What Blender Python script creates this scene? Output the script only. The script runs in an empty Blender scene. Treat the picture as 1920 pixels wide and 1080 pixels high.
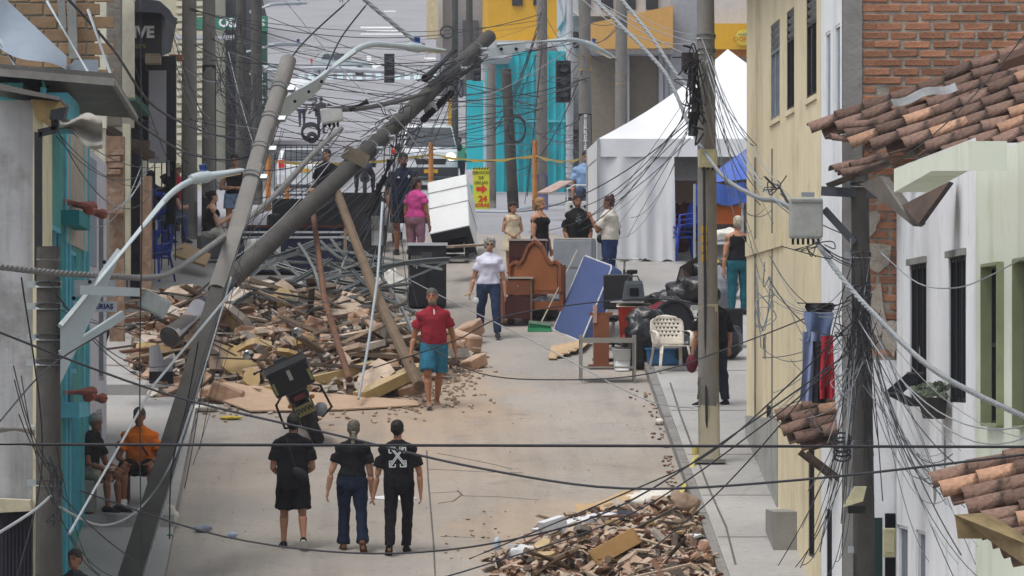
import bpy, bmesh, math, random
from mathutils import Vector, Matrix, Euler, noise

V = Vector
R = math.radians
random.seed(7)
SC = bpy.context.scene
COL = SC.collection

# ------------------------------------------------------------------ camera, sky, sun, exposure
FOC = 10300.0          # focal length in pixels of a 1920 wide picture
VX, VY = 665.0, 700.0  # where level lines along the street meet
cam_data = bpy.data.cameras.new('camera')
cam = bpy.data.objects.new('camera', cam_data)
COL.objects.link(cam)
cam_data.sensor_width = 36.0
cam_data.lens = 36.0 * FOC / 1920.0
cam_data.shift_x = (960 - VX) / 1920.0
cam_data.shift_y = (VY - 540) / 1920.0
cam_data.clip_start = 1.0
cam_data.clip_end = 4000.0
cam.location = (0, 0, 0)
cam.rotation_euler = (R(90), 0, 0)
SC.camera = cam

world = bpy.data.worlds.new('World')
SC.world = world
world.use_nodes = True
wn = world.node_tree
for n in list(wn.nodes): wn.nodes.remove(n)
sky = wn.nodes.new('ShaderNodeTexSky')
sky.sky_type = 'NISHITA'
sky.sun_disc = False
sky.sun_elevation = R(66)
sky.sun_rotation = R(236)
sky.air_density = 1.0
sky.dust_density = 4.0
hs = wn.nodes.new('ShaderNodeHueSaturation')
hs.inputs['Saturation'].default_value = 0.3      # overcast: grey cloud light
bg = wn.nodes.new('ShaderNodeBackground')
bg.inputs['Strength'].default_value = 0.15
wo = wn.nodes.new('ShaderNodeOutputWorld')
wn.links.new(sky.outputs[0], hs.inputs['Color'])
wn.links.new(hs.outputs[0], bg.inputs['Color'])
wn.links.new(bg.outputs[0], wo.inputs['Surface'])

sun_data = bpy.data.lights.new('sun', 'SUN')
sun_data.energy = 1.25
sun_data.angle = R(26)
sun_data.color = (1.0, 0.98, 0.96)
sun = bpy.data.objects.new('sun', sun_data)
COL.objects.link(sun)
# the sky's sun_rotation is measured clockwise from +Y
_az, _el = R(236), R(66)
_sd = V((math.sin(_az) * math.cos(_el), math.cos(_az) * math.cos(_el), math.sin(_el)))
sun.rotation_euler = (-_sd).to_track_quat('-Z', 'Y').to_euler()
sun.location = (0, 60, 40)

SC.view_settings.view_transform = 'Standard'
SC.view_settings.look = 'None'
SC.view_settings.gamma = 1.0
SC.view_settings.use_curve_mapping = False
SC.view_settings.exposure = 0.36
SC.cycles.max_bounces = 6
SC.cycles.diffuse_bounces = 3
SC.cycles.transparent_max_bounces = 12

# ------------------------------------------------------------------ places
def P(px, py, Y):
    """the point that stands Y metres up the street, seen in that direction"""
    return V(((px - VX) * Y / FOC, Y, (VY - py) * Y / FOC))

PROFILE = [(20, 0.1505 * 20 - 12.8), (100, 2.25), (106, 2.95), (114, 3.35), (150, 4.6), (185, 6.0), (205, 7.4), (225, 9.2),
           (340, 16.9), (520, 35.6), (800, 66)]
def gz(Y):
    for (a, za), (b, zb) in zip(PROFILE, PROFILE[1:]):
        if Y <= b:
            return za + (zb - za) * (Y - a) / (b - a)
    return PROFILE[-1][1]
def yy(py):
    """how far up the steep part of the street the ground shows at that height"""
    return 131840.0 / (py + 850.0)
def G(px, py, lift=0.0):
    Y = yy(py)
    if Y > 100:
        lo, hi = 100.0, 700.0
        for _ in range(40):
            m = (lo + hi) / 2
            if VY - gz(m) * FOC / m > py: lo = m
            else: hi = m
        Y = lo
    return V(((px - VX) * Y / FOC, Y, gz(Y) + lift))
KERB_L, KERB_R = -2.35, 4.5
FACE_L, FACE_R = -3.55, 5.58
WALK = 0.14

# ------------------------------------------------------------------ materials
MATS = {}
def mat(name, col, rough=0.85, var=0.18, scale=5.0, bump=0.15, bscale=45.0, metal=0.0, spec=0.3, rnd=0.0,
        dirt=None, streak=None, trans=0.0, alpha=1.0, emit=0.0, dust=None, coat=0.0, detail=6.0):
    if name in MATS: return MATS[name]
    m = bpy.data.materials.new(name); MATS[name] = m
    m.use_nodes = True
    nt = m.node_tree; N = nt.nodes; L = nt.links
    b = N['Principled BSDF']
    b.inputs['Roughness'].default_value = rough
    b.inputs['Metallic'].default_value = metal
    b.inputs['Specular IOR Level'].default_value = spec
    if coat: b.inputs['Coat Weight'].default_value = coat
    if trans: b.inputs['Transmission Weight'].default_value = trans
    if alpha < 1: b.inputs['Alpha'].default_value = alpha
    tc = N.new('ShaderNodeTexCoord')
    nz = N.new('ShaderNodeTexNoise'); nz.inputs['Scale'].default_value = scale; nz.inputs['Detail'].default_value = detail
    nz.inputs['Roughness'].default_value = 0.62
    L.new(tc.outputs['Object'], nz.inputs['Vector'])
    mr = N.new('ShaderNodeMapRange'); mr.inputs['From Min'].default_value = 0.3; mr.inputs['From Max'].default_value = 0.7
    mr.inputs['To Min'].default_value = 1 - var; mr.inputs['To Max'].default_value = 1 + var * 0.7
    L.new(nz.outputs['Fac'], mr.inputs['Value'])
    val = mr.outputs[0]
    if rnd:
        oi = N.new('ShaderNodeObjectInfo')
        m2 = N.new('ShaderNodeMapRange'); m2.inputs['To Min'].default_value = 1 - rnd; m2.inputs['To Max'].default_value = 1 + rnd
        L.new(oi.outputs['Random'], m2.inputs['Value'])
        mu = N.new('ShaderNodeMath'); mu.operation = 'MULTIPLY'
        L.new(val, mu.inputs[0]); L.new(m2.outputs[0], mu.inputs[1]); val = mu.outputs[0]
    base = N.new('ShaderNodeRGB'); base.outputs[0].default_value = (*col, 1)
    colout = base.outputs[0]
    def mixin(fac, c):
        nonlocal colout
        mx = N.new('ShaderNodeMix'); mx.data_type = 'RGBA'
        L.new(fac, mx.inputs['Factor']); L.new(colout, mx.inputs[6]); mx.inputs[7].default_value = (*c, 1)
        colout = mx.outputs[2]
    for dd, stretch in ((dirt, None), (streak, (1, 1, 0.08))):
        if not dd: continue
        c, amt, sc = dd
        n2 = N.new('ShaderNodeTexNoise'); n2.inputs['Scale'].default_value = sc; n2.inputs['Detail'].default_value = 8
        n2.inputs['Roughness'].default_value = 0.68
        src = tc.outputs['Object']
        if stretch:
            mp = N.new('ShaderNodeMapping'); mp.inputs['Scale'].default_value = stretch
            L.new(src, mp.inputs['Vector']); src = mp.outputs[0]
        L.new(src, n2.inputs['Vector'])
        m3 = N.new('ShaderNodeMapRange'); m3.inputs['From Min'].default_value = 0.52; m3.inputs['From Max'].default_value = 0.72
        m3.inputs['To Max'].default_value = amt
        L.new(n2.outputs['Fac'], m3.inputs['Value'])
        mixin(m3.outputs[0], c)
    if dust:            # dust that has settled on whatever faces up
        ge = N.new('ShaderNodeNewGeometry'); sx = N.new('ShaderNodeSeparateXYZ'); L.new(ge.outputs['True Normal'], sx.inputs[0])
        m5 = N.new('ShaderNodeMapRange'); m5.inputs['From Min'].default_value = .25; m5.inputs['From Max'].default_value = .95; m5.inputs['To Max'].default_value = dust[1]
        L.new(sx.outputs['Z'], m5.inputs['Value']); mixin(m5.outputs[0], dust[0])
    vm = N.new('ShaderNodeVectorMath'); vm.operation = 'SCALE'
    L.new(colout, vm.inputs[0]); L.new(val, vm.inputs['Scale'])
    L.new(vm.outputs[0], b.inputs['Base Color'])
    if emit:
        L.new(vm.outputs[0], b.inputs['Emission Color']); b.inputs['Emission Strength'].default_value = emit
    if bump:
        n4 = N.new('ShaderNodeTexNoise'); n4.inputs['Scale'].default_value = bscale; n4.inputs['Detail'].default_value = 5
        L.new(tc.outputs['Object'], n4.inputs['Vector'])
        bp = N.new('ShaderNodeBump'); bp.inputs['Strength'].default_value = bump; bp.inputs['Distance'].default_value = 0.02
        L.new(n4.outputs['Fac'], bp.inputs['Height']); L.new(bp.outputs[0], b.inputs['Normal'])
    return m

def C(h):
    """sRGB hex to linear"""
    h = h.lstrip('#')
    return tuple(((int(h[i:i+2], 16) / 255) / 12.92 if int(h[i:i+2], 16) < 11 else ((int(h[i:i+2], 16) / 255 + 0.055) / 1.055) ** 2.4) for i in (0, 2, 4))

# ------------------------------------------------------------------ mesh building
def basis(d, up=V((0, 0, 1))):
    d = V(d).normalized()
    if abs(d.dot(up)) > 0.98: up = V((0, 1, 0))
    x = d.cross(up).normalized(); y = x.cross(d).normalized()
    return x, y, d

class MB:
    def __init__(s): s.v = []; s.f = []
    def add(s, vs, fs):
        o = len(s.v); s.v += [V(v) for v in vs]; s.f += [tuple(i + o for i in f) for f in fs]; return s
    def box(s, c, size, rot=None, taper=1.0):
        c = V(c); hx, hy, hz = size[0]/2, size[1]/2, size[2]/2
        vs = []
        for z in (-1, 1):
            t = taper if z > 0 else 1
            for x, y in ((-1, -1), (1, -1), (1, 1), (-1, 1)):
                p = V((x*hx*t, y*hy*t, z*hz))
                if rot is not None: p = rot @ p
                vs.append(c + p)
        return s.add(vs, [(3, 2, 1, 0), (4, 5, 6, 7), (0, 1, 5, 4), (1, 2, 6, 5), (2, 3, 7, 6), (3, 0, 4, 7)])
    def span(s, a, b):
        a, b = V(a), V(b)
        return s.box((a + b) / 2, (abs(b.x-a.x), abs(b.y-a.y), abs(b.z-a.z)))
    def bar(s, a, b, w, h=None, up=V((0, 0, 1)), roll=0):
        """a squared bar from a to b"""
        a, b = V(a), V(b); h = h or w
        x, y, d = basis(b - a, up)
        if roll:
            q = Matrix.Rotation(roll, 3, d); x = q @ x; y = q @ y
        vs = [p + x*i*w/2 + y*j*h/2 for p in (a, b) for i, j in ((-1, -1), (1, -1), (1, 1), (-1, 1))]
        return s.add(vs, [(3, 2, 1, 0), (4, 5, 6, 7), (0, 1, 5, 4), (1, 2, 6, 5), (2, 3, 7, 6), (3, 0, 4, 7)])
    def tube(s, pts, rad, n=8, caps=True, closed=False):
        pts = [V(p) for p in pts]
        if not isinstance(rad, (list, tuple)): rad = [rad] * len(pts)
        k = len(pts); rings = []
        prev = None
        for i, p in enumerate(pts):
            if closed: d = pts[(i+1) % k] - pts[i-1]
            else: d = pts[min(i+1, k-1)] - pts[max(i-1, 0)]
            if d.length < 1e-9: d = V((0, 0, 1))
            if prev is None:
                x, y, d = basis(d)
            else:
                d = d.normalized(); x = prev - d * prev.dot(d)
                if x.length < 1e-6: x, _, _ = basis(d)
                x.normalize(); y = d.cross(x)
            prev = x
            r = rad[i]; rx, ry = r if isinstance(r, tuple) else (r, r)
            rings.append([p + x*math.cos(2*math.pi*j/n)*rx + y*math.sin(2*math.pi*j/n)*ry for j in range(n)])
        vs = [v for r in rings for v in r]; fs = []
        for i in range(k if closed else k-1):
            a, b = i*n, ((i+1) % k)*n
            for j in range(n):
                fs.append((a+j, a+(j+1) % n, b+(j+1) % n, b+j))
        if caps and not closed:
            fs.append(tuple(range(n-1, -1, -1))); fs.append(tuple((k-1)*n + j for j in range(n)))
        return s.add(vs, fs)
    def loft(s, rings, caps=True):
        n = len(rings[0]); vs = [v for r in rings for v in r]; fs = []
        for i in range(len(rings)-1):
            for j in range(n):
                fs.append((i*n+j, i*n+(j+1) % n, (i+1)*n+(j+1) % n, (i+1)*n+j))
        if caps:
            fs.append(tuple(range(n-1, -1, -1))); fs.append(tuple((len(rings)-1)*n + j for j in range(n)))
        return s.add(vs, fs)
    def ell(s, c, r, rot=None, n=12, m=8):
        c = V(c); r = V(r) if not isinstance(r, (int, float)) else V((r, r, r))
        vs = [V((0, 0, -r.z))]
        for i in range(1, m):
            a = -math.pi/2 + math.pi*i/m
            for j in range(n):
                t = 2*math.pi*j/n
                vs.append(V((r.x*math.cos(a)*math.cos(t), r.y*math.cos(a)*math.sin(t), r.z*math.sin(a))))
        vs.append(V((0, 0, r.z)))
        if rot is not None: vs = [rot @ v for v in vs]
        vs = [c + v for v in vs]; fs = []
        for j in range(n): fs.append((0, 1+(j+1) % n, 1+j))
        for i in range(m-2):
            for j in range(n):
                a, b = 1+i*n, 1+(i+1)*n
                fs.append((a+j, a+(j+1) % n, b+(j+1) % n, b+j))
        top = len(vs)-1; a = 1+(m-2)*n
        for j in range(n): fs.append((a+j, a+(j+1) % n, top))
        return s.add(vs, fs)
    def prism(s, poly, off):
        """a polygon (3-D points) pushed along a vector"""
        poly = [V(p) for p in poly]; off = V(off); n = len(poly)
        vs = poly + [p + off for p in poly]
        fs = [tuple(range(n-1, -1, -1)), tuple(range(n, 2*n))] + [(i, (i+1) % n, n+(i+1) % n, n+i) for i in range(n)]
        return s.add(vs, fs)
    def grid(s, fn, nu, nv):
        vs = [V(fn(i/nu, j/nv)) for j in range(nv+1) for i in range(nu+1)]
        fs = [(j*(nu+1)+i, j*(nu+1)+i+1, (j+1)*(nu+1)+i+1, (j+1)*(nu+1)+i) for j in range(nv) for i in range(nu)]
        return s.add(vs, fs)
    def move(s, off):
        off = V(off); s.v = [v + off for v in s.v]; return s
    def mesh(s, name, m, smooth=False):
        me = bpy.data.meshes.new(name)
        me.from_pydata([tuple(v) for v in s.v], [], s.f)
        bm = bmesh.new(); bm.from_mesh(me); bmesh.ops.recalc_face_normals(bm, faces=bm.faces); bm.to_mesh(me); bm.free()
        if m: me.materials.append(m)
        if smooth is True: me.polygons.foreach_set('use_smooth', [True]*len(me.polygons))
        elif smooth: me.set_sharp_from_angle(angle=R(smooth)) ; 
        return me
    def obj(s, name, m, parent=None, loc=None, rot=None, smooth=False, **tags):
        o = bpy.data.objects.new(name, s.mesh(name, m, smooth))
        return place(o, parent, loc, rot, **tags)
    def at(s, name, m, label, cat, group=None, smooth=False, kind=None, base=None):
        """a thing of one mesh, given in street coordinates: its origin goes to its base"""
        if base is None:
            lo = V((min(v.x for v in s.v), min(v.y for v in s.v), min(v.z for v in s.v)))
            hi = V((max(v.x for v in s.v), max(v.y for v in s.v), max(v.z for v in s.v)))
            base = V(((lo.x+hi.x)/2, (lo.y+hi.y)/2, lo.z))
        s.v = [v - base for v in s.v]
        return s.obj(name, m, None, base, smooth=smooth, label=label, category=cat, group=group, kind=kind)

def place(o, parent=None, loc=None, rot=None, label=None, category=None, group=None, kind=None):
    COL.objects.link(o)
    if parent is not None: o.parent = parent
    if loc is not None: o.location = loc
    if rot is not None: o.rotation_euler = rot
    if label: o['label'] = label
    if category: o['category'] = category
    if group: o['group'] = group
    if kind: o['kind'] = kind
    return o
def thing(name, label, cat, loc=(0, 0, 0), rz=0.0, group=None, rot=None):
    o = bpy.data.objects.new(name, None); o.empty_display_size = 0.2
    return place(o, None, loc, rot if rot is not None else (0, 0, rz), label, cat, group)
def smooth_obj(o):
    o.data.polygons.foreach_set('use_smooth', [True]*len(o.data.polygons)); return o
def bevel(o, w=0.01, seg=2):
    bm = bmesh.new(); bm.from_mesh(o.data)
    bmesh.ops.remove_doubles(bm, verts=bm.verts, dist=1e-5)
    bmesh.ops.bevel(bm, geom=[e for e in bm.edges if len(e.link_faces) == 2 and e.calc_face_angle(0) > 0.5], offset=w, segments=seg, profile=0.6, affect='EDGES', clamp_overlap=True)
    bm.to_mesh(o.data); bm.free(); return o
def rotz(a): return Matrix.Rotation(a, 3, 'Z')
def copy_tree(o, parent=None, loc=None, rz=None, label=None):
    c = o.copy(); COL.objects.link(c); c.parent = parent
    if loc is not None: c.location = loc
    if rz is not None: c.rotation_euler = (0, 0, rz)
    if label: c['label'] = label
    for ch in list(o.children): copy_tree(ch, c)
    return c
BAKE = []   # objects whose modifiers are turned into plain mesh at the end
FONT = None
def text(name, body, size, m, parent, loc, rot, depth=0.004, align='CENTER', bold=0.0):
    cu = bpy.data.curves.new(name, 'FONT'); cu.body = body; cu.size = size; cu.extrude = depth; cu.offset = bold
    cu.align_x = align; cu.align_y = 'CENTER'; cu.resolution_u = 2
    t = bpy.data.objects.new(name, cu); COL.objects.link(t)
    dg = bpy.context.evaluated_depsgraph_get()
    me = bpy.data.meshes.new_from_object(t.evaluated_get(dg)); COL.objects.unlink(t); bpy.data.objects.remove(t)
    if len(me.materials): me.materials.clear()
    me.materials.append(m)
    o = bpy.data.objects.new(name, me)
    return place(o, parent, loc, rot)

# ================================================================== THE SETTING
def road_mat(name, c1, c2, dust, dusty, crack=0.6, sc=1.0, spots=()):
    m = bpy.data.materials.new(name); m.use_nodes = True
    nt = m.node_tree; N = nt.nodes; L = nt.links; b = N['Principled BSDF']
    b.inputs['Roughness'].default_value = 0.9; b.inputs['Specular IOR Level'].default_value = 0.2
    tc = N.new('ShaderNodeTexCoord'); src = tc.outputs['Object']
    def nz(s, d=8, r=0.6, vec=src):
        n = N.new('ShaderNodeTexNoise'); n.inputs['Scale'].default_value = s; n.inputs['Detail'].default_value = d; n.inputs['Roughness'].default_value = r
        L.new(vec, n.inputs['Vector']); return n.outputs['Fac']
    def rng(v, a, bb, lo=0, hi=1):
        r = N.new('ShaderNodeMapRange'); r.inputs['From Min'].default_value = a; r.inputs['From Max'].default_value = bb
        r.inputs['To Min'].default_value = lo; r.inputs['To Max'].default_value = hi; L.new(v, r.inputs['Value']); return r.outputs[0]
    def mix(f, a, bb):
        x = N.new('ShaderNodeMix'); x.data_type = 'RGBA'; L.new(f, x.inputs['Factor'])
        for k, i in ((a, 6), (bb, 7)):
            if isinstance(k, tuple): x.inputs[i].default_value = (*k, 1)
            else: L.new(k, x.inputs[i])
        return x.outputs[2]
    c = mix(rng(nz(0.5*sc), 0.35, 0.65), c1, c2)
    c = mix(rng(nz(0.28*sc, 9, 0.7), 0.50, 0.68, 0, dusty), c, dust)
    # dust fallen around the heaps, and wheel tracks along the street
    for x_, y_, r_, a_ in spots:
        dv = N.new('ShaderNodeVectorMath'); dv.operation = 'SUBTRACT'; L.new(src, dv.inputs[0]); dv.inputs[1].default_value = (x_, y_, gz(y_))
        sv = N.new('ShaderNodeVectorMath'); sv.operation = 'MULTIPLY'; L.new(dv.outputs[0], sv.inputs[0]); sv.inputs[1].default_value = (1/r_, .34/r_, 0)
        ln = N.new('ShaderNodeVectorMath'); ln.operation = 'LENGTH'; L.new(sv.outputs[0], ln.inputs[0])
        m1 = N.new('ShaderNodeMath'); m1.operation = 'SUBTRACT'; L.new(nz(1.1, 9, .7), m1.inputs[0]); L.new(rng(ln.outputs['Value'], .2, 1.1, -.25, .45), m1.inputs[1])
        c = mix(rng(m1.outputs[0], .27, .5, 0, a_), c, dust)
    if spots:
        mp = N.new('ShaderNodeMapping'); mp.inputs['Scale'].default_value = (1.6, .10, 0); L.new(src, mp.inputs['Vector'])
        c = mix(rng(nz(1.0, 7, .6, mp.outputs[0]), .5, .75, 0, .5), c, tuple(x*.62 for x in c1))
        c = mix(rng(nz(.9, 9, .72), .56, .7, 0, .55), c, tuple(x*.55 for x in c1))
    # small dark specks and pale grit
    c = mix(rng(nz(11*sc, 4), 0.58, 0.72, 0, 0.5), c, tuple(x*0.5 for x in c1))
    c = mix(rng(nz(19*sc, 2), 0.68, 0.76, 0, 0.5), c, tuple(min(1, x*1.7) for x in c2))
    # cracks
    wv = N.new('ShaderNodeTexNoise'); wv.inputs['Scale'].default_value = 0.8; L.new(src, wv.inputs['Vector'])
    ad = N.new('ShaderNodeVectorMath'); ad.operation = 'MULTIPLY_ADD'
    L.new(wv.outputs['Color'], ad.inputs[0]); ad.inputs[1].default_value = (1.2, 1.2, 0); L.new(src, ad.inputs[2])
    vo = N.new('ShaderNodeTexVoronoi'); vo.feature = 'DISTANCE_TO_EDGE'; vo.inputs['Scale'].default_value = 0.33*sc
    L.new(ad.outputs[0], vo.inputs['Vector'])
    cr = rng(vo.outputs['Distance'], 0.0, 0.012, crack, 0)
    br = rng(nz(0.35), 0.46, 0.6)
    mu = N.new('ShaderNodeMath'); mu.operation = 'MULTIPLY'; L.new(cr, mu.inputs[0]); L.new(br, mu.inputs[1])
    c = mix(mu.outputs[0], c, tuple(x*0.35 for x in c1))
    L.new(c, b.inputs['Base Color'])
    bp = N.new('ShaderNodeBump'); bp.inputs['Strength'].default_value = 0.25; bp.inputs['Distance'].default_value = 0.02
    L.new(nz(30*sc, 6), bp.inputs['Height']); L.new(bp.outputs[0], b.inputs['Normal'])
    return m

M_ROAD = road_mat('street concrete', C('8f8a84'), C('9f9890'), C('a99178'), 0.2, 0.0, 1.0, [(.7, 83, 2.4, .55), (2.6, 70.5, 1.9, .45), (1.4, 78, 2.0, .25)])
M_AVE = road_mat('avenue asphalt', C('85858a'), C('94949a'), C('8d8a88'), 0.35, 0.3, 0.5)
M_WALK = road_mat('pavement concrete', C('92918f'), C('a3a2a0'), C('9c9186'), 0.4, 0.25)
M_KERB = mat('kerb concrete', C('7e7c7a'), dirt=(C('55504a'), 0.6, 3))
M_SOIL = mat('soil', C('6b5a48'))

def strip(x0, x1, Ys, lift=0.0, nx=2, under=None):
    mb = MB()
    Ys = sorted(set(Ys))
    vs = []; fs = []
    for j, Y in enumerate(Ys):
        for i in range(nx+1):
            x = x0 + (x1-x0)*i/nx
            vs.append(V((x, Y, gz(Y) + (lift(Y) if callable(lift) else lift))))
    for j in range(len(Ys)-1):
        for i in range(nx):
            fs.append((j*(nx+1)+i, j*(nx+1)+i+1, (j+1)*(nx+1)+i+1, (j+1)*(nx+1)+i))
    return mb.add(vs, fs)
near_Y = list(range(20, 104, 2)) + [103]
far_Y = [103, 106, 110, 114, 120, 130, 140, 150, 160, 175, 185, 195, 205, 215, 225, 240, 260, 280, 300, 320, 340, 370, 400, 430, 460, 490, 520, 560, 600, 660, 720, 800]
strip(-80, 80, near_Y + far_Y, -0.35, 6).obj('ground', M_SOIL, kind='structure')
strip(KERB_L, KERB_R, near_Y, 0.0, 4).obj('street', M_ROAD, kind='structure')
strip(-30, 34, far_Y, 0.0, 8).obj('avenue', M_AVE, kind='structure')

# pavements: the left one in terraces, each with a step down at its lower end
mb = MB()
TERR = [40, 51, 61, 71.5, 82.6, 93, 103]
def terrace_z(Y):
    for a, b in zip(TERR, TERR[1:]):
        if a <= Y < b:
            t = (Y-a)/(b-a); return gz(Y) + 0.20*(1-t) + 0.04*t
    return gz(Y) + 0.05
for a, b in zip(TERR, TERR[1:]):
    z0, z1 = gz(a) + 0.20, gz(b) + 0.04
    mb.prism([(KERB_L, a, gz(a)-0.3), (KERB_L, a, z0), (KERB_L, b, z1), (KERB_L, b, gz(b)-0.3)], (FACE_L - 0.4 - KERB_L, 0, 0))
mb.obj('pavement_left', M_WALK, kind='structure')
mb = MB()
mb.prism([(KERB_R + 0.12, 30, gz(30)-0.3), (KERB_R + 0.12, 30, gz(30)+WALK), (KERB_R + 0.12, 100, gz(100)+WALK), (KERB_R + 0.12, 103.2, gz(103.2)+0.02), (KERB_R + 0.12, 103.2, gz(103.2)-0.3)], (14.0, 0, 0))
pav = mb.obj('pavement_right', M_WALK, kind='structure')
kerb = MB()
for i in range(70):                                        # kerbstones, one metre each
    Y0, Y1 = 30 + i, 30 + i + 0.985
    dz = random.uniform(-0.006, 0.006)
    k = MB().prism([(KERB_R, Y0, gz(Y0)-0.2), (KERB_R, Y0, gz(Y0)+WALK-0.004+dz), (KERB_R, Y1, gz(Y1)+WALK-0.004+dz), (KERB_R, Y1, gz(Y1)-0.2)], (0.116, 0, 0))
    if Y0 > 66: k.obj('kerbstone', M_KERB, pav)
# joints across the right pavement and the long crack, as thin dark grooves set in strips of patching
M_JOINT = mat('joint dirt', C('5c5854'), bump=0)
j = MB()
for Y in (67.5, 70.2, 73.3, 76.6, 80.5, 84.4):
    j.prism([(KERB_R+0.14, Y, gz(Y)+WALK+0.004), (FACE_R+0.6, Y, gz(Y)+WALK+0.004), (FACE_R+0.6, Y+0.03, gz(Y+0.03)+WALK+0.004), (KERB_R+0.14, Y+0.03, gz(Y+0.03)+WALK+0.004)], (0, 0, -0.02))
pts = [(1377, 1080), (1360, 1010), (1340, 965), (1325, 930), (1308, 885), (1290, 840), (1272, 790), (1255, 735)]
for a, b in zip(pts, pts[1:]):
    A, B = G(*a, WALK+0.004), G(*b, WALK+0.004)
    j.prism([A, A+V((0.03, 0, 0)), B+V((0.025, 0, 0)), B], (0, 0, -0.02))
j.obj('pavement_joint', M_JOINT, pav)
# street slab joints and cracks that show between the near walkers and the pile
j = MB()
def crack(pts, w=0.02):
    for a, b in zip(pts, pts[1:]):
        A, B = G(*a, 0.004), G(*b, 0.004)
        d = (B-A).cross(V((0, 0, 1))).normalized()*w
        j.prism([A-d, A+d, B+d*0.8, B-d*0.8], (0, 0, -0.02))
crack([(800, 845), (803, 900), (808, 960), (813, 1020), (816, 1080)], 0.012)
crack([(803, 880), (850, 882), (905, 885), (980, 887)], 0.012)
crack([(820, 850), (862, 858), (930, 872), (960, 880)], 0.010)
crack([(822, 944), (850, 940), (866, 928), (858, 920)], 0.015)
crack([(866, 930), (940, 932), (1010, 938)], 0.008)
crack([(826, 1006), (890, 1008)], 0.013)
crack([(805, 925), (860, 922)], 0.008)
j.obj('street_joint', M_JOINT, bpy.data.objects['street'])

# painted markings of the avenue
M_PAINT = mat('road paint', C('d8dad8'), var=0.3, scale=3, bump=0, dirt=(C('9a9a9c'), 0.8, 1.5))
M_PAINTC = mat('pale cyan road paint', C('b9ced4'), var=0.3, scale=3, bump=0, dirt=(C('9a9a9c'), 0.9, 2))
def far_quad(mb, px0, px1, py0, py1, lift=0.006):
    a, b, c, d = G(px0, py1, lift), G(px1, py1, lift), G(px1, py0, lift), G(px0, py0, lift)
    mb.prism([a, b, c, d], (0, 0, -0.03))
mb = MB()
for x0, x1, y0, y1 in ((676, 736, 50, 53), (687, 746, 57, 59.5), (676, 760, 63, 65), (720, 742, 20, 22), (688, 696, 104, 114), (694, 712, 118, 123), (795, 820, 108, 111)):
    far_quad(mb, x0, x1, y0, y1)
mb.prism([G(688, 122, .006), G(703, 128, .006), G(718, 122, .006)], (0, 0, -0.03))
mb.obj('lane_marking', M_PAINT, bpy.data.objects['avenue'])
mb = MB()
for i in range(16):
    far_quad(mb, 560+i*18, 560+i*18+11, 138, 149)
mb.obj('zebra_crossing', M_PAINTC, bpy.data.objects['avenue'])

# ------------------------------------------------------------------ walls with openings
def wall_mesh(mb, O, U, Vv, N, u0, u1, v0, v1, holes, depth=0.14):
    """holes: (ua, ub, va, vb)"""
    O, U, Vv, N = V(O), V(U), V(Vv), V(N)
    us = sorted({u0, u1, *[h[0] for h in holes], *[h[1] for h in holes]}); us = [u for u in us if u0 <= u <= u1]
    vs = sorted({v0, v1, *[h[2] for h in holes], *[h[3] for h in holes]}); vs = [v for v in vs if v0 <= v <= v1]
    pt = lambda u, v, d=0.0: O + U*u + Vv*v - N*d
    for a, b in zip(us, us[1:]):
        for c, d in zip(vs, vs[1:]):
            m = ((a+b)/2, (c+d)/2)
            if any(h[0] < m[0] < h[1] and h[2] < m[1] < h[3] for h in holes): continue
            mb.add([pt(a, c), pt(b, c), pt(b, d), pt(a, d)], [(0, 1, 2, 3)])
    for a, b, c, d in holes:
        q = [(a, c), (b, c), (b, d), (a, d)]
        for i in range(4):
            p, r = q[i], q[(i+1) % 4]
            mb.add([pt(*p), pt(*r), pt(*r, depth), pt(*p, depth)], [(0, 1, 2, 3)])
    return mb
def window(parent, O, U, Vv, N, h, depth, mframe, mpane, bars=(1, 1), fw=0.05, louvre=0.0, mlou=None, name='window'):
    """frame > pane, glazing bars and louvre slats, standing in the opening h"""
    O, U, Vv, N = V(O), V(U), V(Vv), V(N); a, b, c, d = h
    pt = lambda u, v, dd: O + U*u + Vv*v - N*dd
    f = MB()
    dd = depth*0.7; fw = min(fw, depth*1.2)
    for p, r in (((a, c), (b, c)), ((b, c), (b, d)), ((b, d), (a, d)), ((a, d), (a, c))):
        f.bar(pt(*p, dd), pt(*r, dd), fw*2, fw, up=N)
    vt = d - louvre
    if louvre: f.bar(pt(a, vt, dd), pt(b, vt, dd), fw, fw, up=N)
    for i in range(1, bars[0]):
        u = a + (b-a)*i/bars[0]; f.bar(pt(u, c, dd), pt(u, vt, dd), fw, fw, up=N)
    for i in range(1, bars[1]):
        v = c + (vt-c)*i/bars[1]; f.bar(pt(a, v, dd), pt(b, v, dd), fw, fw, up=N)
    w = f.obj(name, mframe, parent)
    MB().add([pt(a, c, depth-0.005), pt(b, c, depth-0.005), pt(b, d, depth-0.005), pt(a, d, depth-0.005)], [(0, 1, 2, 3)]).obj('pane', mpane, w)
    if louvre:
        n = max(3, int(louvre/0.09))
        for i in range(n):
            v = vt + louvre*(i+0.5)/n
            MB().bar(pt(a, v, dd), pt(b, v, dd), 0.012, louvre/n*0.9, up=(Vv + N*0.8)).obj('slat', mlou or mframe, w)
    return w

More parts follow.
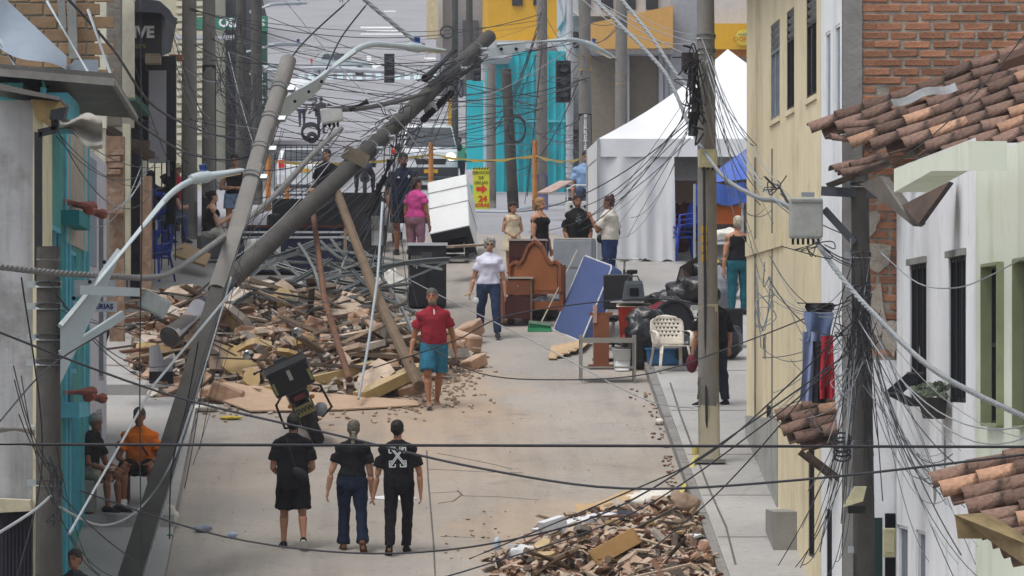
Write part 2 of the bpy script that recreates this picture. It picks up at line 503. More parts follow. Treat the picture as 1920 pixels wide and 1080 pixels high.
M_GLASS = mat('dark window glass', C('20242a'), rough=0.12, var=0.25, scale=2, bump=0.02, spec=0.5)
M_GLASSB = mat('blue grey window glass', C('6f7d8e'), rough=0.2, var=0.2, scale=1, bump=0, spec=0.5)
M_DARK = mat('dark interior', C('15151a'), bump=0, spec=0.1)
M_BLACKMETAL = mat('black painted metal', C('22242a'), rough=0.5, bump=0.05)
M_ALU = mat('grey window metal', C('8c9298'), rough=0.45, metal=0.4, bump=0)
M_BEIGE = mat('beige rendered wall', C('d9ccac'), var=0.08, scale=1.2, bump=0.12, bscale=25, dirt=(C('a8997c'), 0.6, 0.9), streak=(C('8d8270'), 0.3, 1.5))
M_WHITEW = mat('white painted wall', C('e0e2e6'), var=0.06, scale=1.0, bump=0.08, bscale=30, dirt=(C('a9aaa6'), 0.7, 1.0), streak=(C('8a8985'), 0.35, 1.4))
M_GREENW = mat('pale green painted wall', C('d6dcce'), var=0.05, scale=1.0, bump=0.06, bscale=30, dirt=(C('a5ad98'), 0.6, 1.0), streak=(C('8f9682'), 0.3, 1.4))
M_GREENTRIM = mat('olive painted reveal', C('8a9272'), var=0.1)
M_CEMENT = mat('raw cement render', C('878683'), var=0.15, scale=3, bump=0.4, bscale=20, dirt=(C('605d58'), 0.6, 1.6))
M_MORTAR = mat('rough mortar', C('a49c91'), var=0.25, scale=9, bump=0.8, bscale=30, dirt=(C('5d564e'), 0.5, 4))
M_BRICK = mat('orange clay brick', C('a57459'), var=0.35, scale=9, bump=0.7, bscale=40, rnd=0.26, dirt=(C('6d564a'), 0.85, 5))
M_TILE = mat('weathered clay tile', C('775f54'), var=0.45, scale=7, bump=0.9, bscale=22, rnd=0.42, dirt=(C('2c2725'), 1.0, 5.0))
M_TILEO = mat('orange clay tile', C('a8846c'), var=0.35, scale=6, bump=0.7, bscale=22, rnd=0.25, dirt=(C('453a34'), 1.0, 5.0))
M_WOODD = mat('old dark timber', C('4b3f37'), var=0.35, scale=5, bump=0.4)
M_STEELG = mat('galvanised steel', C('a9b0b4'), rough=0.45, metal=0.5, var=0.12, bump=0.05)

UP = (0, 0, 1); YD = (0, 1, 0); XD = (1, 0, 0); NX = (-1, 0, 0); NY = (0, -1, 0)
def YR(px, X): return X * FOC / (px - VX)       # how far up the street a wall at X shows at px
def ZR(py, Y): return (VY - py) * Y / FOC

# ---- beige two-storey building on the right
b = thing('beige_building', 'beige two-storey building with narrow louvred windows beside the tent', 'building', (FACE_R, 72, gz(72)))
O = V((0, -72, -gz(72)))
zt = 5.6
holes = []
for l, r in ((1445, 1462), (1475, 1489), (1512, 1531)):
    holes.append((YR(r, FACE_R), YR(l, FACE_R), 3.38, 4.66))
for l, r, t, bb in ((1436, 1448, 760, 880), (1515, 1527, 830, 1045)):
    Ym = YR((l+r)/2, FACE_R); holes.append((YR(r, FACE_R), YR(l, FACE_R), ZR(bb, Ym), ZR(t, Ym)))
mb = MB(); wall_mesh(mb, O, YD, UP, NX, 65.75, 78.2, gz(66)-0.5, zt, holes, 0.04)
mb.add([O+V((0, 78.2, -3.5)), O+V((6, 78.2, -3.5)), O+V((6, 78.2, zt)), O+V((0, 78.2, zt))], [(0, 1, 2, 3)])
mb.span(O+V((0.2, 65.8, -5)), O+V((6, 78.0, zt-0.02)))
mb.obj('wall', M_BEIGE, b)
for h in holes[:3]: window(b, O, YD, UP, NX, h, 0.04, M_ALU if h is holes[0] else M_BLACKMETAL, M_GLASSB if h is holes[0] else M_GLASS, (2, 1), 0.04, 0.38, M_ALU)
for h in holes[3:]: window(b, O, YD, UP, NX, h, 0.04, M_BLACKMETAL, M_DARK, (1, 1), 0.03)
for l, r in ((1445, 1462), (1475, 1489), (1512, 1531)):
    ya, yb = YR(r, FACE_R)-0.06, YR(l, FACE_R)+0.06
    MB().span(O+V((-0.025, ya, 3.31)), O+V((0.1, yb, 3.375))).obj('sill', M_BEIGE, b)
MB().span(O+V((-0.03, 71.5, 1.66)), O+V((0.05, 78.1, 1.86))).obj('string_course', M_BEIGE, b)
MB().span(O+V((-0.02, 72.4, -3.3)), O+V((0.05, 78.19, -0.6))).obj('plinth_panel', mat('grey painted plinth', C('9a9a96'), dirt=(C('6f6a62'), 0.5, 1.5)), b)
for Y in (73.3, 76.4):
    MB().bar(O+V((-0.012, Y, 3.0)), O+V((-0.012, Y, -1.5)), 0.022, 0.022).obj('conduit', M_CEMENT, b)
MB().span(O+V((-0.45, 66, zt)), O+V((6, 78.3, zt+0.25))).obj('roof_slab', M_CEMENT, b)
MB().span(O+V((-0.3, 69.3, gz(69.3)-0.05)), O+V((0.05, 70.6, gz(70)+WALK+0.38))).obj('door_step', M_CEMENT, b)

# ---- white narrow building whose brick end wall faces down the street
YB = 62.8
w = thing('white_and_brick_building', 'tall white building with bare orange brick end wall behind the tiled roof', 'building', (FACE_R, YB, gz(YB)))
O = V((0, -YB, -gz(YB))); OW = V((-FACE_R, -YB, -gz(YB)))
holes = [(YR(1557, FACE_R), YR(1548, FACE_R), 2.95, 4.03), (YR(1575, FACE_R), YR(1566, FACE_R), 2.95, 4.03)]
hd = (YR(1560, FACE_R), YR(1550, FACE_R), -3.2, -1.6)
mb = MB(); wall_mesh(mb, O, YD, UP, NX, YB, 65.72, -5, 5.2, holes + [hd], 0.03)
mb.span(O+V((0.2, YB+0.1, -5)), O+V((8, 65.7, 5.18)))
mb.obj('wall', M_WHITEW, w)
for h in holes: window(w, O, YD, UP, NX, h, 0.03, M_WHITEW, M_GLASSB, (1, 1), 0.03)
window(w, O, YD, UP, NX, hd, 0.03, M_BLACKMETAL, M_DARK, (1, 1), 0.03, name='door')
# the end wall: cement pier, brickwork in courses, white render below
MB().span(OW+V((5.58, YB-0.03, -5)), OW+V((5.80, YB+0.09, 5.2))).obj('pier', M_CEMENT, w)
bw = MB().span(OW+V((5.80, YB, 0.15)), OW+V((9.5, YB+0.098, 5.2))).obj('end_wall', M_MORTAR, w)
MB().span(OW+V((5.80, YB-0.02, -5)), OW+V((9.5, YB+0.09, 0.15))).obj('lower_wall', M_WHITEW, w)
def brick_mesh(l, h, d, seed):
    rr = random.Random(seed)
    mb = MB().box((0, 0, 0), (l, d, h))
    for v in mb.v: v += V((rr.uniform(-.006, .006), rr.uniform(-.006, .004), rr.uniform(-.006, .006)))
    o = mb.mesh('brick', M_BRICK); bm = bmesh.new(); bm.from_mesh(o)
    bmesh.ops.bevel(bm, geom=bm.edges[:], offset=0.006, segments=1, affect='EDGES'); bm.to_mesh(o); bm.free(); return o
bricks = [brick_mesh(0.290, 0.074, 0.07, i) for i in range(9)]
half = [brick_mesh(0.15, 0.078, 0.07, 90+i) for i in range(3)]
row = 0; z = 0.24; nb = 0
while z < 5.0:
    off = 0.0 if row % 2 else -0.165
    x = 5.80 + off
    x += random.uniform(-0.03, 0.03)
    while x < 8.1:
        px = VX + (x+0.15)*FOC/YB; py = VY - z*FOC/YB
        me = random.choice(bricks); cx = x + 0.15
        if x < 5.79: me = random.choice(half); cx = 5.80 + 0.08
        # only where the wall shows: above the tiled roof, and the strip behind the lamp pole
        vis = (py < 300 - max(0, (px-1560))*0.42 + 40) or px < 1720
        if vis and py > -40 and px < 1960 and nb < 300:
            o = bpy.data.objects.new('brick', me)
            place(o, bw, OW+V((cx, YB+0.018+random.uniform(-0.008, 0.008), z+random.uniform(-.004, .004))), (random.uniform(-.015, .015), random.uniform(-.012, .012), random.uniform(-.012, .012)))
            nb += 1
        x += 0.333 + random.uniform(-0.006, 0.006)
    z += 0.1035; row += 1
# smears of cement over the brick strip beside the lamp pole
for (x, zz, sx, sz) in ((6.0, 1.35, .3, .25), (5.95, 0.75, .22, .4), (6.12, .45, .2, .3), (5.9, 1.75, .2, .2)):
    mb = MB(); n = 11; rr = random.Random(int(x*99+zz*7))
    mb.prism([OW+V((x+math.cos(2*math.pi*i/n)*sx*rr.uniform(.5, 1)*0.7, YB-0.056, zz+math.sin(2*math.pi*i/n)*sz*rr.uniform(.5, 1))) for i in range(n)], (0, 0.03, 0)).obj('cement_patch', M_MORTAR, w)
hole = MB().span(OW+V((5.86, YB-0.025, -5)), OW+V((6.03, YB-0.005, -1.65))).obj('door', mat('dark green door', C('1d3a35'), var=0.1), w)
MB().span(OW+V((6.06, YB-0.03, -5)), OW+V((6.18, YB-0.005, -1.6))).obj('doorway', M_DARK, w)

# ---- white house and pale green house nearer on the right
XH = 6.19
def tile_mesh(r0, r1, ln, m, seed, up=True):
    rr = random.Random(seed); mb = MB(); n = 7; rings = []
    for t, r in ((0, r0), (0.5, (r0+r1)/2), (1, r1)):
        ring = []
        for side in (0, 1):
            for i in range(n+1):
                a = math.pi*(i if side == 0 else n-i)/n
                q = r - side*0.014
                ring.append(V((t*ln, math.cos(a)*q + rr.uniform(-.003, .003), math.sin(a)*q*0.85*(1 if up else -1) + rr.uniform(-.003, .003))))
        rings.append(ring)
    return mb.loft(rings).mesh('roof_tile', m, True)
T_COVER = [tile_mesh(0.088, 0.074, 0.42, M_TILE, i) for i in range(5)] + [tile_mesh(0.088, 0.074, 0.42, M_TILEO, 20+i) for i in range(1)]
T_PAN = [tile_mesh(0.085, 0.075, 0.42, M_TILE, 40+i, False) for i in range(3)]
def tiled_roof(name, parent, S, ax, st, rows, pxmax, seed=3, ln=None):
    """clay barrel tiles: each row starts at S + st*row and runs up along ax, overlapping, until it leaves the roof"""
    rr = random.Random(seed); ax = V(ax).normalized(); st = V(st); perp = st - ax*st.dot(ax)
    nz_ = ax.cross(perp).normalized()
    if nz_.z < 0: nz_ = -nz_
    base = parent.location; yv = nz_.cross(ax); rot = Matrix((ax, yv, nz_)).transposed()
    far = lambda p: VX + p.x*FOC/p.y > pxmax if ln is None else False
    top = ln or 3.6
    a, b_ = S - perp*.6 - nz_*.10 + ax*.1, S + st*(rows-.4) - nz_*.10 + ax*.1
    rf = MB().prism([a - base, b_ - base, b_ + ax*top - base, a + ax*top - base], -nz_*.04).obj(name, M_WOODD, parent)
    for k in range(rows):
        jit = rr.uniform(-.10, .06); sk = rr.uniform(-.03, .03)
        for cover in (0, 1):
            c = 0
            while True:
                d = c*.33 + jit - (.05 if cover else 0)
                p = S + st*(k + (0 if cover else .5)) + ax*d + nz_*((.03 if cover else -.02) + rr.uniform(-.012, .012) + .02*math.sin(c*1.3+k))
                if d > top - .3 or far(p): break
                o = bpy.data.objects.new('roof_tile', rr.choice(T_COVER) if cover else rr.choice(T_PAN))
                e = (rot @ Euler((rr.uniform(-.08, .08), rr.uniform(-.03, .10), sk + rr.uniform(-.06, .06))).to_matrix()).to_euler()
                place(o, rf, p - base, e); c += 1
    return rf
wh = thing('white_house', 'white house with tall black-barred windows and mossy clay tile roof', 'house', (XH, 58.7, gz(58.7)))
O = -V((0, 58.7, gz(58.7))); OX = -wh.location
hs_ = []
for l, r in ((1706, 1737), (1779, 1811)):
    hs_.append((YR(r, XH), YR(l, XH), -0.30, 1.20))
for l, r in ((1681, 1702), (1717, 1735)):
    hs_.append((YR(r, XH), YR(l, XH), -4.4, -1.72))
mb = MB(); wall_mesh(mb, O, YD, UP, NX, 54.75, 62.74, -5.2, 2.35, hs_, 0.06)
mb.span(O+V((0.25, 54.8, -5.2)), O+V((7, 62.7, 2.3)))
mb.obj('wall', M_WHITEW, wh)
for h in hs_[:2]:
    w_ = window(wh, O, YD, UP, NX, h, 0.06, M_BLACKMETAL, M_GLASS, (3, 1), 0.05)
    MB().span(O+V((-0.04, h[0]-0.05, h[3])), O+V((0.05, h[1]+0.05, h[3]+0.07))).obj('lintel', M_CEMENT, wh)
    for i in range(6):
        y = h[0] + (h[1]-h[0])*(i+0.5)/6
        MB().bar(O+V((0.02, y, h[2])), O+V((0.02, y, h[3])), 0.02, 0.02).obj('window_bar', M_BLACKMETAL, wh)
for h in hs_[2:]:
    window(wh, O, YD, UP, NX, h, 0.06, M_WHITEW, mat('grey door leaf', C('767c86'), var=0.15), (1, 1), 0.04, name='door')
# projecting black window basket
for h, yb in ((hs_[0], 0),):
    g = MB()
    for i in range(9):
        y = h[0] + (h[1]-h[0])*i/8
        g.bar(O+V((-0.02, y, -0.0)), O+V((-0.28, y, -0.22)), 0.02); g.bar(O+V((-0.28, y, -0.22)), O+V((0, y, -0.36)), 0.02)
    g.bar(O+V((-0.28, h[0], -0.22)), O+V((-0.28, h[1], -0.22)), 0.03); g.bar(O+V((-0.02, h[0], 0)), O+V((-0.02, h[1], 0)), 0.03)
    g.obj('window_basket', M_BLACKMETAL, wh)
# peeling grey patches down the wall
for (y0, z0, hw, hh, sd) in ((57.6, -0.95, 0.12, 0.42, 1), (58.6, -1.2, 0.18, 0.3, 2), (60.2, .2, .1, .12, 3)):
    rr = random.Random(sd); n = 14
    MB().prism([O+V((-0.003, y0+math.cos(2*math.pi*i/n)*hw*rr.uniform(.5, 1), z0+math.sin(2*math.pi*i/n)*hh*rr.uniform(.6, 1))) for i in range(n)], (0.002, 0, 0)).obj('peeled_patch', M_CEMENT, wh)
tiled_roof('roof', wh, P(1536, 240, 62.4), (.935, 0, .355), (.19, -.14, -.046), 6, 1990, 3)
gh = thing('green_house', 'pale green house with olive window reveals and concrete eave under clay tiles', 'house', (XH, 50, gz(50)))
O = -V((0, 50, gz(50)))
hs_ = []
for l, r in ((1852, 1882), (1912, 1945)):
    hs_.append((YR(r, XH), YR(l, XH), -0.50, 1.05))
mb = MB(); wall_mesh(mb, O, YD, UP, NX, 42, 54.73, -6.5, 2.15, hs_, 0.09)
mb.span(O+V((0.35, 42, -6.5)), O+V((7, 54.7, 2.1)))
mb.obj('wall', M_GREENW, gh)
for h in hs_:
    w_ = window(gh, O, YD, UP, NX, h, 0.08, M_BLACKMETAL, M_GLASS, (2, 2), 0.04)
    r_ = MB()
    for a, bq in (((h[0], h[2]), (h[1], h[2])), ((h[1], h[2]), (h[1], h[3])), ((h[1], h[3]), (h[0], h[3])), ((h[0], h[3]), (h[0], h[2]))):
        m0 = O+V((0.008, a[0], a[1])); m1 = O+V((0.008, bq[0], bq[1])); r_.bar(m0, m1, 0.03, 0.16, up=V((1, 0, 0)))
    r_.obj('reveal', M_GREENTRIM, gh)
e = MB()
e.prism([O+V((5.36-XH-0.0, 54.6, 1.80)), O+V((5.36-XH, 54.6, 2.03)), O+V((5.36-XH, 48.0, 2.03)), O+V((5.36-XH, 48.0, 1.77)), O+V((5.36-XH, 51.0, 1.88))], (0.34, 0, 0))
e.obj('eave_slab', M_GREENW, gh)
tiled_roof('roof', gh, P(1612, 268, 60.8), (.935, 0, .355), (.24, -.14, -.029), 9, 1990, 8)
# loose tiles and a rusty sheet at the ragged eave
gr = gh
for i, (px, py, Y, rz, ry) in enumerate(((1560, 322, 59.5, 0.35, -0.25), (1575, 330, 59.0, 0.2, -.2), (1596, 316, 59.2, .1, -.3), (1556, 262, 62.2, .2, .1), (1590, 240, 61.5, -.2, -.1))):
    o = bpy.data.objects.new('roof_tile', T_COVER[i % 5]); p = P(px, py, Y)
    place(o, None, p, (0.1, ry, rz), 'loose brown clay tile hanging at the ragged eave', 'roof tile', 'loose tiles at the eave')
MB().prism([P(1548, 344, 59.6), P(1665, 300, 58.4), P(1668, 306, 58.4), P(1552, 352, 59.6)], (0.05, 0.25, 0)).at('eave_board', M_WOODD, 'rotten dark timber board jutting out under the ragged tiles', 'board')
mb = MB().grid(lambda u, v: P(1670+u*120+v*6, 203-u*32+v*14+math.sin(u*9)*4, 58+v*0.5) + V((0, 0, 0.10)), 12, 3)
mb.at('plastic_sheet', mat('crumpled white plastic', C('cfd3d6'), rough=0.5, bump=0.6, bscale=12), 'crumpled white plastic sheet lying on the mossy tiles', 'plastic sheet')
MB().prism([P(1876, 118, 55), P(1925, 100, 55), P(1925, 118, 55), P(1878, 134, 55)], (0.05, 0.5, 0.1)).at('ridge_sheet', mat('rusty brown sheet', C('4a3128')), 'rusty brown metal sheet at the top of the tiles', 'sheet')
MB().prism([P(1612, 345, 57.5), P(1650, 330, 57), P(1720, 418, 56.5), P(1712, 424, 56.5)], (0.12, 0.3, 0)).at('broken_gutter', mat('weathered grey gutter', C('6d6862'), var=.3), 'broken grey gutter hanging down below the tiled eave', 'gutter')
MB().prism([P(1690, 385, 56.5), P(1780, 340, 56), P(1722, 420, 56)], (0.1, 0.5, 0)).at('hanging_eave_panel', M_WOODD, 'dark broken panel dangling from the eave over the white house', 'panel')

# porch roof at the lower right with its timber beam
pr = thing('porch_roof', 'clay tiled porch roof on a brown beam below the pale green house', 'roof', (6.0, 46.5, -1.3))
tiled_roof('tile_deck', pr, P(1772, 900, 47), (.96, 0, .27), (.07, -.11, -.083), 8, 1990, 21, 1.3)
MB().prism([P(1790, 965, 46.4)-pr.location, P(1835, 962, 46.4)-pr.location, P(1925, 1020, 45.6)-pr.location, P(1925, 1062, 45.6)-pr.location, P(1850, 1010, 46.3)-pr.location, P(1796, 1010, 46.4)-pr.location], (0.1, 0.18, 0)).obj('beam', mat('ochre brown beam', C('7a6a4c'), var=.3, dirt=(C('4a4030'), .6, 3)), pr)

# little tiled canopy by the lamp pole
cp = thing('door_canopy', 'small sagging clay tile canopy over the doorway behind the lamp pole', 'canopy', (5.2, 63.6, -0.6))
tiled_roof('tile_deck', cp, P(1478, 776, 63.9), (.96, 0, .27), (.025, -.115, -.10), 4, 1990, 31, 1.0)
for yq in (-.3, .6): MB().bar(V((0.0, yq, -0.32)), V((0.75, yq, -0.9)), 0.07).obj('bracket', M_WOODD, cp)

# ================================================================== LEFT SIDE OF THE STREET
M_GREYPL = mat('stained grey plaster', C('a6a8ab'), var=0.15, scale=1.6, bump=0.25, bscale=18, dirt=(C('6a6864'), 0.7, 1.3), streak=(C('5f5d5a'), 0.6, 2.5))
M_CREAM = mat('cream painted wall', C('cfc7a6'), var=0.1, dirt=(C('96896c'), 0.5, 2))
M_TEAL = mat('teal painted wall', C('3f8f8c'), var=0.12, scale=2, dirt=(C('2f6b6a'), 0.5, 2.5), streak=(C('8aa6a0'), 0.3, 3))
M_CYAN = mat('cyan painted trim', C('5fb0c4'), var=0.12, scale=2, dirt=(C('3f7f92'), 0.6, 2.5))
M_LILAC = mat('pale lilac white wall', C('c3c3cd'), var=0.1, dirt=(C('8e8b88'), 0.5, 1.5))
M_TANBR = mat('tan hollow brick', C('93765a'), var=0.3, scale=7, bump=0.5, rnd=0.2, dirt=(C('6a5038'), .7, 4))
M_REDSILL = mat('brick red painted sill', C('8f4f43'), var=0.2)
M_FIBRO = mat('weathered fibre cement sheet', C('6f6d6a'), var=0.3, scale=4, bump=.4, dirt=(C('3b3a38'), .7, 2))
M_ZINC = mat('zinc sheet', C('9aa6b2'), rough=0.38, metal=0.55, var=0.15, scale=2, bump=0.03, dirt=(C('6d7680'), .5, 2))
M_SHOP = mat('black shop cladding', C('26262b'), rough=0.5, var=0.2, bump=.05)
PX = (1, 0, 0)

# ---- grey plastered house, nearest on the left
h = thing('grey_house', 'grey stained plaster house wall with cream corner beside the teal house', 'house', (-3.6, 58, gz(58)))
O = -h.location
MB().span(O+V((-9, 60.5, -6)), O+V((P(62, 0, 60.5).x, 62.3, P(0, 188, 60.5).z))).obj('wall', M_GREYPL, h)
MB().span(O+V((P(62, 0, 60.5).x, 60.46, -6)), O+V((P(81, 0, 60.5).x, 62.3, P(0, 200, 60.5).z))).obj('corner_pier', M_CREAM, h)
MB().bar(O+P(72, 248, 60.3), O+P(72, 530, 60.3), 0.085, 0.085).bar(O+P(72, 250, 60.3), O+P(106, 242, 60.3), 0.085, .085).bar(O+P(103, 244, 60.3), O+P(103, 215, 60.3), .085, .085).obj('downpipe', M_BLACKMETAL, h)
MB().prism([O+P(-20, 165, 60.2), O+P(112, 188, 60.2), O+P(112, 182, 60.2), O+P(-20, 152, 60.2)], (0, 1.9, 0.0)).obj('roof_edge', M_FIBRO, h)
MB().prism([O+P(58, 186, 60.35), O+P(112, 190, 60.35), O+P(80, 228, 60.35), O+P(66, 220, 60.35)], (0, 1.5, 0)).obj('soffit', mat('ochre soffit', C('9a8458')), h)
MB().span(O+V((-6, 60.40, -3)), O+V((P(58, 0, 60.4).x, 60.49, P(0, 960, 60.4).z))).obj('shutter', M_BLACKMETAL, h)
for k in range(9):
    x = P(4+k*7, 0, 60.37).x
    MB().bar(O+V((x, 60.37, P(0, 962, 60.4).z)), O+V((x, 60.37, -3)), 0.018).obj('shutter_rib', mat('dark violet metal', C('2f2a3c')), h)
MB().prism([O+P(-10, 935, 60.0), O+P(56, 938, 60.0), O+P(58, 958, 60.0), O+P(-10, 962, 60.0)], (0, .45, 0)).obj('awning', mat('dirty cream awning', C('b9b29a'), dirt=(C('7d7562'), .7, 4)), h)
MB().tube([O+P(-10, 803, 60.3), O+P(66, 806, 60.3)], 0.065, 10).obj('gutter_pipe', mat('grey drain pipe', C('8e8c88')), h)

# fibre-cement roof with its dark underside, bent zinc sheet above it
rf = thing('broken_roof', 'broken fibre cement roof sagging over the teal house', 'roof', P(110, 200, 64))
O = -rf.location
MB().prism([O+P(-20, 133, 62), O+P(212, 152, 62.6), O+P(254, 222, 66.5), O+P(150, 214, 66), O+P(140, 214, 66), O+P(-20, 180, 63.5)], (0, 0, 0.09)).obj('roof_sheet', M_FIBRO, rf)
MB().bar(O+P(-20, 134, 61.95), O+P(213, 154, 62.55), 0.06, 0.085).bar(O+P(213, 154, 62.55), O+P(255, 222, 66.5), 0.05, 0.06).obj('roof_edge', mat('pale weathered edge', C('8d8a85'), var=.25), rf)
MB().bar(O+P(62, 165, 63.4), O+P(115, 152, 63.2), 0.07).bar(O+P(62, 168, 63.0), O+P(112, 182, 63.2), 0.06).obj('rafter', mat('reddish rafter', C('6a4636')), rf)
MB().prism([O+P(95, 206, 60.1), O+P(125, 200, 60.1), O+P(118, 225, 60.1), O+P(92, 224, 60.1)], (0.02, 0.15, 0)).obj('gutter_end', M_BLACKMETAL, rf)
sh = MB().grid(lambda u, v: P(-25+u*150 + v*15*(1-u), 10-45*(1-u)+u*95 + v*(95-u*45) + 24*math.sin(u*3.4+v*1.2)*v, 64.5 - v*1.2 + 0.5*math.sin(u*5+v*2)), 24, 14)
sh.at('zinc_sheet', M_ZINC, 'large bent zinc sheet curling above the broken roof', 'metal sheet', smooth=True)
MB().prism([P(105, 150, 64), P(184, 147, 64), P(184, 112, 64), P(140, 112, 64)], (0, .02, 0)).at('zinc_offcut', M_ZINC, 'flat grey zinc offcut standing on the broken roof', 'metal sheet')
for a, b_, lab in (((88, 2), (172, 147), 'pale straight rod leaning over the zinc sheet'), ((165, 18), (212, 152), 'white thin rod standing beside the cream pilaster'), ((0, 75), (33, 130), 'green thin rod sticking out of the broken roof')):
    MB().tube([P(*a, 63.8), P(*b_, 63.3)], 0.02, 6).at('rod', M_STEELG, lab, 'rod')
# rolled cloth and rubble hanging at the roof corner
MB().grid(lambda u, v: P(112+u*80, 215+u*6+v*26+8*math.sin(u*7+v*3)+u*v*36, 62.2+.15*math.sin(v*9+u*4)), 12, 7).at('hanging_tarpaulin', mat('dirty grey canvas', C('a19d97'), bump=.6, bscale=20), 'dirty grey canvas hanging from the broken roof corner', 'canvas', smooth=True)

# ---- teal house
t = thing('teal_house', 'teal and cyan painted house front with brick-red window ledges', 'house', (FACE_L, 67.6, gz(67.6)))
O = V((0, -67.6, -gz(67.6)))
def YL(px): return FACE_L*FOC/(px-VX)
hs_ = [(64.3, 66.6, -0.55, 1.75), (68.6, 70.3, 0.0, 1.55), (69.0, 70.9, -2.0, -0.4), (64.6, 66.4, -3.1, -1.2)]
mb = MB(); wall_mesh(mb, O, YD, UP, PX, 62.35, 73.0, -5, 3.35, hs_, 0.05)
mb.span(O+V((-6, 62.4, -5)), O+V((-0.22, 72.95, 3.3)))
mb.obj('wall', M_TEAL, t)
for q in hs_: window(t, O, YD, UP, PX, q, 0.05, M_CYAN, M_DARK if q is hs_[0] else mat('teal shutter', C('2f7f84'), var=.15), (2, 1), 0.07)
for Y in (62.5, 63.6, 67.1, 68.0, 71.6, 72.9):
    MB().span(O+V((-0.02, Y-0.12, -5)), O+V((0.035, Y+0.12, 3.25))).obj('pilaster', M_CYAN, t)
MB().span(O+V((-0.02, 67.2, 1.6)), O+V((0.03, 72.5, 3.3))).obj('bare_panel', mat('bare plaster', C('a99f92'), dirt=(C('7a6a58'), .6, 2)), t)
for (px0, px1, py, Y) in ((96, 166, 372, 65.2), (110, 166, 740, 66.0)):
    a = P(px0, py, Y)-t.location; c = P(px1, py, Y)-t.location
    L_ = thing('tmp', 'x', 'x') if False else None
    MB().tube([V((-0.1, -1.0, c.z+0.02)), V((.24, 1.6, c.z+0.02))], 0.075, 10).obj('ledge_tile', M_REDSILL, t)
    MB().span(V((-0.05, -1.2, c.z-0.28)), V((0.22, 1.5, c.z-0.10))).obj('ledge', M_CYAN if py > 500 else mat('deep teal', C('1f7c82'), var=.1), t)
    MB().tube([V((.22, 1.0, c.z-0.04)), V((.36, 1.9, c.z-0.06))], 0.07, 8).obj('ledge_end', M_REDSILL, t)
MB().span(O+V((-0.02, 62.6, 2.85)), O+V((0.28, 65.4, 3.2))).obj('beam_end', M_CYAN, t)

# ---- lilac white house
l = thing('lilac_house', 'narrow pale lilac house between the teal house and the collapsed one', 'house', (FACE_L, 76, gz(76)))
O = V((0, -76, -gz(76)))
hs_ = [(76.2, 77.7, -0.1, 2.25), (75.4, 77.2, -2.6, -0.5)]
mb = MB(); wall_mesh(mb, O, YD, UP, PX, 73.04, 78.6, -4, 3.0, hs_, 0.05)
mb.span(O+V((-6, 73.1, -4)), O+V((-.2, 78.55, 2.95)))
mb.obj('wall', M_LILAC, l)
for q in hs_: window(l, O, YD, UP, PX, q, .05, M_ALU, M_GLASS, (3, 1), .06)
MB().span(O+V((-0.01, 73.06, 1.45)), O+V((0.02, 75.2, 2.9))).obj('blue_grey_panel', mat('blue grey render', C('8492a3'), var=.12), l)
# the brick side wall standing above the broken roof
bw = thing('brick_upper_wall', 'tan brick upper wall behind the bent zinc sheet', 'wall', (-4.6, 74.2, 3.0))
O = -bw.location
MB().span(O+V((-6.5, 74.2, 3.0)), O+V((-3.52, 74.4, 6.2))).obj('mortar_core', M_MORTAR, bw)
tb = [brick_mesh(0.36, 0.155, 0.06, 200+i) for i in range(4)]
for me in tb: me.materials.clear(); me.materials.append(M_TANBR)
z = 3.85; row = 0
while z < 5.3:
    x = -5.35 + (0.19 if row % 2 else 0)
    while x < -3.6:
        o = bpy.data.objects.new('brick', random.choice(tb))
        place(o, bw, O+V((x+.19, 74.195, z)), (random.uniform(-.01, .01), random.uniform(-.01, .01), 0)); x += 0.385
    z += 0.178; row += 1
MB().bar(O+P(115, 0, 74), O+P(118, 55, 74), .1).bar(O+P(134, 0, 74), O+P(138, 110, 74), .12).obj('post', M_CEMENT, bw)

# ---- what still stands of the collapsed house
c = thing('collapsed_house', 'ruined house remains with cream pilasters and exposed brick beside the rubble', 'house', (FACE_L, 84, gz(84)))
O = -c.location
def block(name, px0, px1, py0, py1, Y, dep, m):
    a, b_ = P(px0, py1, Y), P(px1, py0, Y)
    return MB().span(O+V((a.x, Y, a.z)), O+V((b_.x, Y+dep, b_.z))).obj(name, m, c)
M_PALECR = mat('pale cream pillar', C('c9c7b6'), var=.12, dirt=(C('8b8778'), .5, 2))
M_STONE = mat('rough grey masonry', C('7f7a74'), var=.35, scale=6, bump=1.0, bscale=9, dirt=(C('4d4a46'), .6, 3))
M_EXPO = mat('exposed dusty brick', C('8d7461'), var=.35, scale=7, bump=.9, bscale=12, dirt=(C('b9ab9c'), .7, 4))
block('pilaster', 177, 199, -20, 240, 78.8, .3, M_PALECR)
block('masonry', 199, 226, -20, 235, 79.4, .6, M_STONE)
block('pilaster', 226, 251, -20, 182, 80.2, .3, M_PALECR)
block('masonry', 196, 232, 255, 400, 80.6, .5, M_EXPO)
block('pilaster', 186, 197, 228, 420, 79.0, .3, M_PALECR)
block('pilaster', 230, 244, 232, 520, 82.0, .3, mat('greenish cream', C('b3b39c'), var=.15, dirt=(C('7f7a66'), .6, 2)))
block('masonry', 205, 232, 390, 640, 81.2, .5, M_EXPO)
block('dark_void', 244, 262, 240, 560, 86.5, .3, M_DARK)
block('masonry', 258, 284, 330, 560, 88.0, .4, M_EXPO)
MB().prism([O+P(160, 78.6*0+168, 79), O+P(170, 168, 79), O+P(170, 230, 79), O+P(160, 228, 79)], (-.4, .3, 0)).obj('masonry', M_EXPO, c)
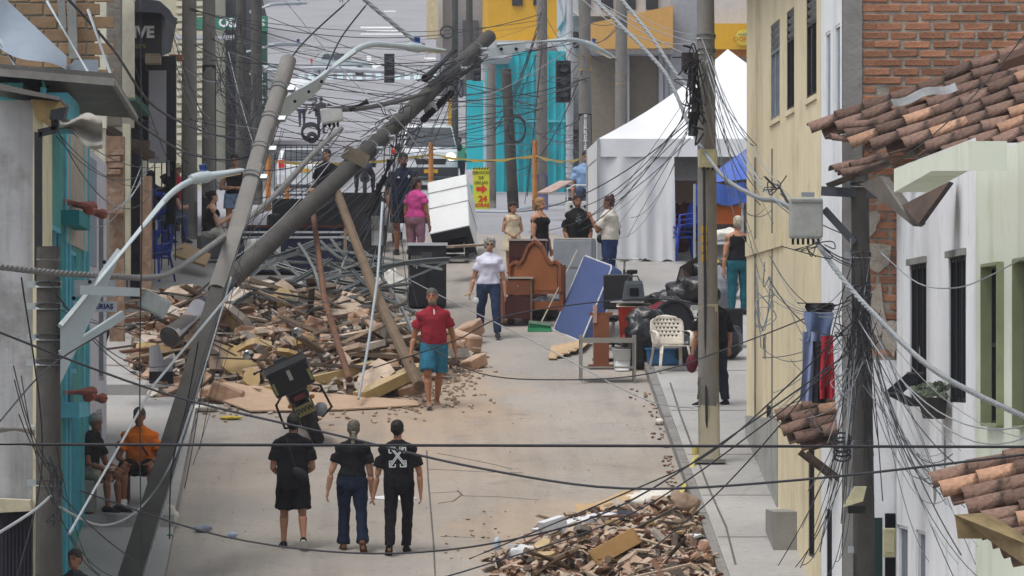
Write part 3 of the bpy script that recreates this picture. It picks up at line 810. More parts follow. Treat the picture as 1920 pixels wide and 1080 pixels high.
for k, (px0, py0, px1, py1, Y, wd) in enumerate(((190, 236, 282, 292, 83, .16), (196, 262, 276, 270, 84, .1), (236, 182, 262, 212, 82, .3))):
    MB().bar(O+P(px0, py0, Y), O+P(px1, py1, Y+1), wd, .1).obj('broken_joist', M_WOODD if k < 2 else mat('dark green awning edge', C('2f5248')), c)
# exposed bricks in the ruined wall, one by one
rr = random.Random(5)
eb = [brick_mesh(0.24, 0.075, 0.05, 300+i) for i in range(4)]
for me in eb: me.materials.clear(); me.materials.append(M_EXPO)
for (px0, px1, py0, py1, Y) in ((198, 230, 262, 395, 80.56), (207, 230, 395, 560, 81.16), (260, 282, 340, 540, 87.96), (162, 176, 20, 150, 79.0)):
    A, B = P(px0, py1, Y), P(px1, py0, Y); z = A.z; row = 0
    while z < B.z:
        x = A.x + (0.05 if row % 2 else 0)
        while x + 0.22 < B.x + 0.03:
            if rr.random() < 0.34:
                o = bpy.data.objects.new('brick', rr.choice(eb)); place(o, c, O+V((x+.1, Y+.02, z)), (0, rr.uniform(-.05, .05), rr.uniform(-.08, .08)))
            x += .25
        z += .095; row += 1

# ---- black fronted shop with the white lettering
s = thing('black_shop', 'black fronted shop with white lettered sign under a rounded awning', 'shop', (FACE_L+0.1, 96, gz(96)))
O = -s.location
MB().span(O+V((-9, 88.6, 0)), O+V((FACE_L-.5, 108, 11))).obj('wall', mat('cream shop wall', C('b5b09d'), var=.15, dirt=(C('7d7868'), .5, 2)), s)
block2 = lambda name, px0, px1, py0, py1, Y, dep, m: MB().span(O+V((P(px0, 0, Y).x, Y, P(0, py1, Y).z)), O+V((P(px1, 0, Y).x, Y+dep, P(0, py0, Y).z))).obj(name, m, s)
block2('shop_front', 252, 330, 105, 300, 92, .3, M_SHOP)
sg = block2('sign_board', 250, 303, 18, 104, 91.0, .2, M_SHOP)
MB().prism([O+P(303, 20, 91), O+P(332, 34, 93), O+P(320, 96, 93), O+P(303, 104, 91)], (0, .2, 0)).obj('sign_return', mat('charcoal panel', C('4a4b50')), s)
aw = MB().loft([[O+P(px, py, Y) for px, py in ((250, 0+dy), (262, -8+dy), (300, -2+dy), (318, 14+dy), (334, 40+dy), (326, 44+dy), (300, 20+dy), (252, 18+dy))] for Y, dy in ((90.2, 4), (91.4, 4))])
aw.obj('awning', mat('dark grey awning', C('4b4d55')), s)
M_LET = mat('white lettering', C('dfe2e6'), bump=0, var=.03)
text('lettering', 'IVE', 0.26, M_LET, s, O+P(269, 61, 90.97), (R(90), 0, 0), bold=0.012)
text('lettering', 'SUPS', 0.10, mat('yellow lettering', C('a89a4a'), bump=0), s, O+P(261, 87, 90.97), (R(90), 0, 0))
block2('grey_column', 279, 311, 132, 305, 91.5, .2, mat('lilac grey cladding', C('8f9098'), var=.08))
block2('ledge', 272, 300, 100, 118, 90.8, .6, mat('rust stained ledge', C('8d8272'), dirt=(C('6a4a38'), .7, 3)))
block2('fascia_end', 318, 342, 102, 112, 93, .5, mat('orange timber', C('9a6a48')))
block2('door', 311, 328, 120, 420, 93.4, .2, M_DARK)
block2('door', 253, 276, 110, 300, 91.9, .05, M_DARK)
block2('frame_post', 314, 318, 120, 330, 92.6, .1, M_ALU)
# security grille in front of the houses, tall thin bars
g = thing('metal_grille', 'black iron grille standing in front of the ruined house and the shop', 'grille', G(255, 560))
O = -g.location
for px in range(212, 350, 13):
    Y = 84 + (px-212)*0.1
    MB().tube([O+P(px, 240+(px-212)*.5, Y), O+P(px, 570-(px-212)*.7, Y)], 0.012, 5).obj('grille_bar', M_BLACKMETAL, g)
for py in (300, 360, 420, 480):
    MB().tube([O+P(212, py+10, 84), O+P(345, py-15, 97)], 0.012, 5).obj('grille_rail', M_BLACKMETAL, g)

# ================================================================== BEYOND THE CROSSING
M_TURQ = mat('turquoise painted wall', C('2ab0bb'), var=.1, scale=1, bump=.1, dirt=(C('1f8d9c'), .5, .8), streak=(C('55bcc4'), .4, 2))
M_YEL = mat('yellow painted facade', C('d3a227'), var=.06, bump=.05, dirt=(C('b0841f'), .4, .5))
M_TAN = mat('tan orange fascia', C('c59a58'), var=.07, bump=.05)
M_GREYB = mat('grey blue facade', C('9a9da6'), var=.1, dirt=(C('7d7f86'), .5, .8))
M_OFFW = mat('off white facade', C('b9bbc0'), var=.1, dirt=(C('8d8e92'), .5, .8))
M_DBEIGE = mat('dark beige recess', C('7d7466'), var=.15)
def pbox(px0, px1, py0, py1, Y, dep):
    a, b_ = P(px0, py1, Y), P(px1, py0, Y); return V((a.x, Y, a.z)), V((b_.x, Y+dep, b_.z))
def fbox(name, root, m, px0, px1, py0, py1, Y, dep):
    a, b_ = pbox(px0, px1, py0, py1, Y, dep); return MB().span(a-root.location, b_-root.location).obj(name, m, root)

t = thing('turquoise_building', 'turquoise single-storey corner building behind the crossing', 'building', (6, 186, gz(186)))
fbox('wall', t, M_TURQ, 926, 1068, 96, 410, 188, 12)
for k in range(9):       # upright ribs of the sheeting
    fbox('wall_rib', t, M_TURQ, 940+k*14, 945+k*14, 98, 372, 187.9, .2)
fbox('wall_band', t, mat('pale turquoise stripe', C('58c0cc')), 930, 1066, 225, 229, 187.85, .2)
fbox('canopy', t, M_OFFW, 905, 960, 96, 108, 184, 4)
fbox('pillar', t, M_TURQ, 876, 906, 150, 392, 180, 1)
fbox('doorway', t, mat('pale blue door', C('9fc0cf')), 905, 918, 240, 372, 186, .4)
n = thing('ochre_fronted_building', 'building with tan orange fascia band behind the white tent', 'building', (11, 190, gz(190)))
MB().prism([P(1106, 44, 186)-n.location+V((0, 0, 0)), P(1262, 10, 186)-n.location, P(1262, 90, 186)-n.location, P(1106, 92, 186)-n.location], (0, 8, 0)).obj('fascia', M_TAN, n)
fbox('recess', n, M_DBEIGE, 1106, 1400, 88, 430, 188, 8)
fbox('soffit', n, M_OFFW, 1106, 1262, 88, 100, 186.5, 2)
for a in (1172, 1236, 1246): fbox('column', n, M_OFFW, a, a+8, 98, 430, 187.5, .6)
fbox('upper_wall', n, M_OFFW, 1060, 1256, -60, 30, 190, 8)
fbox('corrugated_wall', n, M_GREYB, 1256, 1330, -60, 430, 187, 8)
for k in range(4): fbox('window', n, M_GLASS, 1085+k*42, 1108+k*42, -30, 18, 189.9, .3)
y = thing('yellow_sign_building', 'white building with yellow fascia carrying a round red and blue sign', 'building', (13.5, 183, gz(183)))
fbox('wall', y, M_OFFW, 1325, 1480, -80, 430, 186, 8)
fbox('fascia', y, M_YEL, 1330, 1480, 44, 92, 184, 2)
fbox('shade_board', y, mat('orange board', C('b8782a')), 1330, 1480, 92, 104, 184.4, 1.5)
sgn = MB().tube([P(1394, 70, 183.9)-y.location, P(1394, 70, 183.8)-y.location], 0.27, 20).obj('round_sign', mat('pale yellow disc', C('d9c84a')), y)
text('lettering', 'OOND', .22, mat('sign red', C('c83a28'), bump=0), y, P(1394, 74, 183.77)-y.location, (R(90), 0, 0))
text('lettering', 'moda', .15, mat('sign blue', C('4a6a9a'), bump=0), y, P(1394, 64, 183.77)-y.location, (R(90), 0, 0))
w = thing('grey_white_building', 'grey white building with small windows behind the lettered pole', 'building', (8.4, 192, gz(192)))
fbox('wall', w, M_OFFW, 1064, 1150, 30, 430, 191, 10)
fbox('wall', w, mat('lighter panel', C('c9cbd0')), 1066, 1110, 150, 430, 190.8, .3)
for (a, b_, c_, d_) in ((1075, 1086, 243, 265), (1116, 1132, 130, 148), (1074, 1098, 60, 90), (1108, 1125, 60, 88)): fbox('window', w, M_GLASS, a, b_, c_, d_, 190.6, .3)
fbox('orange_sign', w, mat('orange shop sign', C('d86a40')), 1137, 1152, 156, 184, 189, .3)
yb = thing('yellow_building', 'bright yellow building front high up the avenue', 'building', (8, 232, gz(232)))
fbox('wall', yb, M_YEL, 915, 1060, -70, 78, 230, 14)
fbox('lower_wall', yb, M_OFFW, 905, 1060, 78, 330, 231, 12)
fbox('roof_edge', yb, M_OFFW, 900, 1062, 76, 90, 229, 3)
for k in range(2): fbox('window', yb, M_GLASS, 960+k*40, 980+k*40, -50, 10, 229.9, .3)
gb = thing('grey_building', 'plain grey building with a dark window at the side of the avenue', 'building', (6, 244, gz(244)))
fbox('wall', gb, M_GREYB, 826, 915, -70, 150, 240, 14)
fbox('window', gb, mat('dark grey window', C('575c68')), 868, 897, 38, 120, 239.8, .3)
fbox('pilaster', gb, M_OFFW, 818, 830, -70, 90, 239, 2)
# pale folded signs on the near corner of that building
fbox('panel', gb, mat('cream panel', C('c9bfa0')), 800, 822, -5, 72, 238, .6)

# left side of the avenue
cb = thing('cream_louvred_building', 'cream building with horizontal louvres behind the grey poles', 'building', (-6.5, 190, gz(190)))
fbox('wall', cb, mat('cream siding', C('bdb79f'), var=.1), 250, 400, -90, 420, 190, 20)
for k in range(22): fbox('siding_slat', cb, mat('cream slat', C('c9c4ae'), var=.1), 330, 399, -40+k*14, -31+k*14, 189.85, .12)
fbox('green_sign', cb, mat('green shop sign', C('3f7f6a'), var=.1), 368, 452, 32, 54, 188, .4)
text('lettering', 'M OSA', .42, M_LET, cb, P(420, 43, 187.95)-cb.location, (R(90), 0, 0), bold=.015)
fbox('white_ledge', cb, M_OFFW, 330, 440, 66, 72, 187.5, 1)
ds = thing('dark_shop_row', 'dark cluttered shop fronts at the left of the avenue', 'shop', (-5, 215, gz(215)))
fbox('wall', ds, mat('charcoal shop front', C('4d4f55'), var=.3, scale=1), 398, 478, -60, 330, 208, 30)
for k in range(7):
    fbox('panel', ds, mat('shop panel %d' % (k % 4), [C('6a6d74'), C('8d8a86'), C('5a4d45'), C('3a4a50')][k % 4], var=.3), 402+k*10, 409+k*10, 60+(k*37) % 80, 180+(k*53) % 120, 207.8, .25)
gs = fbox('vertical_sign', ds, mat('dark green vertical sign', C('335f50'), var=.15), 486, 500, 38, 290, 205, .4)
fbox('sign_cap', ds, mat('bright green cap', C('3f9474')), 484, 502, 30, 58, 204.9, .5)
text('lettering', 'S', .38, M_LET, ds, P(492, 44, 204.8)-ds.location, (R(90), 0, 0), bold=.015)
for i, ch in enumerate('CICLA'): text('lettering', ch, .30, M_LET, ds, P(493, 128+i*17, 204.9)-ds.location, (R(90), 0, 0), bold=.012)
for i, (x0, x1, Y0, col) in enumerate(((-11.5, -7.6, 345, 'a5a099'), (-12.2, -9.2, 420, '8f8c90'), (-13, -10.5, 500, 'b0a898'))):
    hb = thing('avenue_house', ['grey house far up on the left kerb of the avenue', 'slate house behind the grey one far up the avenue', 'sandy house at the top of the avenue on the left'][i], 'house', ((x0+x1)/2, Y0+8, gz(Y0)))
    wl = MB().span((x0-hb.location.x, -8, -2), (x1-hb.location.x, 20, 8)).obj('wall', mat('avenue wall %d' % i, C(col), var=.15), hb)
    for k in range(3): MB().span((x1-hb.location.x-.02, -6+k*6, 2), (x1-hb.location.x+.05, -4+k*6, 4)).obj('window', M_GLASS, hb)
for i, (x0, Y0, col) in enumerate(((9.0, 290, 'a8a6a4'), (10.5, 380, '9a8f86'), (12.0, 470, 'b5b2ae'))):
    hb = thing('avenue_house', ['pale grey house on the right of the avenue above the grey building', 'brown grey house further up the right of the avenue', 'white house at the top of the avenue on the right'][i], 'house', (x0+4, Y0+10, gz(Y0)))
    MB().span((-4, -10, -2), (6, 18, 9)).obj('wall', mat('avenue wall r%d' % i, C(col), var=.15), hb)
    for k in range(3): MB().span((-4.05, -6+k*6, 2), (-3.98, -4+k*6, 4)).obj('window', M_GLASS, hb)

# ================================================================== PEOPLE
SKINS = {}
def skin(h): 
    return mat('skin ' + h, C(h), rough=0.6, var=0.08, scale=14, bump=0.04, spec=0.35)
def cloth(h, rough=0.9):
    return mat('cloth ' + h, C(h), rough=rough, var=0.14, scale=9, bump=0.25, bscale=70, spec=0.15)
TEX = bpy.data.textures.new('folds', 'CLOUDS'); TEX.noise_scale = 0.10; TEX.noise_depth = 1
TEX2 = bpy.data.textures.new('hair strands', 'CLOUDS'); TEX2.noise_scale = 0.03; TEX2.noise_depth = 1
def remesh(o, vox, it=3, disp=0.0, tex=None, fac=0.5):
    md = o.modifiers.new('r', 'REMESH'); md.mode = 'VOXEL'; md.voxel_size = vox; md.use_smooth_shade = True
    if it:
        sm = o.modifiers.new('s', 'SMOOTH'); sm.factor = fac; sm.iterations = it
    if disp:
        d = o.modifiers.new('d', 'DISPLACE'); d.texture = tex or TEX; d.strength = disp; d.mid_level = 0.5
        d.texture_coords = 'OBJECT'; d.texture_coords_object = None
        d.texture_coords = 'LOCAL'
    BAKE.append(o); return o
def ring(c, x, y, rx, ry, n=14, p=2.3):
    """a rounded-box section"""
    out = []
    for i in range(n):
        a = 2*math.pi*i/n; ca, sa = math.cos(a), math.sin(a)
        out.append(c + x*(math.copysign(abs(ca)**(2/p), ca)*rx) + y*(math.copysign(abs(sa)**(2/p), sa)*ry))
    return out

def person(label, loc, yaw, H=1.68, sk='a9775c', build=1.0, female=False,
           arms=None, legs=None, lean=0.0, side=0.0, twist=0.0, head=(0, 0, 0),
           top=None, bottom=None, shoes=None, hair=None, dress=None, lod=1.0, extras=None, group=None, foot_out=0.12, hands=True, belly=0.0):
    """arms: {'L': (upper arm direction, forearm direction), 'R': ...}; legs the same with thigh and shin.
    In the body's own frame x is its right, y is forward, z is up.  top = (colour, sleeve, hem, loose)."""
    root = thing('person', label, 'person', loc, yaw, group)
    vox = 0.0105*lod
    A = {'L': ((-0.16, 0.0, -1), (-0.06, 0.22, -1)), 'R': ((0.16, 0.0, -1), (0.06, 0.22, -1))}
    A.update(arms or {})
    Lg = {'L': ((-0.03, 0.02, -1), (0, -0.03, -1)), 'R': ((0.03, 0.02, -1), (0, -0.03, -1))}
    Lg.update(legs or {})
    wS = (0.105 if female else 0.118)*build**0.5*H
    wH = (0.056)*H
    lt, ls, fh = 0.245*H, 0.243*H, 0.042*H
    lu, lf = 0.178*H, 0.150*H
    nrm = lambda v: V(v).normalized()
    # legs first: the hip height follows from the lower foot
    foot = {}
    low = 1e9
    for sd, sg in (('L', -1), ('R', 1)):
        hip = V((sg*wH, 0, 0)); kn = hip + nrm(Lg[sd][0])*lt; an = kn + nrm(Lg[sd][1])*ls
        foot[sd] = [hip, kn, an]; low = min(low, an.z)
    hz = -low + fh
    for sd in foot: foot[sd] = [p + V((0, 0, hz)) for p in foot[sd]]
    hipc = V((0, 0, hz))
    RS = Matrix.Rotation(-lean, 3, 'X') @ Matrix.Rotation(side, 3, 'Y')
    RT = RS @ Matrix.Rotation(twist, 3, 'Z')
    def sp(z, x=0.0, y=0.0):          # z in body heights above the hip joint
        k = max(0.0, min(1.0, (z + 0.02)/0.10))
        q = RS.to_quaternion(); q0 = Matrix.Identity(3).to_quaternion(); qq = q0.slerp(q, k)
        if z > 0.12: r = RT
        else: r = qq.to_matrix()
        return hipc + r @ V((x, y, z*H)), r
    B = build
    fem = 1 if female else 0
    # torso sections: (height above hip, half width, half depth, forward)
    secs = [(-0.075, 0.055, 0.045, 0.0), (-0.04, 0.088+0.008*fem, 0.060, -0.004), (0.01, 0.096+0.008*fem, 0.066, -0.006), (0.06, 0.090, 0.060+belly*.5, 0.0+belly*.4), (0.10, 0.080-0.006*fem, 0.056+belly, 0.002+belly*.7),
            (0.16, 0.086-0.004*fem, 0.060+belly*.4, 0.003), (0.21, 0.097-0.006*fem, 0.066+0.010*fem, 0.006+0.004*fem), (0.255, 0.104, 0.058, 0.0), (0.278, 0.094, 0.046, -0.004), (0.306, 0.048, 0.036, -0.004)]
    def torso(mb, grow=0.0, z0=-1, z1=1, top_r=None, flare=0.0):
        rings = []
        for z, rx, ry, fy in secs:
            if z < z0 or z > z1: continue
            p, r = sp(z, 0, fy*H)
            g = grow + (flare*max(0, (0.1-z))*3 if flare else 0)
            bw = B if z < 0.25 else B**0.5
            rings.append(ring(p, r @ V((1, 0, 0)), r @ V((0, 1, 0)), rx*H*bw + g, ry*H*B + g))
        mb.loft(rings)
    mb = MB()
    torso(mb)
    # neck and head
    pn, rn = sp(0.29); ph0, _ = sp(0.305)
    RH = RT @ Matrix.Rotation(head[1], 3, 'Z') @ Matrix.Rotation(-head[0], 3, 'X') @ Matrix.Rotation(head[2], 3, 'Y')
    hc = sp(0.330)[0] + RH @ V((0, 0.012*H, 0.062*H))
    mb.tube([pn - rn @ V((0, 0, .02*H)), hc - RH @ V((0, .008*H, .035*H))], [.036*H*B**.5, .031*H*B**.3], 10)
    hh = H if H > 1.4 else 1.42
    hp = lambda x, y, z: hc + RH @ V((x*hh, y*hh, z*hh))
    mb.ell(hp(0, -.004, .012), (0.044*hh, .055*hh, .056*hh), RH, 14, 10)
    mb.ell(hp(0, .016, -.030), (0.034*hh, .036*hh, .038*hh), RH, 12, 8)
    mb.ell(hp(0, .052, -.012), (0.0085*hh, .010*hh, .013*hh), RH, 8, 6)
    mb.ell(hp(0, .044, -.045), (.014*hh, .010*hh, .010*hh), RH, 8, 6)
    mb.ell(hp(0, .042, .012), (.030*hh, .012*hh, .007*hh), RH, 8, 6)
    for sg in (-1, 1): mb.ell(hp(sg*.044, -.004, -.004), (.007*hh, .013*hh, .019*hh), RH, 8, 6)
    # arms
    J = {}
    for sd, sg in (('L', -1), ('R', 1)):
        s0, r = sp(0.244); s0 = s0 + r @ V((sg*wS*.94, -.004*H, 0))
        e = s0 + (RT @ nrm(A[sd][0]))*lu; w = e + (RT @ nrm(A[sd][1]))*lf
        J[sd] = (s0, e, w)
        ab = B**0.7
        mb.ell(s0, .031*H*ab, None, 10, 8); mb.tube([s0, s0.lerp(e, .45), e], [.033*H*ab, .030*H*ab, .024*H*ab], 10)
        mb.tube([sp(.318)[0], s0 + RT @ V((-sg*.012*H, 0, -.004*H))], [.028*H, .030*H*ab], 10)
        mb.ell(e, .0245*H*ab, None, 10, 6)
        mb.tube([e, e.lerp(w, .3), w], [.024*H*ab, .025*H*ab, .0165*H*ab], 10)
        # palm
        d = (w-e).normalized(); sidev = d.cross(RT @ V((0, 1, 0)))
        if sidev.length < .2: sidev = RT @ V((1, 0, 0))
        sidev.normalize(); nv = sidev.cross(d).normalized()
        fw = nv if nv.dot(RT @ V((0, 1, 0))) > 0 else -nv            # palm edge that leads (thumb side)
        inn = sidev if sidev.dot(RT @ V((-sg, 0, 0))) > 0 else -sidev
        J[sd+'h'] = (d, fw, inn)
        mb.loft([ring(w + d*(k*H), fw, inn, a*H, bq*H, 10) for k, a, bq in ((-.005, .016, .013), (.015, .021, .012), (.05, .024, .011), (.058, .021, .008))])
    # legs
    for sd, sg in (('L', -1), ('R', 1)):
        h0, k, a = foot[sd]
        lb = B**0.8*(.84 if bottom and bottom[1] > 1.5 else 1.0)
        mb.tube([h0 + V((0, 0, .03*H)), h0, h0.lerp(k, .4), h0.lerp(k, .85), k], [.050*H*lb, .055*H*lb, .047*H*lb, .036*H*lb, .034*H*lb], 12)
        mb.ell(k, .034*H*lb, None, 10, 6)
        sh = (a-k).normalized(); back = V((0, -1, 0)) - sh*V((0, -1, 0)).dot(sh)
        back = back.normalized() if back.length > .05 else V((0, 0, 0))
        mb.tube([k, k.lerp(a, .3) + back*.008*H, k.lerp(a, .7), a, a - V((0, 0, .02*H))], [.033*H*lb, .034*H*lb, .024*H*lb, .020*H*lb, .02*H*lb], 12)
        fd = rotz(-sg*foot_out) @ V((0, 1, 0)); fu = V((0, 0, 1))
        if nrm(Lg[sd][1]).y < -.2: fd = V((fd.x, .72, -.69)); fu = V((0, .69, .72))
        if Lg[sd][1][2] > -0.9*V(Lg[sd][1]).length and Lg[sd][1][1] < -0.3: pass
        mb.loft([ring(a + fd*(y*H) + fu*(z*H), fd.cross(fu), fu, rx*H, rz*H, 10) for y, z, rx, rz in ((-.038, -.022, .017, .018), (-.01, -.018, .022, .024), (.05, -.026, .026, .015), (.085, -.030, .024, .011), (.105, -.032, .016, .009))])
        J[sd+'f'] = (a, fd, fu)
    body = mb.obj('body', skin(sk), root)
    remesh(body, vox, 7)
    # fingers grow out of the palm, each its own bent chain
    if hands:
        fg = MB()
        for sd in 'LR':
            _, _, w = J[sd]; d, fwv, inn = J[sd+'h']
            for i, (off, ln) in enumerate(((.017, .040), (.006, .046), (-.006, .043), (-.017, .034))):
                b0 = w + d*(.052*H) + fwv*(off*H)
                p1 = b0 + (d*.85 + inn*.25).normalized()*ln*.5*H; p2 = p1 + (d*.6 + inn*.6).normalized()*ln*.45*H
                fg.tube([b0 - d*.012*H, b0, p1, p2], [.0058*H, .0058*H, .0052*H, .0040*H], 6)
            t0 = w + d*(.018*H) + fwv*(.017*H); t1 = t0 + (d*.7 + fwv*.7 + inn*.2).normalized()*.022*H; t2 = t1 + (d + fwv*.15 + inn*.2).normalized()*.020*H
            fg.tube([t0 - fwv*.006*H, t0, t1, t2], [.0072*H, .0072*H, .0062*H, .0045*H], 6)
        f_ = fg.mesh('fingers', skin(sk), True)
        J['fingers'] = f_
        body['fingers'] = f_.name
    # face
    ey = MB()
    for sg in (-1, 1): ey.ell(hp(sg*.0175, .0475, .002), (.0065*hh, .004*hh, .004*hh), RH, 8, 5)
    ey.obj('eyes', mat('eye', C('1c1512'), rough=.2, bump=0), root, smooth=True)
    br = MB()
    for sg in (-1, 1): br.tube([hp(sg*.008, .0525, .013), hp(sg*.018, .053, .0165), hp(sg*.029, .045, .013)], [.0022*hh, .003*hh, .0015*hh], 6)
    hcol = (hair or {}).get('col', '1d1917')
    br.obj('eyebrows', mat('hair ' + hcol, C(hcol), rough=.6, var=.3, scale=30, bump=.5, bscale=90), root, smooth=True)
    MB().tube([hp(-.013, .0505, -.0415), hp(0, .0545, -.040), hp(.013, .0505, -.0415)], [.002*hh, .0038*hh, .002*hh], 6).obj('mouth', mat('lips', C('7a443c'), bump=0), root, smooth=True)
    # hair
    hr = hair or {'style': 'short'}
    st = hr.get('style', 'short')
    mh = mat('hair ' + hcol, C(hcol), rough=.6, var=.3, scale=30, bump=.5, bscale=90)
    if st != 'bald':
        hb = MB()
        hb.ell(hp(0, -.009, .029), (.0495*hh, .058*hh, .050*hh), RH, 14, 10); hb.ell(hp(0, -.022, .008), (.0495*hh, .046*hh, .046*hh), RH, 14, 10)
        if st in ('short', 'cap'):
            hb.ell(hp(0, -.030, -.004), (.041*hh, .032*hh, .036*hh), RH, 12, 8)
        if st == 'top':
            hb.ell(hp(0, -.026, -.002), (.042*hh, .034*hh, .034*hh), RH, 12, 8); hb.ell(hp(0, .012, .055), (.036*hh, .036*hh, .022*hh), RH, 12, 8)
        if st in ('bun', 'tied', 'braid'):
            hb.ell(hp(0, -.028, -.006), (.042*hh, .034*hh, .040*hh), RH, 12, 8)
        if st == 'bun': hb.ell(hp(0, -.062, .040), .025*hh, None, 10, 8)
        if st == 'topknot': hb.ell(hp(0, -.035, .074), .022*hh, None, 10, 8); hb.ell(hp(0, -.03, -.006), (.043*hh, .034*hh, .04*hh), RH, 12, 8)
        if st == 'tied': hb.tube([hp(0, -.055, .02), hp(0, -.075, -.02), hp(0, -.065, -.075)], [.014*hh, .017*hh, .006*hh], 8)
        if st in ('long', 'bob'):
            dn = -.16 if st == 'long' else -.062
            hb.loft([ring(hp(0, yq, z), RH @ V((1, 0, 0)), RH @ V((0, 1, 0)), a*hh, bq*hh, 12) for yq, z, a, bq in ((-.016, .03, .049, .045), (-.02, -.01, .052, .040), (-.030, -.05, .052, .034), (-.042, dn, .044, .020))])
        if st == 'curly':
            for i in range(26):
                a = i*2.4; z = -.02 + .085*(i/26)
                r_ = .05*math.sqrt(max(.05, 1-((z-.02)/.075)**2))
                pp = (math.cos(a)*r_*.95, -.012+math.sin(a)*r_*1.05, z)
                if pp[1] > .03 and z < .035: continue
                hb.ell(hp(*pp), .017*hh, None, 7, 5)
        ho = hb.obj('hair', mh, root)
        remesh(ho, .008*lod, 1, .012, TEX2)
        if st == 'braid':
            bb = MB(); q = hp(0, -.060, -.02)
            for i in range(11):
                z = q.z - i*.032; t = i/10
                pt, rr_ = sp(0.25-.018*i, 0, -.062*H) if i > 2 else (V((q.x, q.y, z)), None)
                c_ = V((q.x*(1-t), min(q.y, pt.y), z))
                for sgn in (-1, 1): bb.ell(c_ + V((sgn*.010, 0, 0)), (.017*(1-.5*t), .015, .022), Matrix.Rotation(sgn*.5, 3, 'Y'), 8, 6)
            bb.obj('braid', mat('grey braided hair', C('8d8577'), rough=.6, var=.3, scale=30, bump=.5), root, smooth=True)
    if st == 'cap' or hr.get('cap'):
        cc = hr.get('cap', 'b9b39a'); cb_ = MB()
        cb_.ell(hp(0, -.008, .034), (.050*hh, .058*hh, .044*hh), RH, 14, 8)
        cb_.loft([ring(hp(0, yq, z), RH @ V((1, 0, 0)), RH @ V((0, 0, 1)), a*hh, .003*hh, 10) for yq, z, a in ((.03, .03, .042), (.065, .026, .038), (.085, .02, .022))])
        cb_.obj('cap', cloth(cc), root, smooth=True)
    if hr.get('beard'):
        MB().ell(hp(0, .017, -.046), (.034*hh, .037*hh, .028*hh), RH, 12, 8).obj('beard', mat('hair ' + hr['beard'], C(hr['beard']), rough=.7, bump=.5, bscale=90), root, smooth=True)
    if hr.get('glasses'):
        g = MB()
        for sg in (-1, 1): g.ell(hp(sg*.018, .0525, .003), (.013*hh, .003*hh, .010*hh), RH, 8, 6)
        g.tube([hp(-.03, .048, .005), hp(-.045, 0, .004)], .0015*hh, 5).tube([hp(.03, .048, .005), hp(.045, 0, .004)], .0015*hh, 5).obj('glasses', mat('dark lens', C('18181c'), rough=.15, bump=0), root, smooth=True)
    # clothing
    def sleeve(mb, frac, g):
        for sd, sg in (('L', -1), ('R', 1)):
            s0, e, w = J[sd]; ab = B**.7
            if frac <= 0: continue
            q = s0; rs = .033*H*ab + g*.6
            mb.ell(s0, rs, None, 12, 8)
            mb.tube([sp(.304)[0], s0 + RT @ V((-sg*.012*H, 0, -.006*H))], [.034*H, rs*1.0], 12)
            if frac <= 1:
                en = s0.lerp(e, frac); mb.tube([q, s0.lerp(en, .5), en], [rs, .037*H*ab+g, .039*H*ab+g*1.3], 12)
            else:
                en = e.lerp(w, frac-1); mb.tube([q, s0.lerp(e, .5), e, en], [rs, .035*H*ab+g, .031*H*ab+g, .024*H*ab+g], 12); mb.ell(e, .03*H*ab+g, None, 10, 6)
    if top:
        col, slv, hem, loose = top[:4]
        sb = MB()
        keep = [s_ for s_ in secs]
        rings = []
        zs = [hem] + [s_[0] for s_ in secs if s_[0] > hem + .012]
        for z in zs:
            # interpolate a section
            for (z0, a0, b0, f0), (z1, a1, b1, f1) in zip(secs, secs[1:]):
                if z0 <= z <= z1:
                    t_ = (z-z0)/(z1-z0); rx = a0+(a1-a0)*t_; ry = b0+(b1-b0)*t_; fy = f0+(f1-f0)*t_; break
            else:
                rx, ry, fy = secs[0][1], secs[0][2], 0; rx, ry = .094+.006*fem, .064
            if z < -.03: rx, ry = .094+.008*fem, .064
            if slv <= 0 and z > .27: continue
            if .245 < z < .29 and slv > 0: rx = (.119 if z < .27 else .104)*(1 - .07*fem)
            if z >= .30: rx, ry = .048, .040
            p, r = sp(z, 0, fy*H); g = (.008 + loose)*(1 if z < .2 else .85 if z < .27 else .6)
            bw = B if z < 0.25 else B**0.5
            rx2 = rx*H*bw + g; ry2 = ry*H*B + g
            if loose > .015 and z < .15: rx2 = max(rx2, .094*H*B+g); ry2 = max(ry2, .062*H*B+g)
            rings.append(ring(p, r @ V((1, 0, 0)), r @ V((0, 1, 0)), rx2, ry2))
        if slv > 0: p, r = sp(.322); rings.append(ring(p, r @ V((1, 0, 0)), r @ V((0, 1, 0)), .040*H, .038*H))
        sb.loft(rings)
        sleeve(sb, slv, .003+loose*.45)
        if slv <= 0:
            for sg in (-1, 1):
                a_, r = sp(.258); pts_ = [a_ + r @ V((sg*.055*H, .055*H, 0)), sp(.292)[0] + r @ V((sg*.055*H, 0, 0)), a_ + r @ V((sg*.055*H, -.058*H, 0))]
                sb.tube(pts_, .010*H, 6)
        so = sb.obj(top[4] if len(top) > 4 else 'shirt', cloth(col), root)
        remesh(so, .013*lod, 6, .024 if lod < 1.4 else .0)
        J['shirt'] = so
    if dress:
        col, hem, slv = dress; db = MB(); rings = []
        for z, g, k in ((hem, .05, 1.25), (-.12, .035, 1.15), (-.03, .022, 1.05), (.06, .016, 1), (.12, .014, 1), (.2, .012, 1), (.255, .008, 1), (.288, .004, 1)):
            best = min(secs, key=lambda q: abs(q[0]-max(-.03, z))); p, r = sp(z)
            rings.append(ring(p, r @ V((1, 0, 0)), r @ V((0, 1, 0)), best[1]*H*B*k+g, best[2]*H*B*k+g))
        db.loft(rings); sleeve(db, slv, .004)
        remesh(db.obj('dress', cloth(col), root), .013*lod, 2, .018)
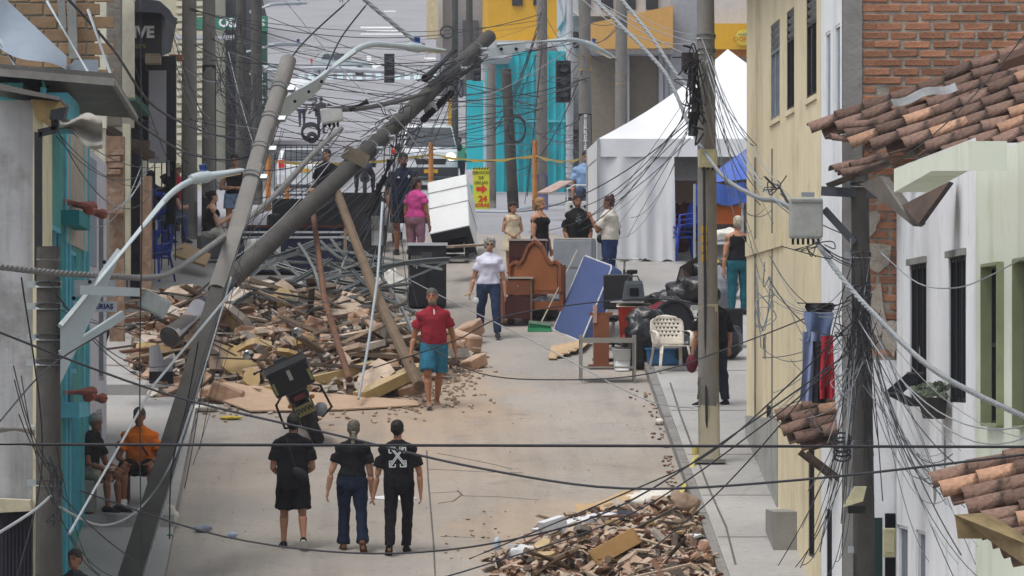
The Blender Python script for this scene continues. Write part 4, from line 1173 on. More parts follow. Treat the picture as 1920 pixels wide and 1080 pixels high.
    if bottom:
        col, ln, flare, wst = bottom[:4]            # ln: 0..1 thigh, 1..2 down to the ankle
        pb = MB(); rings = []
        for z in (-.075, -.045, -.01, .03, wst):
            rx, ry = {-.075: (.084, .058), -.045: (.094+.006*fem, .066), -.01: (.098+.008*fem, .069), .03: (.095+.006*fem, .066)}.get(z, (.086, .061))
            p, r = sp(z, 0, -.004*H); rings.append(ring(p, r @ V((1, 0, 0)), r @ V((0, 1, 0)), rx*H*B+.006, ry*H*B+.006+belly*H*.4))
        pb.loft(rings)
        for sd, sg in (('L', -1), ('R', 1)):
            h0, k, a = foot[sd]; lb = B**.8; g = .007
            if ln <= 1.0:
                en = h0.lerp(k, ln); pb.tube([h0 + V((0, 0, .02*H)), h0, h0.lerp(en, .5), en], [.052*H*lb+g, .058*H*lb+g, .056*H*lb+g+flare*.5, .050*H*lb+g+flare], 14)
            else:
                t_ = ln-1; en = k.lerp(a, t_)
                pb.tube([h0 + V((0, 0, .02*H)), h0, h0.lerp(k, .4), h0.lerp(k, .85), k, k.lerp(en, .35), k.lerp(en, .75), en], [.052*H*lb+g, .058*H*lb+g, .051*H*lb+g, .041*H*lb+g, .039*H*lb+g, .037*H*lb+g, .031*H*lb+g+flare*.5, .028*H*lb+g+flare], 14)
                pb.ell(k, .039*H*lb+g, None, 10, 6)
        po = pb.obj(bottom[4] if len(bottom) > 4 else ('shorts' if ln <= 1.3 else 'trousers'), cloth(col), root)
        remesh(po, (.012*lod), 2, .026 if lod < 1.4 else 0)
    if shoes:
        col, kind = shoes[:2]
        for sd in 'LR':
            a, fd, fu = J[sd+'f']; sx = fd.cross(fu)
            sh = MB()
            if kind == 'sandal':
                sh.loft([ring(a + fd*(y*H) - fu*(.036*H), sx, fu, rx*H, .006*H, 12) for y, rx in ((-.045, .016), (-.02, .024), (.05, .029), (.09, .027), (.112, .016))])
                sh.tube([a + fd*.055*H + sx*.03*H - V((0, 0, .034*H)), a + fd*.05*H - V((0, 0, .008*H)), a + fd*.055*H - sx*.03*H - V((0, 0, .034*H))], .010*H, 6)
                sh.obj('sandal', cloth(col), root, smooth=True)
            else:
                up_ = .012 if kind == 'boot' else .0
                sh.loft([ring(a + fd*(y*H) + fu*(z*H), sx, fu, rx*H, rz*H, 12) for y, z, rx, rz in ((-.046, -.020, .016, .018), (-.03, -.016+up_, .024, .025+up_), (.0, -.012+up_, .026, .028+up_), (.045, -.024, .029, .018), (.085, -.029, .028, .013), (.112, -.033, .018, .009))])
                so_ = sh.obj('shoe', cloth(col), root, smooth=True)
                if kind == 'sneaker':
                    MB().loft([ring(a + fd*(y*H) - fu*(.039*H), sx, fu, rx*H, .0055*H, 12) for y, rx in ((-.050, .014), (-.03, .026), (.045, .031), (.09, .029), (.116, .017))]).obj('sole', cloth(shoes[2] if len(shoes) > 2 else 'd8d8d4'), so_, smooth=True)
    root['_j'] = 0; del root['_j']
    J['sp'] = sp; J['H'] = H; J['hp'] = hp; J['foot'] = foot; J['RT'] = RT; J['hz'] = hz
    return root, J

# ------------------------------------------------------------------ who stands where
PI = math.pi
M_PRINT = mat('white shirt print', C('c9ccd0'), bump=0, var=.1)
M_BAGBLK = mat('black nylon', C('1a1a1f'), rough=.6, var=.2, bump=.2)
STAND = {'L': ((-.03, .02, -1), (0, -.03, -1)), 'R': ((.03, .02, -1), (0, -.03, -1))}

# the three walking away
p, j = person('person in black tee and knee-length shorts walking away, wearing a bun-like cap, crossbody bag', G(549, 1028), 0.05, 1.74, 'a8785e',
    arms={'L': ((-.20, .05, -1), (.25, .9, -.25)), 'R': ((.20, .05, -1), (-.25, .9, -.2))},
    legs={'L': ((-.02, .22, -1), (-.02, -.04, -1)), 'R': ((.05, -.10, -1), (.03, -.42, -1))}, lean=.06, head=(-.45, .1, 0),
    top=('17171b', .72, -.085, .030), bottom=('15151a', .97, .030, .06), shoes=('1b1b20', 'sneaker', 'c9c9c6'), hair={'style': 'top', 'col': '15120f'})
p['label'] = 'person in black tee and baggy knee-length shorts walking away with a sling bag'
H = 1.74
q, r = j['sp'](.02, .05*H, -.105*H)
bag = MB().ell(q, (.12, .045, .075), Matrix.Rotation(.55, 3, 'Y'), 14, 8).obj('sling_bag', M_BAGBLK, p, smooth=True)
q0 = j['sp'](.28, -.05*H, -.065*H)[0]; q1 = j['sp'](.18, -.02*H, -.09*H)[0]
MB().tube([q0, q1, q - V((.06, -.01, -.06))], .013, 6).obj('bag_strap', M_BAGBLK, p)

p, j = person('person with a long grey braid in black tee and flared dark jeans walking away', G(660, 1032), -.02, 1.68, 'b98a70', 1.08, True,
    arms={'L': ((-.32, -.08, -1), (-.16, .12, -1)), 'R': ((.20, .02, -1), (.10, .12, -1))},
    legs={'L': ((-.02, .20, -1), (-.02, -.06, -1)), 'R': ((.06, -.12, -1), (.06, -.40, -1))}, side=.03,
    top=('18181b', .62, .035, .012), bottom=('1c2439', 1.97, .028, .075), shoes=('6a4a33', 'shoe'), hair={'style': 'braid', 'col': '5d574d'}, head=(-.05, .05, 0))
p, j = person('person in black tee with large white back print and black trousers walking away', G(748, 1037), -.05, 1.71, 'a97a60',
    arms={'L': ((-.26, .0, -1), (-.22, .10, -1)), 'R': ((.26, .0, -1), (.02, .10, -1))},
    legs={'L': ((-.02, -.14, -1), (-.02, -.45, -1)), 'R': ((.02, .22, -1), (-.03, -.05, -1))}, side=-.03,
    top=('17171b', .74, -.03, .026), bottom=('141418', 1.96, .012, .06), shoes=('121216', 'shoe'), hair={'style': 'short', 'col': '17120f'}, head=(-.1, -.05, 0))
H = 1.71
def onback(u, v):     # u across, v down the back of the shirt
    q, r = j['sp'](.268 - v*.15, u*.062*H, -(.066 + (.014 if .2 < v < .8 else .010))*H - .042); return q
pr_ = MB()
def stroke(a, b, w=.013):
    A, B = onback(*a), onback(*b); pr_.bar(A, B, w, .006, up=V((0, 1, 0)))
for a, b in (((-.9, 0), (.9, 1)), ((.9, 0), (-.9, 1)), ((-.72, 0), (1, .92)), ((.72, 0), (-1, .92)),
             ((-1, 0), (-.3, 0)), ((1, 0), (.3, 0)), ((-1, 1), (-.3, 1)), ((1, 1), (.3, 1)), ((-1, 0), (-1, .3)), ((1, 0), (1, .3)), ((-1, 1), (-1, .7)), ((1, 1), (1, .7)),
             ((-.3, 0), (-.3, .12)), ((.3, 0), (.3, .12)), ((-1, .3), (-.72, .3)), ((1, .3), (.72, .3)), ((-1, .7), (-.72, .7)), ((1, .7), (.72, .7)), ((-.3, 1), (-.3, .86)), ((.3, 1), (.3, .86))):
    stroke(a, b)
pr_.obj('shirt_print', M_PRINT, p)

# man in the red polo shirt
p, j = person('man in red polo shirt and teal shorts walking past the rubble heap', G(814, 764), PI + .12, 1.80, '9c6d52',
    arms={'R': ((.30, -.10, -1), (.30, .45, -1)), 'L': ((-.30, -.22, -1), (-.14, .05, -1))},
    legs={'R': ((.03, .30, -1), (-.03, .05, -1)), 'L': ((.02, -.16, -1), (.03, -.55, -1))}, head=(-.22, -.3, .06), side=.04, lean=.04,
    top=('8e2634', .62, .0, .018), bottom=('2d6a85', .93, .026, .07), shoes=('6f7478', 'sandal'), hair={'style': 'tied', 'col': '55524e', 'beard': '7a6a5e'}, belly=.008)
H = 1.8
MB().tube([j['sp'](.306, -.034*H, .030*H)[0], j['sp'](.30, 0, .056*H)[0], j['sp'](.306, .034*H, .030*H)[0]], .012, 6).obj('collar', cloth('b23a44'), p)
MB().bar(j['sp'](.296, 0, .056*H)[0], j['sp'](.25, 0, .074*H)[0], .020, .01, up=V((0, 1, 0))).obj('placket', cloth('d8c9c4'), p)

# woman in white tee and jeans
p, j = person('grey-haired woman in white tee and blue jeans walking down the street with a stick', G(916, 634), PI - .08, 1.64, 'ad8168', 1.04, True,
    arms={'R': ((.26, -.02, -1), (.20, .28, -1)), 'L': ((-.24, -.04, -1), (-.16, .16, -1))},
    legs={'R': ((.08, -.10, -1), (.10, -.32, -1)), 'L': ((-.09, .22, -1), (-.06, .0, -1))}, side=-.03, head=(-.1, .05, 0),
    top=('cfcfe0', .62, .005, .014), bottom=('2c3a55', 1.95, .006, .07), shoes=('2a2c34', 'shoe'), hair={'style': 'curly', 'col': '8c8984', 'glasses': True})
w = j['R'][2]
MB().tube([w + V((.10, .02, -.06)), w + V((-.06, .05, -.03))], .014, 6).obj('stick', mat('pale wood', C('c8b48c')), p)
MB().ell(w + V((-.09, .06, -.15)), (.05, .02, .06), None, 8, 6).obj('paper', M_PRINT, p)

# couple by the white refrigerator
p, j = person('tall man in navy football shirt and navy shorts beside the white refrigerator', G(756, 476), PI + .05, 1.84, '8d6248', 1.12,
    arms={'R': ((.22, .02, -1), (-.12, .25, -1)), 'L': ((-.22, .02, -1), (-.05, .25, -1))}, head=(-.12, .15, 0),
    legs=STAND, top=('1c2336', .66, -.03, .018), bottom=('1a1f2e', .92, .022, .06), shoes=('1c1c22', 'sneaker', '55565a'), hair={'style': 'short', 'col': '1d1815', 'beard': '2a211c'})
H = 1.84
MB().ell(j['sp'](.225, -.05*H, .098*H)[0], (.022, .006, .03)).obj('badge', M_PRINT, p)
MB().prism([j['sp'](.212, .035*H, .098*H)[0], j['sp'](.212, .068*H, .090*H)[0], j['sp'](.232, .05*H, .092*H)[0]], (0, .008, 0)).obj('shirt_mark', M_PRINT, p)
p, j = person('woman in bright pink top and mauve leggings with a black waist bag', G(780, 498), -.62, 1.58, '9c6c54', 1.14, True,
    arms={'L': ((-.18, .0, -1), (-.05, .20, -1)), 'R': ((.18, .10, -1), (.0, .35, -1))}, head=(-.05, -.6, 0), legs=STAND,
    top=('c24a8c', .45, .01, .010), bottom=('8a6473', 1.92, .0, .06), shoes=('3a3236', 'shoe'), hair={'style': 'tied', 'col': '3a2620'}, belly=.008)
MB().ell(V((.13, .08, j['hz']-.02)), (.09, .06, .075), None, 12, 8).obj('waist_bag', M_BAGBLK, p, smooth=True)

# group at the right
p, j = person('young girl in cream dress with hands clasped, looking up the street', G(961, 512), PI + .15, 1.25, 'a87a60', 1.0, True,
    arms={'R': ((.20, .0, -1), (-.75, .55, -.55)), 'L': ((-.20, .0, -1), (.75, .55, -.55))}, head=(.1, .25, 0), legs=STAND,
    dress=('c8bba0', -.22, 0), shoes=('8a7a6a', 'shoe'), hair={'style': 'bob', 'col': '2a1d17'})
p, j = person('blonde woman in black strappy top behind the dark red drawers', G(1012, 546), -2.2, 1.62, 'b28468', 1.16, True,
    arms={'R': ((.14, .06, -1), (-.04, .3, -1)), 'L': ((-.12, .05, -1), (.0, .3, -1))}, head=(-.05, .0, 0), legs=STAND,
    top=('1a191c', 0, .0, .006), bottom=('3a4256', 1.93, .004, .06), shoes=('4a4038', 'shoe'), hair={'style': 'tied', 'col': '9c7c54'})
p, j = person('person in black tee with faded chest print standing behind the grey refrigerator', G(1083, 538), PI + .1, 1.60, '86604a', 1.12, True,
    arms={'R': ((.22, .05, -1), (-.2, .7, -.8)), 'L': ((-.22, .05, -1), (.2, .7, -.8))}, head=(-.2, .15, 0), legs=STAND,
    top=('1b1b1e', .8, -.03, .024), bottom=('23252c', 1.95, .006, .06), shoes=('222228', 'shoe'), hair={'style': 'tied', 'col': '1b1613'})
H = 1.6
rr = random.Random(4); cp_ = MB()
for i in range(26):
    u, v_ = rr.gauss(0, .018), rr.gauss(0, .022)
    cp_.ell(j['sp'](.20 + v_, u*H, .108*H)[0], (.010, .004, .010), None, 6, 4)
cp_.obj('chest_print', mat('grey green print', C('7d8a86'), bump=0), p)
p, j = person('woman in off-white tee with dark red bun, one hand raised to her mouth', G(1143, 545), 1.15, 1.64, '8c6048', 1.14, True,
    arms={'R': ((.32, -.15, -.85), (-.55, .05, -.80)), 'L': ((-.02, .55, -.85), (.12, .55, .95))}, head=(-.02, .25, 0), legs=STAND,
    top=('c5bfb4', .75, .0, .022), bottom=('2f3c63', 1.95, .004, .075), shoes=('333238', 'shoe'), hair={'style': 'topknot', 'col': '3a1a1c'})
MB().ell(V((-.10, .12, j['hz']+.02)), (.11, .07, .08), None, 12, 8).obj('waist_bag', M_BAGBLK, p, smooth=True)
H = 1.64
cp_ = MB()
for i in range(14): cp_.ell(j['sp'](.18 + rr.gauss(0, .02), rr.gauss(-.015, .014)*H, .105*H)[0], (.012, .005, .012), None, 6, 4)
cp_.obj('chest_print', mat('dark red print', C('7a3038'), bump=0), p)

# right pavement
q = G(1330, 786); q.z += WALK
p, j = person('man in black tee standing behind the concrete pole with a maroon bag', q + V((.08, .35, .05)), .5, 1.76, 'a07258', 1.1,
    arms={'L': ((-.30, .02, -1), (-.10, .2, -1)), 'R': ((.30, .12, -1), (.30, .45, -.55))}, legs={'L': ((-.16, .0, -1), (-.10, -.03, -1)), 'R': ((.16, .03, -1), (.10, -.03, -1))},
    top=('141417', .85, -.06, .032), bottom=('252a36', 1.95, .01, .05), shoes=('1c1c22', 'sneaker', 'd0d0ce'), hair={'style': 'short', 'col': '17130f'}, head=(-.3, 0, 0))
mb_ = MB().ell(j['L'][2] + V((-.02, 0, -.17)), (.09, .08, .14), None, 12, 8).obj('carried_bag', mat('maroon cloth bag', C('5a1f2c'), var=.2), p, smooth=True)
q = G(1384, 606); q.z += WALK
p, j = person('woman in black vest and teal leggings at the corner of the beige building', q, .25, 1.64, 'a5765c', 1.05, True,
    arms={'L': ((-.22, -.02, -1), (-.08, .12, -1)), 'R': ((.2, .1, -1), (0, .5, -.8))}, legs=STAND, lean=.08,
    top=('1b1a1f', 0, .01, .008), bottom=('1f5a66', 1.95, .0, .06), shoes=('2a2a30', 'shoe'), hair={'style': 'short', 'col': 'b5aa98'}, head=(-.3, 0, 0))

# left side, near: men sitting by the teal house
SIT = lambda spread=.12, th=-.10, shy=.05: {'L': ((-spread, 1, th), (-.02, shy, -1)), 'R': ((spread, 1, th), (.02, shy, -1))}
Ys = 72.3
p, j = person('man in orange polo shirt sitting on a dark red chair on the left pavement', V((P(262, 0, Ys).x, Ys + .15, terrace_z(Ys))), PI - .05, 1.70, '8a5c44', 1.05,
    arms={'R': ((.30, .35, -1), (-.42, .85, -.12)), 'L': ((-.30, .35, -1), (.42, .85, -.12))}, legs=SIT(.20, -.05, -.12), head=(-.12, -.1, 0), lean=.18,
    top=('cf6a1e', .66, -.01, .018), bottom=('191a1f', .80, .02, .06), shoes=('c9c9c9', 'sneaker', 'e0e0de'), hair={'style': 'short', 'col': '4a443e'})
MB().tube([j['sp'](.29, .06, .06)[0], j['sp'](.2, -.02, .14)[0], j['sp'](.1, -.12, .13)[0]], .012, 6).obj('shoulder_strap', M_BAGBLK, p)
Ys = 71.7
p, j = person('grey-haired man in black tee and pale shorts sitting against the teal wall', V((P(152, 0, Ys).x + .06, Ys + .1, terrace_z(Ys))), -2.05, 1.68, '7a4f3b', 1.0,
    arms={'R': ((.15, .55, -1), (-.2, 1, -.15)), 'L': ((-.15, .55, -1), (.2, 1, -.15))}, legs=SIT(.10, -.12, .0), head=(-.1, -.25, 0), lean=.22,
    top=('1d1d20', .66, -.01, .018), bottom=('a79a8a', .85, .02, .06), shoes=('2a2226', 'shoe'), hair={'style': 'short', 'col': '8d8a86'})
Ys = 62.8
p, j = person('dark-haired person sitting low below the teal house, only the head in view', V((P(140, 0, Ys).x, Ys, terrace_z(Ys) - .12)), PI - .7, 1.66, '946650', 1.0,
    legs=SIT(), head=(-.1, .3, 0), top=('3a3a42', .66, -.01, .018), bottom=('2a2c34', 1.9, .0, .06), shoes=('222222', 'shoe'), hair={'style': 'short', 'col': '2b2622'})

# left side, up the street
def onwalk(px, Y, dz=0.0): return V((P(px, 0, Y).x, Y, (terrace_z(Y) if P(px, 0, Y).x < KERB_L else gz(Y)) + dz))
p, j = person('woman in sunglasses and black vest standing with folded arms by the poles', onwalk(440, 101.5), PI - .15, 1.64, 'a5775e', 1.06, True,
    arms={'R': ((.30, .12, -1), (-.95, .45, .05)), 'L': ((-.30, .12, -1), (.95, .55, .0))}, legs=STAND, head=(.02, .15, 0),
    top=('1b1a1d', 0, .0, .006), bottom=('7f94b5', .62, .02, .07), shoes=('4a4440', 'shoe'), hair={'style': 'bun', 'col': '2a1f1a', 'glasses': True})
p, j = person('woman in black off-shoulder top sitting on a blue chair, back turned', onwalk(312, 100.6), -.55, 1.62, 'b78c74', 1.08, True,
    arms={'R': ((.3, .3, -1), (-.1, .9, .1)), 'L': ((-.3, .3, -1), (.1, .9, 0))}, legs=SIT(), head=(-.1, -.4, 0),
    top=('1b1b20', .35, .0, .010), bottom=('4a566e', 1.9, 0, .06), shoes=('3a3a3a', 'shoe'), hair={'style': 'bun', 'col': '15110f'})
p, j = person('dark-haired woman in navy sitting beside the ruined house grille', onwalk(284, 101.6), -.3, 1.62, '9a6e58', 1.08, True,
    arms={'R': ((.2, .3, -1), (-.3, .9, .0)), 'L': ((-.2, .3, -1), (.3, .9, 0))}, legs=SIT(), head=(-.2, -.3, 0),
    top=('2a3350', .5, .0, .012), bottom=('23283a', 1.9, 0, .06), shoes=('3a3a3a', 'shoe'), hair={'style': 'long', 'col': '15110f'})
p, j = person('person in coral red shirt and cream cap sitting behind the grey pole', onwalk(333, 103.0), PI - .3, 1.66, '9a6e58', 1.0, False,
    legs=SIT(), top=('c0444e', .6, .0, .015), bottom=('555a66', 1.9, 0, .06), shoes=('3a3a3a', 'shoe'), hair={'style': 'cap', 'col': '2a221d', 'cap': 'c4b998'})
p, j = person('woman in black vest and white shorts sitting by the leaning pole with a phone', onwalk(392, 97.6, .0), -1.35, 1.60, 'c0957c', 1.08, True,
    arms={'R': ((.15, .45, -1), (-.2, .75, .65)), 'L': ((-.15, .45, -1), (.2, .75, .6))}, legs=SIT(.1, -.1, .05), head=(-.25, 0, 0), lean=.12,
    top=('1c1b1f', 0, .0, .008), bottom=('c3c1bb', .6, .015, .06), shoes=('5a4a40', 'shoe'), hair={'style': 'bun', 'col': '14100e'})
p, j = person('person in black sitting on the dark counter behind the fallen pole', onwalk(612, 104.0, .25), PI - .4, 1.66, 'b08468', 1.0, False,
    legs=SIT(.15, -.1, .1), top=('16161a', .7, -.02, .02), bottom=('1a1a1f', .8, .01, .06), shoes=('222', 'shoe') if False else ('222226', 'shoe'), hair={'style': 'short', 'col': '1a1512'}, head=(-.2, 0, 0))
p, j = person('person in light blue shirt sitting behind the lettered pole', V((P(1099, 0, 108).x, 108, gz(108))), PI, 1.72, '9a6e58', 1.1,
    legs=SIT(), top=('7f9cc0', .7, -.02, .02), bottom=('3a4256', 1.95, .0, .06), shoes=('222226', 'shoe'), hair={'style': 'short', 'col': '1a1512'})
# beyond the crossing
q = G(861, 353)
p, j = person('man in mint green polo and dark jeans walking past the turquoise pillar', q, PI - .1, 1.80, '7d5540', 1.1,
    arms={'R': ((.22, .1, -1), (.0, .4, -1)), 'L': ((-.22, .0, -1), (0, .2, -1))}, legs={'R': ((.05, .12, -1), (.0, .02, -1)), 'L': ((-.03, -.08, -1), (0, -.15, -1))},
    top=('7fc4a0', .62, .0, .022), bottom=('222b45', 1.95, .0, .06), shoes=('23232a', 'shoe'), hair={'style': 'short', 'col': '1a1512', 'beard': '211a16'}, lod=1.5)
q = G(909, 360)
p, j = person('woman in coral top standing behind the yellow sign', q, 1.2, 1.62, '7d5540', 1.0, True, legs=STAND,
    top=('d4606a', .4, .0, .01), bottom=('3a3f52', 1.95, 0, .06), shoes=('23232a', 'shoe'), hair={'style': 'tied', 'col': '3a2a22'}, lod=1.5)
for i, (px, py, lab, tc_, bc) in enumerate(((566, 238, 'person in white top and dark trousers crossing the avenue', 'c8c8d0', '2a3046'), (602, 250, 'person in dark coat walking up the avenue beyond the leaning pole', '2a2c36', '33384a'),
        (462, 4, 'person in dark trousers at the very top of the avenue, left kerb', '5a5a62', '1f2026'), (640, 4, 'person in grey at the very top of the avenue, middle of the road', '6a6a70', '1f2026'))):
    person(lab, G(px, py), [0.1, -.2, PI, PI][i], 1.68, '8d6248', 1.0, i == 0, legs={'R': ((.05, .15, -1), (.0, -.02, -1)), 'L': ((-.03, -.1, -1), (0, -.2, -1))},
        top=(tc_, .7 if i != 1 else 1.9, -.02, .02), bottom=(bc, 1.95, 0, .06), shoes=('222226', 'shoe'), hair={'style': 'short', 'col': '1a1512'}, lod=2.0, hands=False)

# ================================================================== POLES, LAMPS, SIGNALS
M_CONC = mat('weathered pole concrete', C('7a7773'), var=.16, scale=3, bump=.3, bscale=40, dirt=(C('5f5b55'), .5, 2))
M_CONCD = mat('dark sooty pole concrete', C('4a4845'), var=.3, scale=3, bump=.3, bscale=40, dirt=(C('45423f'), .6, 2))
M_CREAMP = mat('cream pole paint', C('a9a18d'), var=.15, scale=3, bump=.2, dirt=(C('837a66'), .6, 2.5))
M_BLKP = mat('black pole paint', C('2c2d33'), var=.2, dirt=(C('55555a'), .4, 3))
M_GREYP = mat('grey pole paint', C('7d7f84'), var=.15, dirt=(C('a87850'), .5, 2))
M_LAMP = mat('grey lamp casting', C('a6b0b3'), rough=.5, var=.06, bump=.02)
M_BLUE = mat('blue photocell', C('34518f'), rough=.4, bump=0, var=.05)
M_ORANGE = mat('orange plastic', C('b5773c'), rough=.6, bump=.05, dirt=(C('8a5a2a'), .4, 6))
M_YELLOW = mat('yellow paint', C('c79a2c'), var=.1)
M_BLK = mat('black rubber', C('17171a'), rough=.6, bump=.1)
M_PORC = mat('black insulator', C('1d1e22'), rough=.3, bump=0)

def pole(label, a, b, r0, r1, m=M_CONC, bands=(), n=14, name='utility_pole', group=None):
    """an upright or leaning pole from its foot a to its head b; bands: (fraction, fraction, material)"""
    a, b = V(a), V(b); root = thing(name, label, 'pole', a, group=group); d = b - a
    k = 6
    pts = [d*(i/k) for i in range(k+1)]; rad = [r0 + (r1-r0)*i/k for i in range(k+1)]
    MB().tube(pts, rad, n).obj('shaft', m, root, smooth=35)
    for f0, f1, mm in bands:
        MB().tube([d*f0, d*f1], [r0+(r1-r0)*f0+.004, r0+(r1-r0)*f1+.004], n, True).obj('painted_band', mm, root, smooth=35)
    return root
def clamp(root, at, d, r, m=M_STEELG, ear=0.07):
    """a steel strap round a pole with its bolted ear"""
    d = V(d).normalized(); x, y, _ = basis(d)
    o = MB().tube([at - d*.035, at + d*.035], r+.012, 14).obj('clamp', m, root)
    MB().box(at + x*(r+ear*.7), (ear*1.4, .05, .07), Matrix((x, y, d)).transposed()).obj('clamp_ear', m, o)
    return o
def on(a, b, t): return (V(b)-V(a))*t
def lamp_head(root, at, d, ln=0.75):
    d = V(d).normalized(); x, y, _ = basis(d)
    rings = []
    for t, w, h_ in ((0, .05, .05), (.08, .075, .06), (.3, .085, .07), (.36, .10, .045), (.7, .09, .03), (.95, .06, .022), (1, .03, .012)):
        rings.append(ring(at + d*(ln*t), x, y, w, h_, 12))
    hd = MB().loft(rings).obj('lamp_head', M_LAMP, root, smooth=40)
    MB().tube([at + d*ln*.26 + y*.05, at + d*ln*.26 + y*.14], .042, 12).obj('photocell', M_BLUE, hd)
    MB().loft([ring(at + d*(ln*t) - y*.035, x, y, w, .012, 10) for t, w in ((.4, .08), (.9, .05))]).obj('lens', mat('lamp lens', C('c9c2a6'), rough=.2, bump=0), hd)
    return hd
def street_lamp(label, foot, bend, head_end, r=.035, knee=.25, name='street_lamp'):
    foot, bend, head_end = V(foot), V(bend), V(head_end)
    root = thing(name, label, 'street lamp', foot)
    d1 = (bend-foot); d2 = (head_end-bend)
    pts = [V((0, 0, 0)), d1*.85]
    for i in range(1, 6):
        t = i/6; p0 = d1*.85; p1 = d1; p2 = d1 + d2.normalized()*d1.length*.13
        pts.append(p0*(1-t)**2 + p1*2*t*(1-t) + p2*t*t)
    pts.append(d1 + d2.normalized()*d1.length*.15); pts.append(head_end - foot - d2.normalized()*.7)
    MB().tube(pts, r, 10).obj('arm', M_LAMP, root, smooth=35)
    lamp_head(root, head_end - foot - d2.normalized()*.72, d2, .72)
    return root

# concrete pole on the right pavement
ft = G(1330, 886); ft.z += WALK; tp = P(1322, -90, ft.y)
r = pole('tall concrete pole with cream lower half standing on the right pavement', ft, tp, .145, .118, M_CONC, ((0, .31, M_CREAMP),))
for py in (430, 448, 466, 484):
    MB().box(P(1318, py, ft.y)-ft-V((-.01, .135, 0)), (.07, .012, .10)).obj('yellow_mark', M_YELLOW, r)
for py in (72, 100, 590): clamp(r, on(ft, tp, (886-py)/976), tp-ft, .128)
bx = thing('junction_box', 'cream junction box strapped to the tall concrete pole', 'box', P(1327, 312, ft.y-.2)); 
bevel(MB().box((0, 0, .11), (.26, .12, .25)).obj('case', mat('cream plastic box', C('b9b48f'), rough=.6), bx), .02); MB().box((0, -.066, .12), (.16, .012, .14)).obj('cover', mat('cream plastic lid', C('c7c29e'), rough=.6), bx)
for i in range(3): MB().tube([(-.07+i*.07, 0, 0), (-.07+i*.07, 0, -.05)], .014, 6).obj('gland', M_BLK, bx)
MB().box((P(1330, 855, ft.y)-ft)*0 + V((0, 0, .02)), (.42, .42, .05)).obj('base_collar', M_CONC, r)

# dark pole by the white house
fn = P(1622, 1180, 59.6); tn = P(1612, 325, 59.6)
r = pole('dark concrete pole wrapped in wires in front of the white house', fn, tn, .125, .095, M_CONCD)
for py in (345, 478, 540, 832, 920, 1030): clamp(r, on(fn, tn, (1180-py)/855), tn-fn, .105, M_STEELG, .05)
MB().bar(P(1540, 358, 59.55)-fn, P(1648, 364, 59.55)-fn, .06, .1).obj('crossarm', mat('dark galvanised arm', C('50535a'), metal=.3), r)
MB().bar(P(1545, 392, 59.5)-fn, P(1602, 455, 59.5)-fn, .03, .08).obj('brace', mat('dark galvanised arm', C('50535a'), metal=.3), r)
bx = thing('distribution_box', 'large grey distribution box hanging beside the dark pole', 'box', P(1511, 450, 59.4))
bevel(MB().box((0, 0, .235), (.36, .18, .44)).obj('case', mat('grey painted box', C('9a9c98'), rough=.6, dirt=(C('6d6a60'), .6, 4)), bx), .03)
MB().box((0, -.095, .42), (.33, .02, .03)).obj('lid_seam', M_CEMENT, bx); MB().box((.02, -.02, .49), (.14, .06, .05)).obj('bracket', M_ALU, bx)
for i in range(6): MB().tube([(-.14+i*.055, 0, .02), (-.14+i*.055, 0, -.05)], .014, 6).obj('gland', M_BLK, bx)
bx = thing('meter_box', 'cream sloping-lidded box fixed to the dark pole', 'box', P(1606, 950, 59.3))
MB().prism([(-.14, -.1, .0), (.06, -.1, .06), (.10, -.1, .22), (-.02, -.1, .22)], (0, .16, 0)).obj('lid', mat('cream plastic lid', C('c7c29e')), bx)
MB().box((0, 0, -.03), (.18, .14, .08)).obj('case', M_BLK, bx)
bx = thing('meter_box', 'tall cream meter box on the wall behind the dark pole', 'box', P(1668, 1045, 60.2))
bevel(MB().box((0, 0, .16), (.14, .1, .32)).obj('case', mat('cream plastic box', C('b9b48f')), bx), .02); MB().box((0, -.052, .16), (.09, .01, .2)).obj('cover', mat('cream plastic lid', C('c7c29e')), bx)
for i, (px, py, Y) in enumerate(((1449, 670, 74.6), (1488, 705, 71.5), (1472, 655, 73))):
    bx = thing('meter_box', ['grey meter box on the beige wall above the sagging canopy', 'small grey meter box low on the beige wall near the hung laundry', 'narrow grey meter box between the conduits of the beige wall'][i], 'box', P(px, py, Y)+V((-.05, 0, 0)))
    MB().box((0, 0, .15), (.14, .2, .34)).obj('case', mat('grey meter case', C('8d8f8a')), bx); MB().box((-.074, 0, .2), (.008, .12, .14)).obj('window', M_GLASS, bx)

# pole and lamp at the left
fl = P(92, 1200, 59.3); tl = P(90, 462, 59.3)
r = pole('short dark concrete pole with steel straps in front of the teal house', fl, tl, .150, .122, M_CONCD, ((.965, 1.0, M_CONC),))
for py in (533, 574, 632, 679, 905): clamp(r, on(fl, tl, (1200-py)/738), tl-fl, .135)
street_lamp('street lamp on the short left pole with blue photocell', P(113, 612, 59.1), P(338, 340, 60.5), P(456, 318, 61), .034)
rr_ = thing('lamp_bracket', 'grey perforated steel bracket plate carrying the left lamp arm', 'bracket', P(118, 700, 59.1))
MB().prism([P(113, 720, 59.12)-rr_.location, P(113, 610, 59.12)-rr_.location, P(220, 465, 59.9)-rr_.location, P(228, 472, 59.9)-rr_.location, P(196, 545, 59.7)-rr_.location], (0, .012, 0)).obj('plate', M_LAMP, rr_)
for px, py in ((199, 493), (172, 530), (142, 560)): MB().tube([P(px, py, 59.6)-rr_.location-V((0, .45, 0)), P(px, py, 59.6)-rr_.location-V((0, .41, 0))], .022, 10).obj('bolt_hole', M_DARK, rr_)
MB().prism([P(150, 535, 59.0), P(262, 540, 59.6), P(262, 556, 59.6), P(150, 552, 59.0)], (0, .012, 0)).at('steel_flat_bar', M_LAMP, 'flat grey steel arm reaching right from the short left pole', 'bracket')
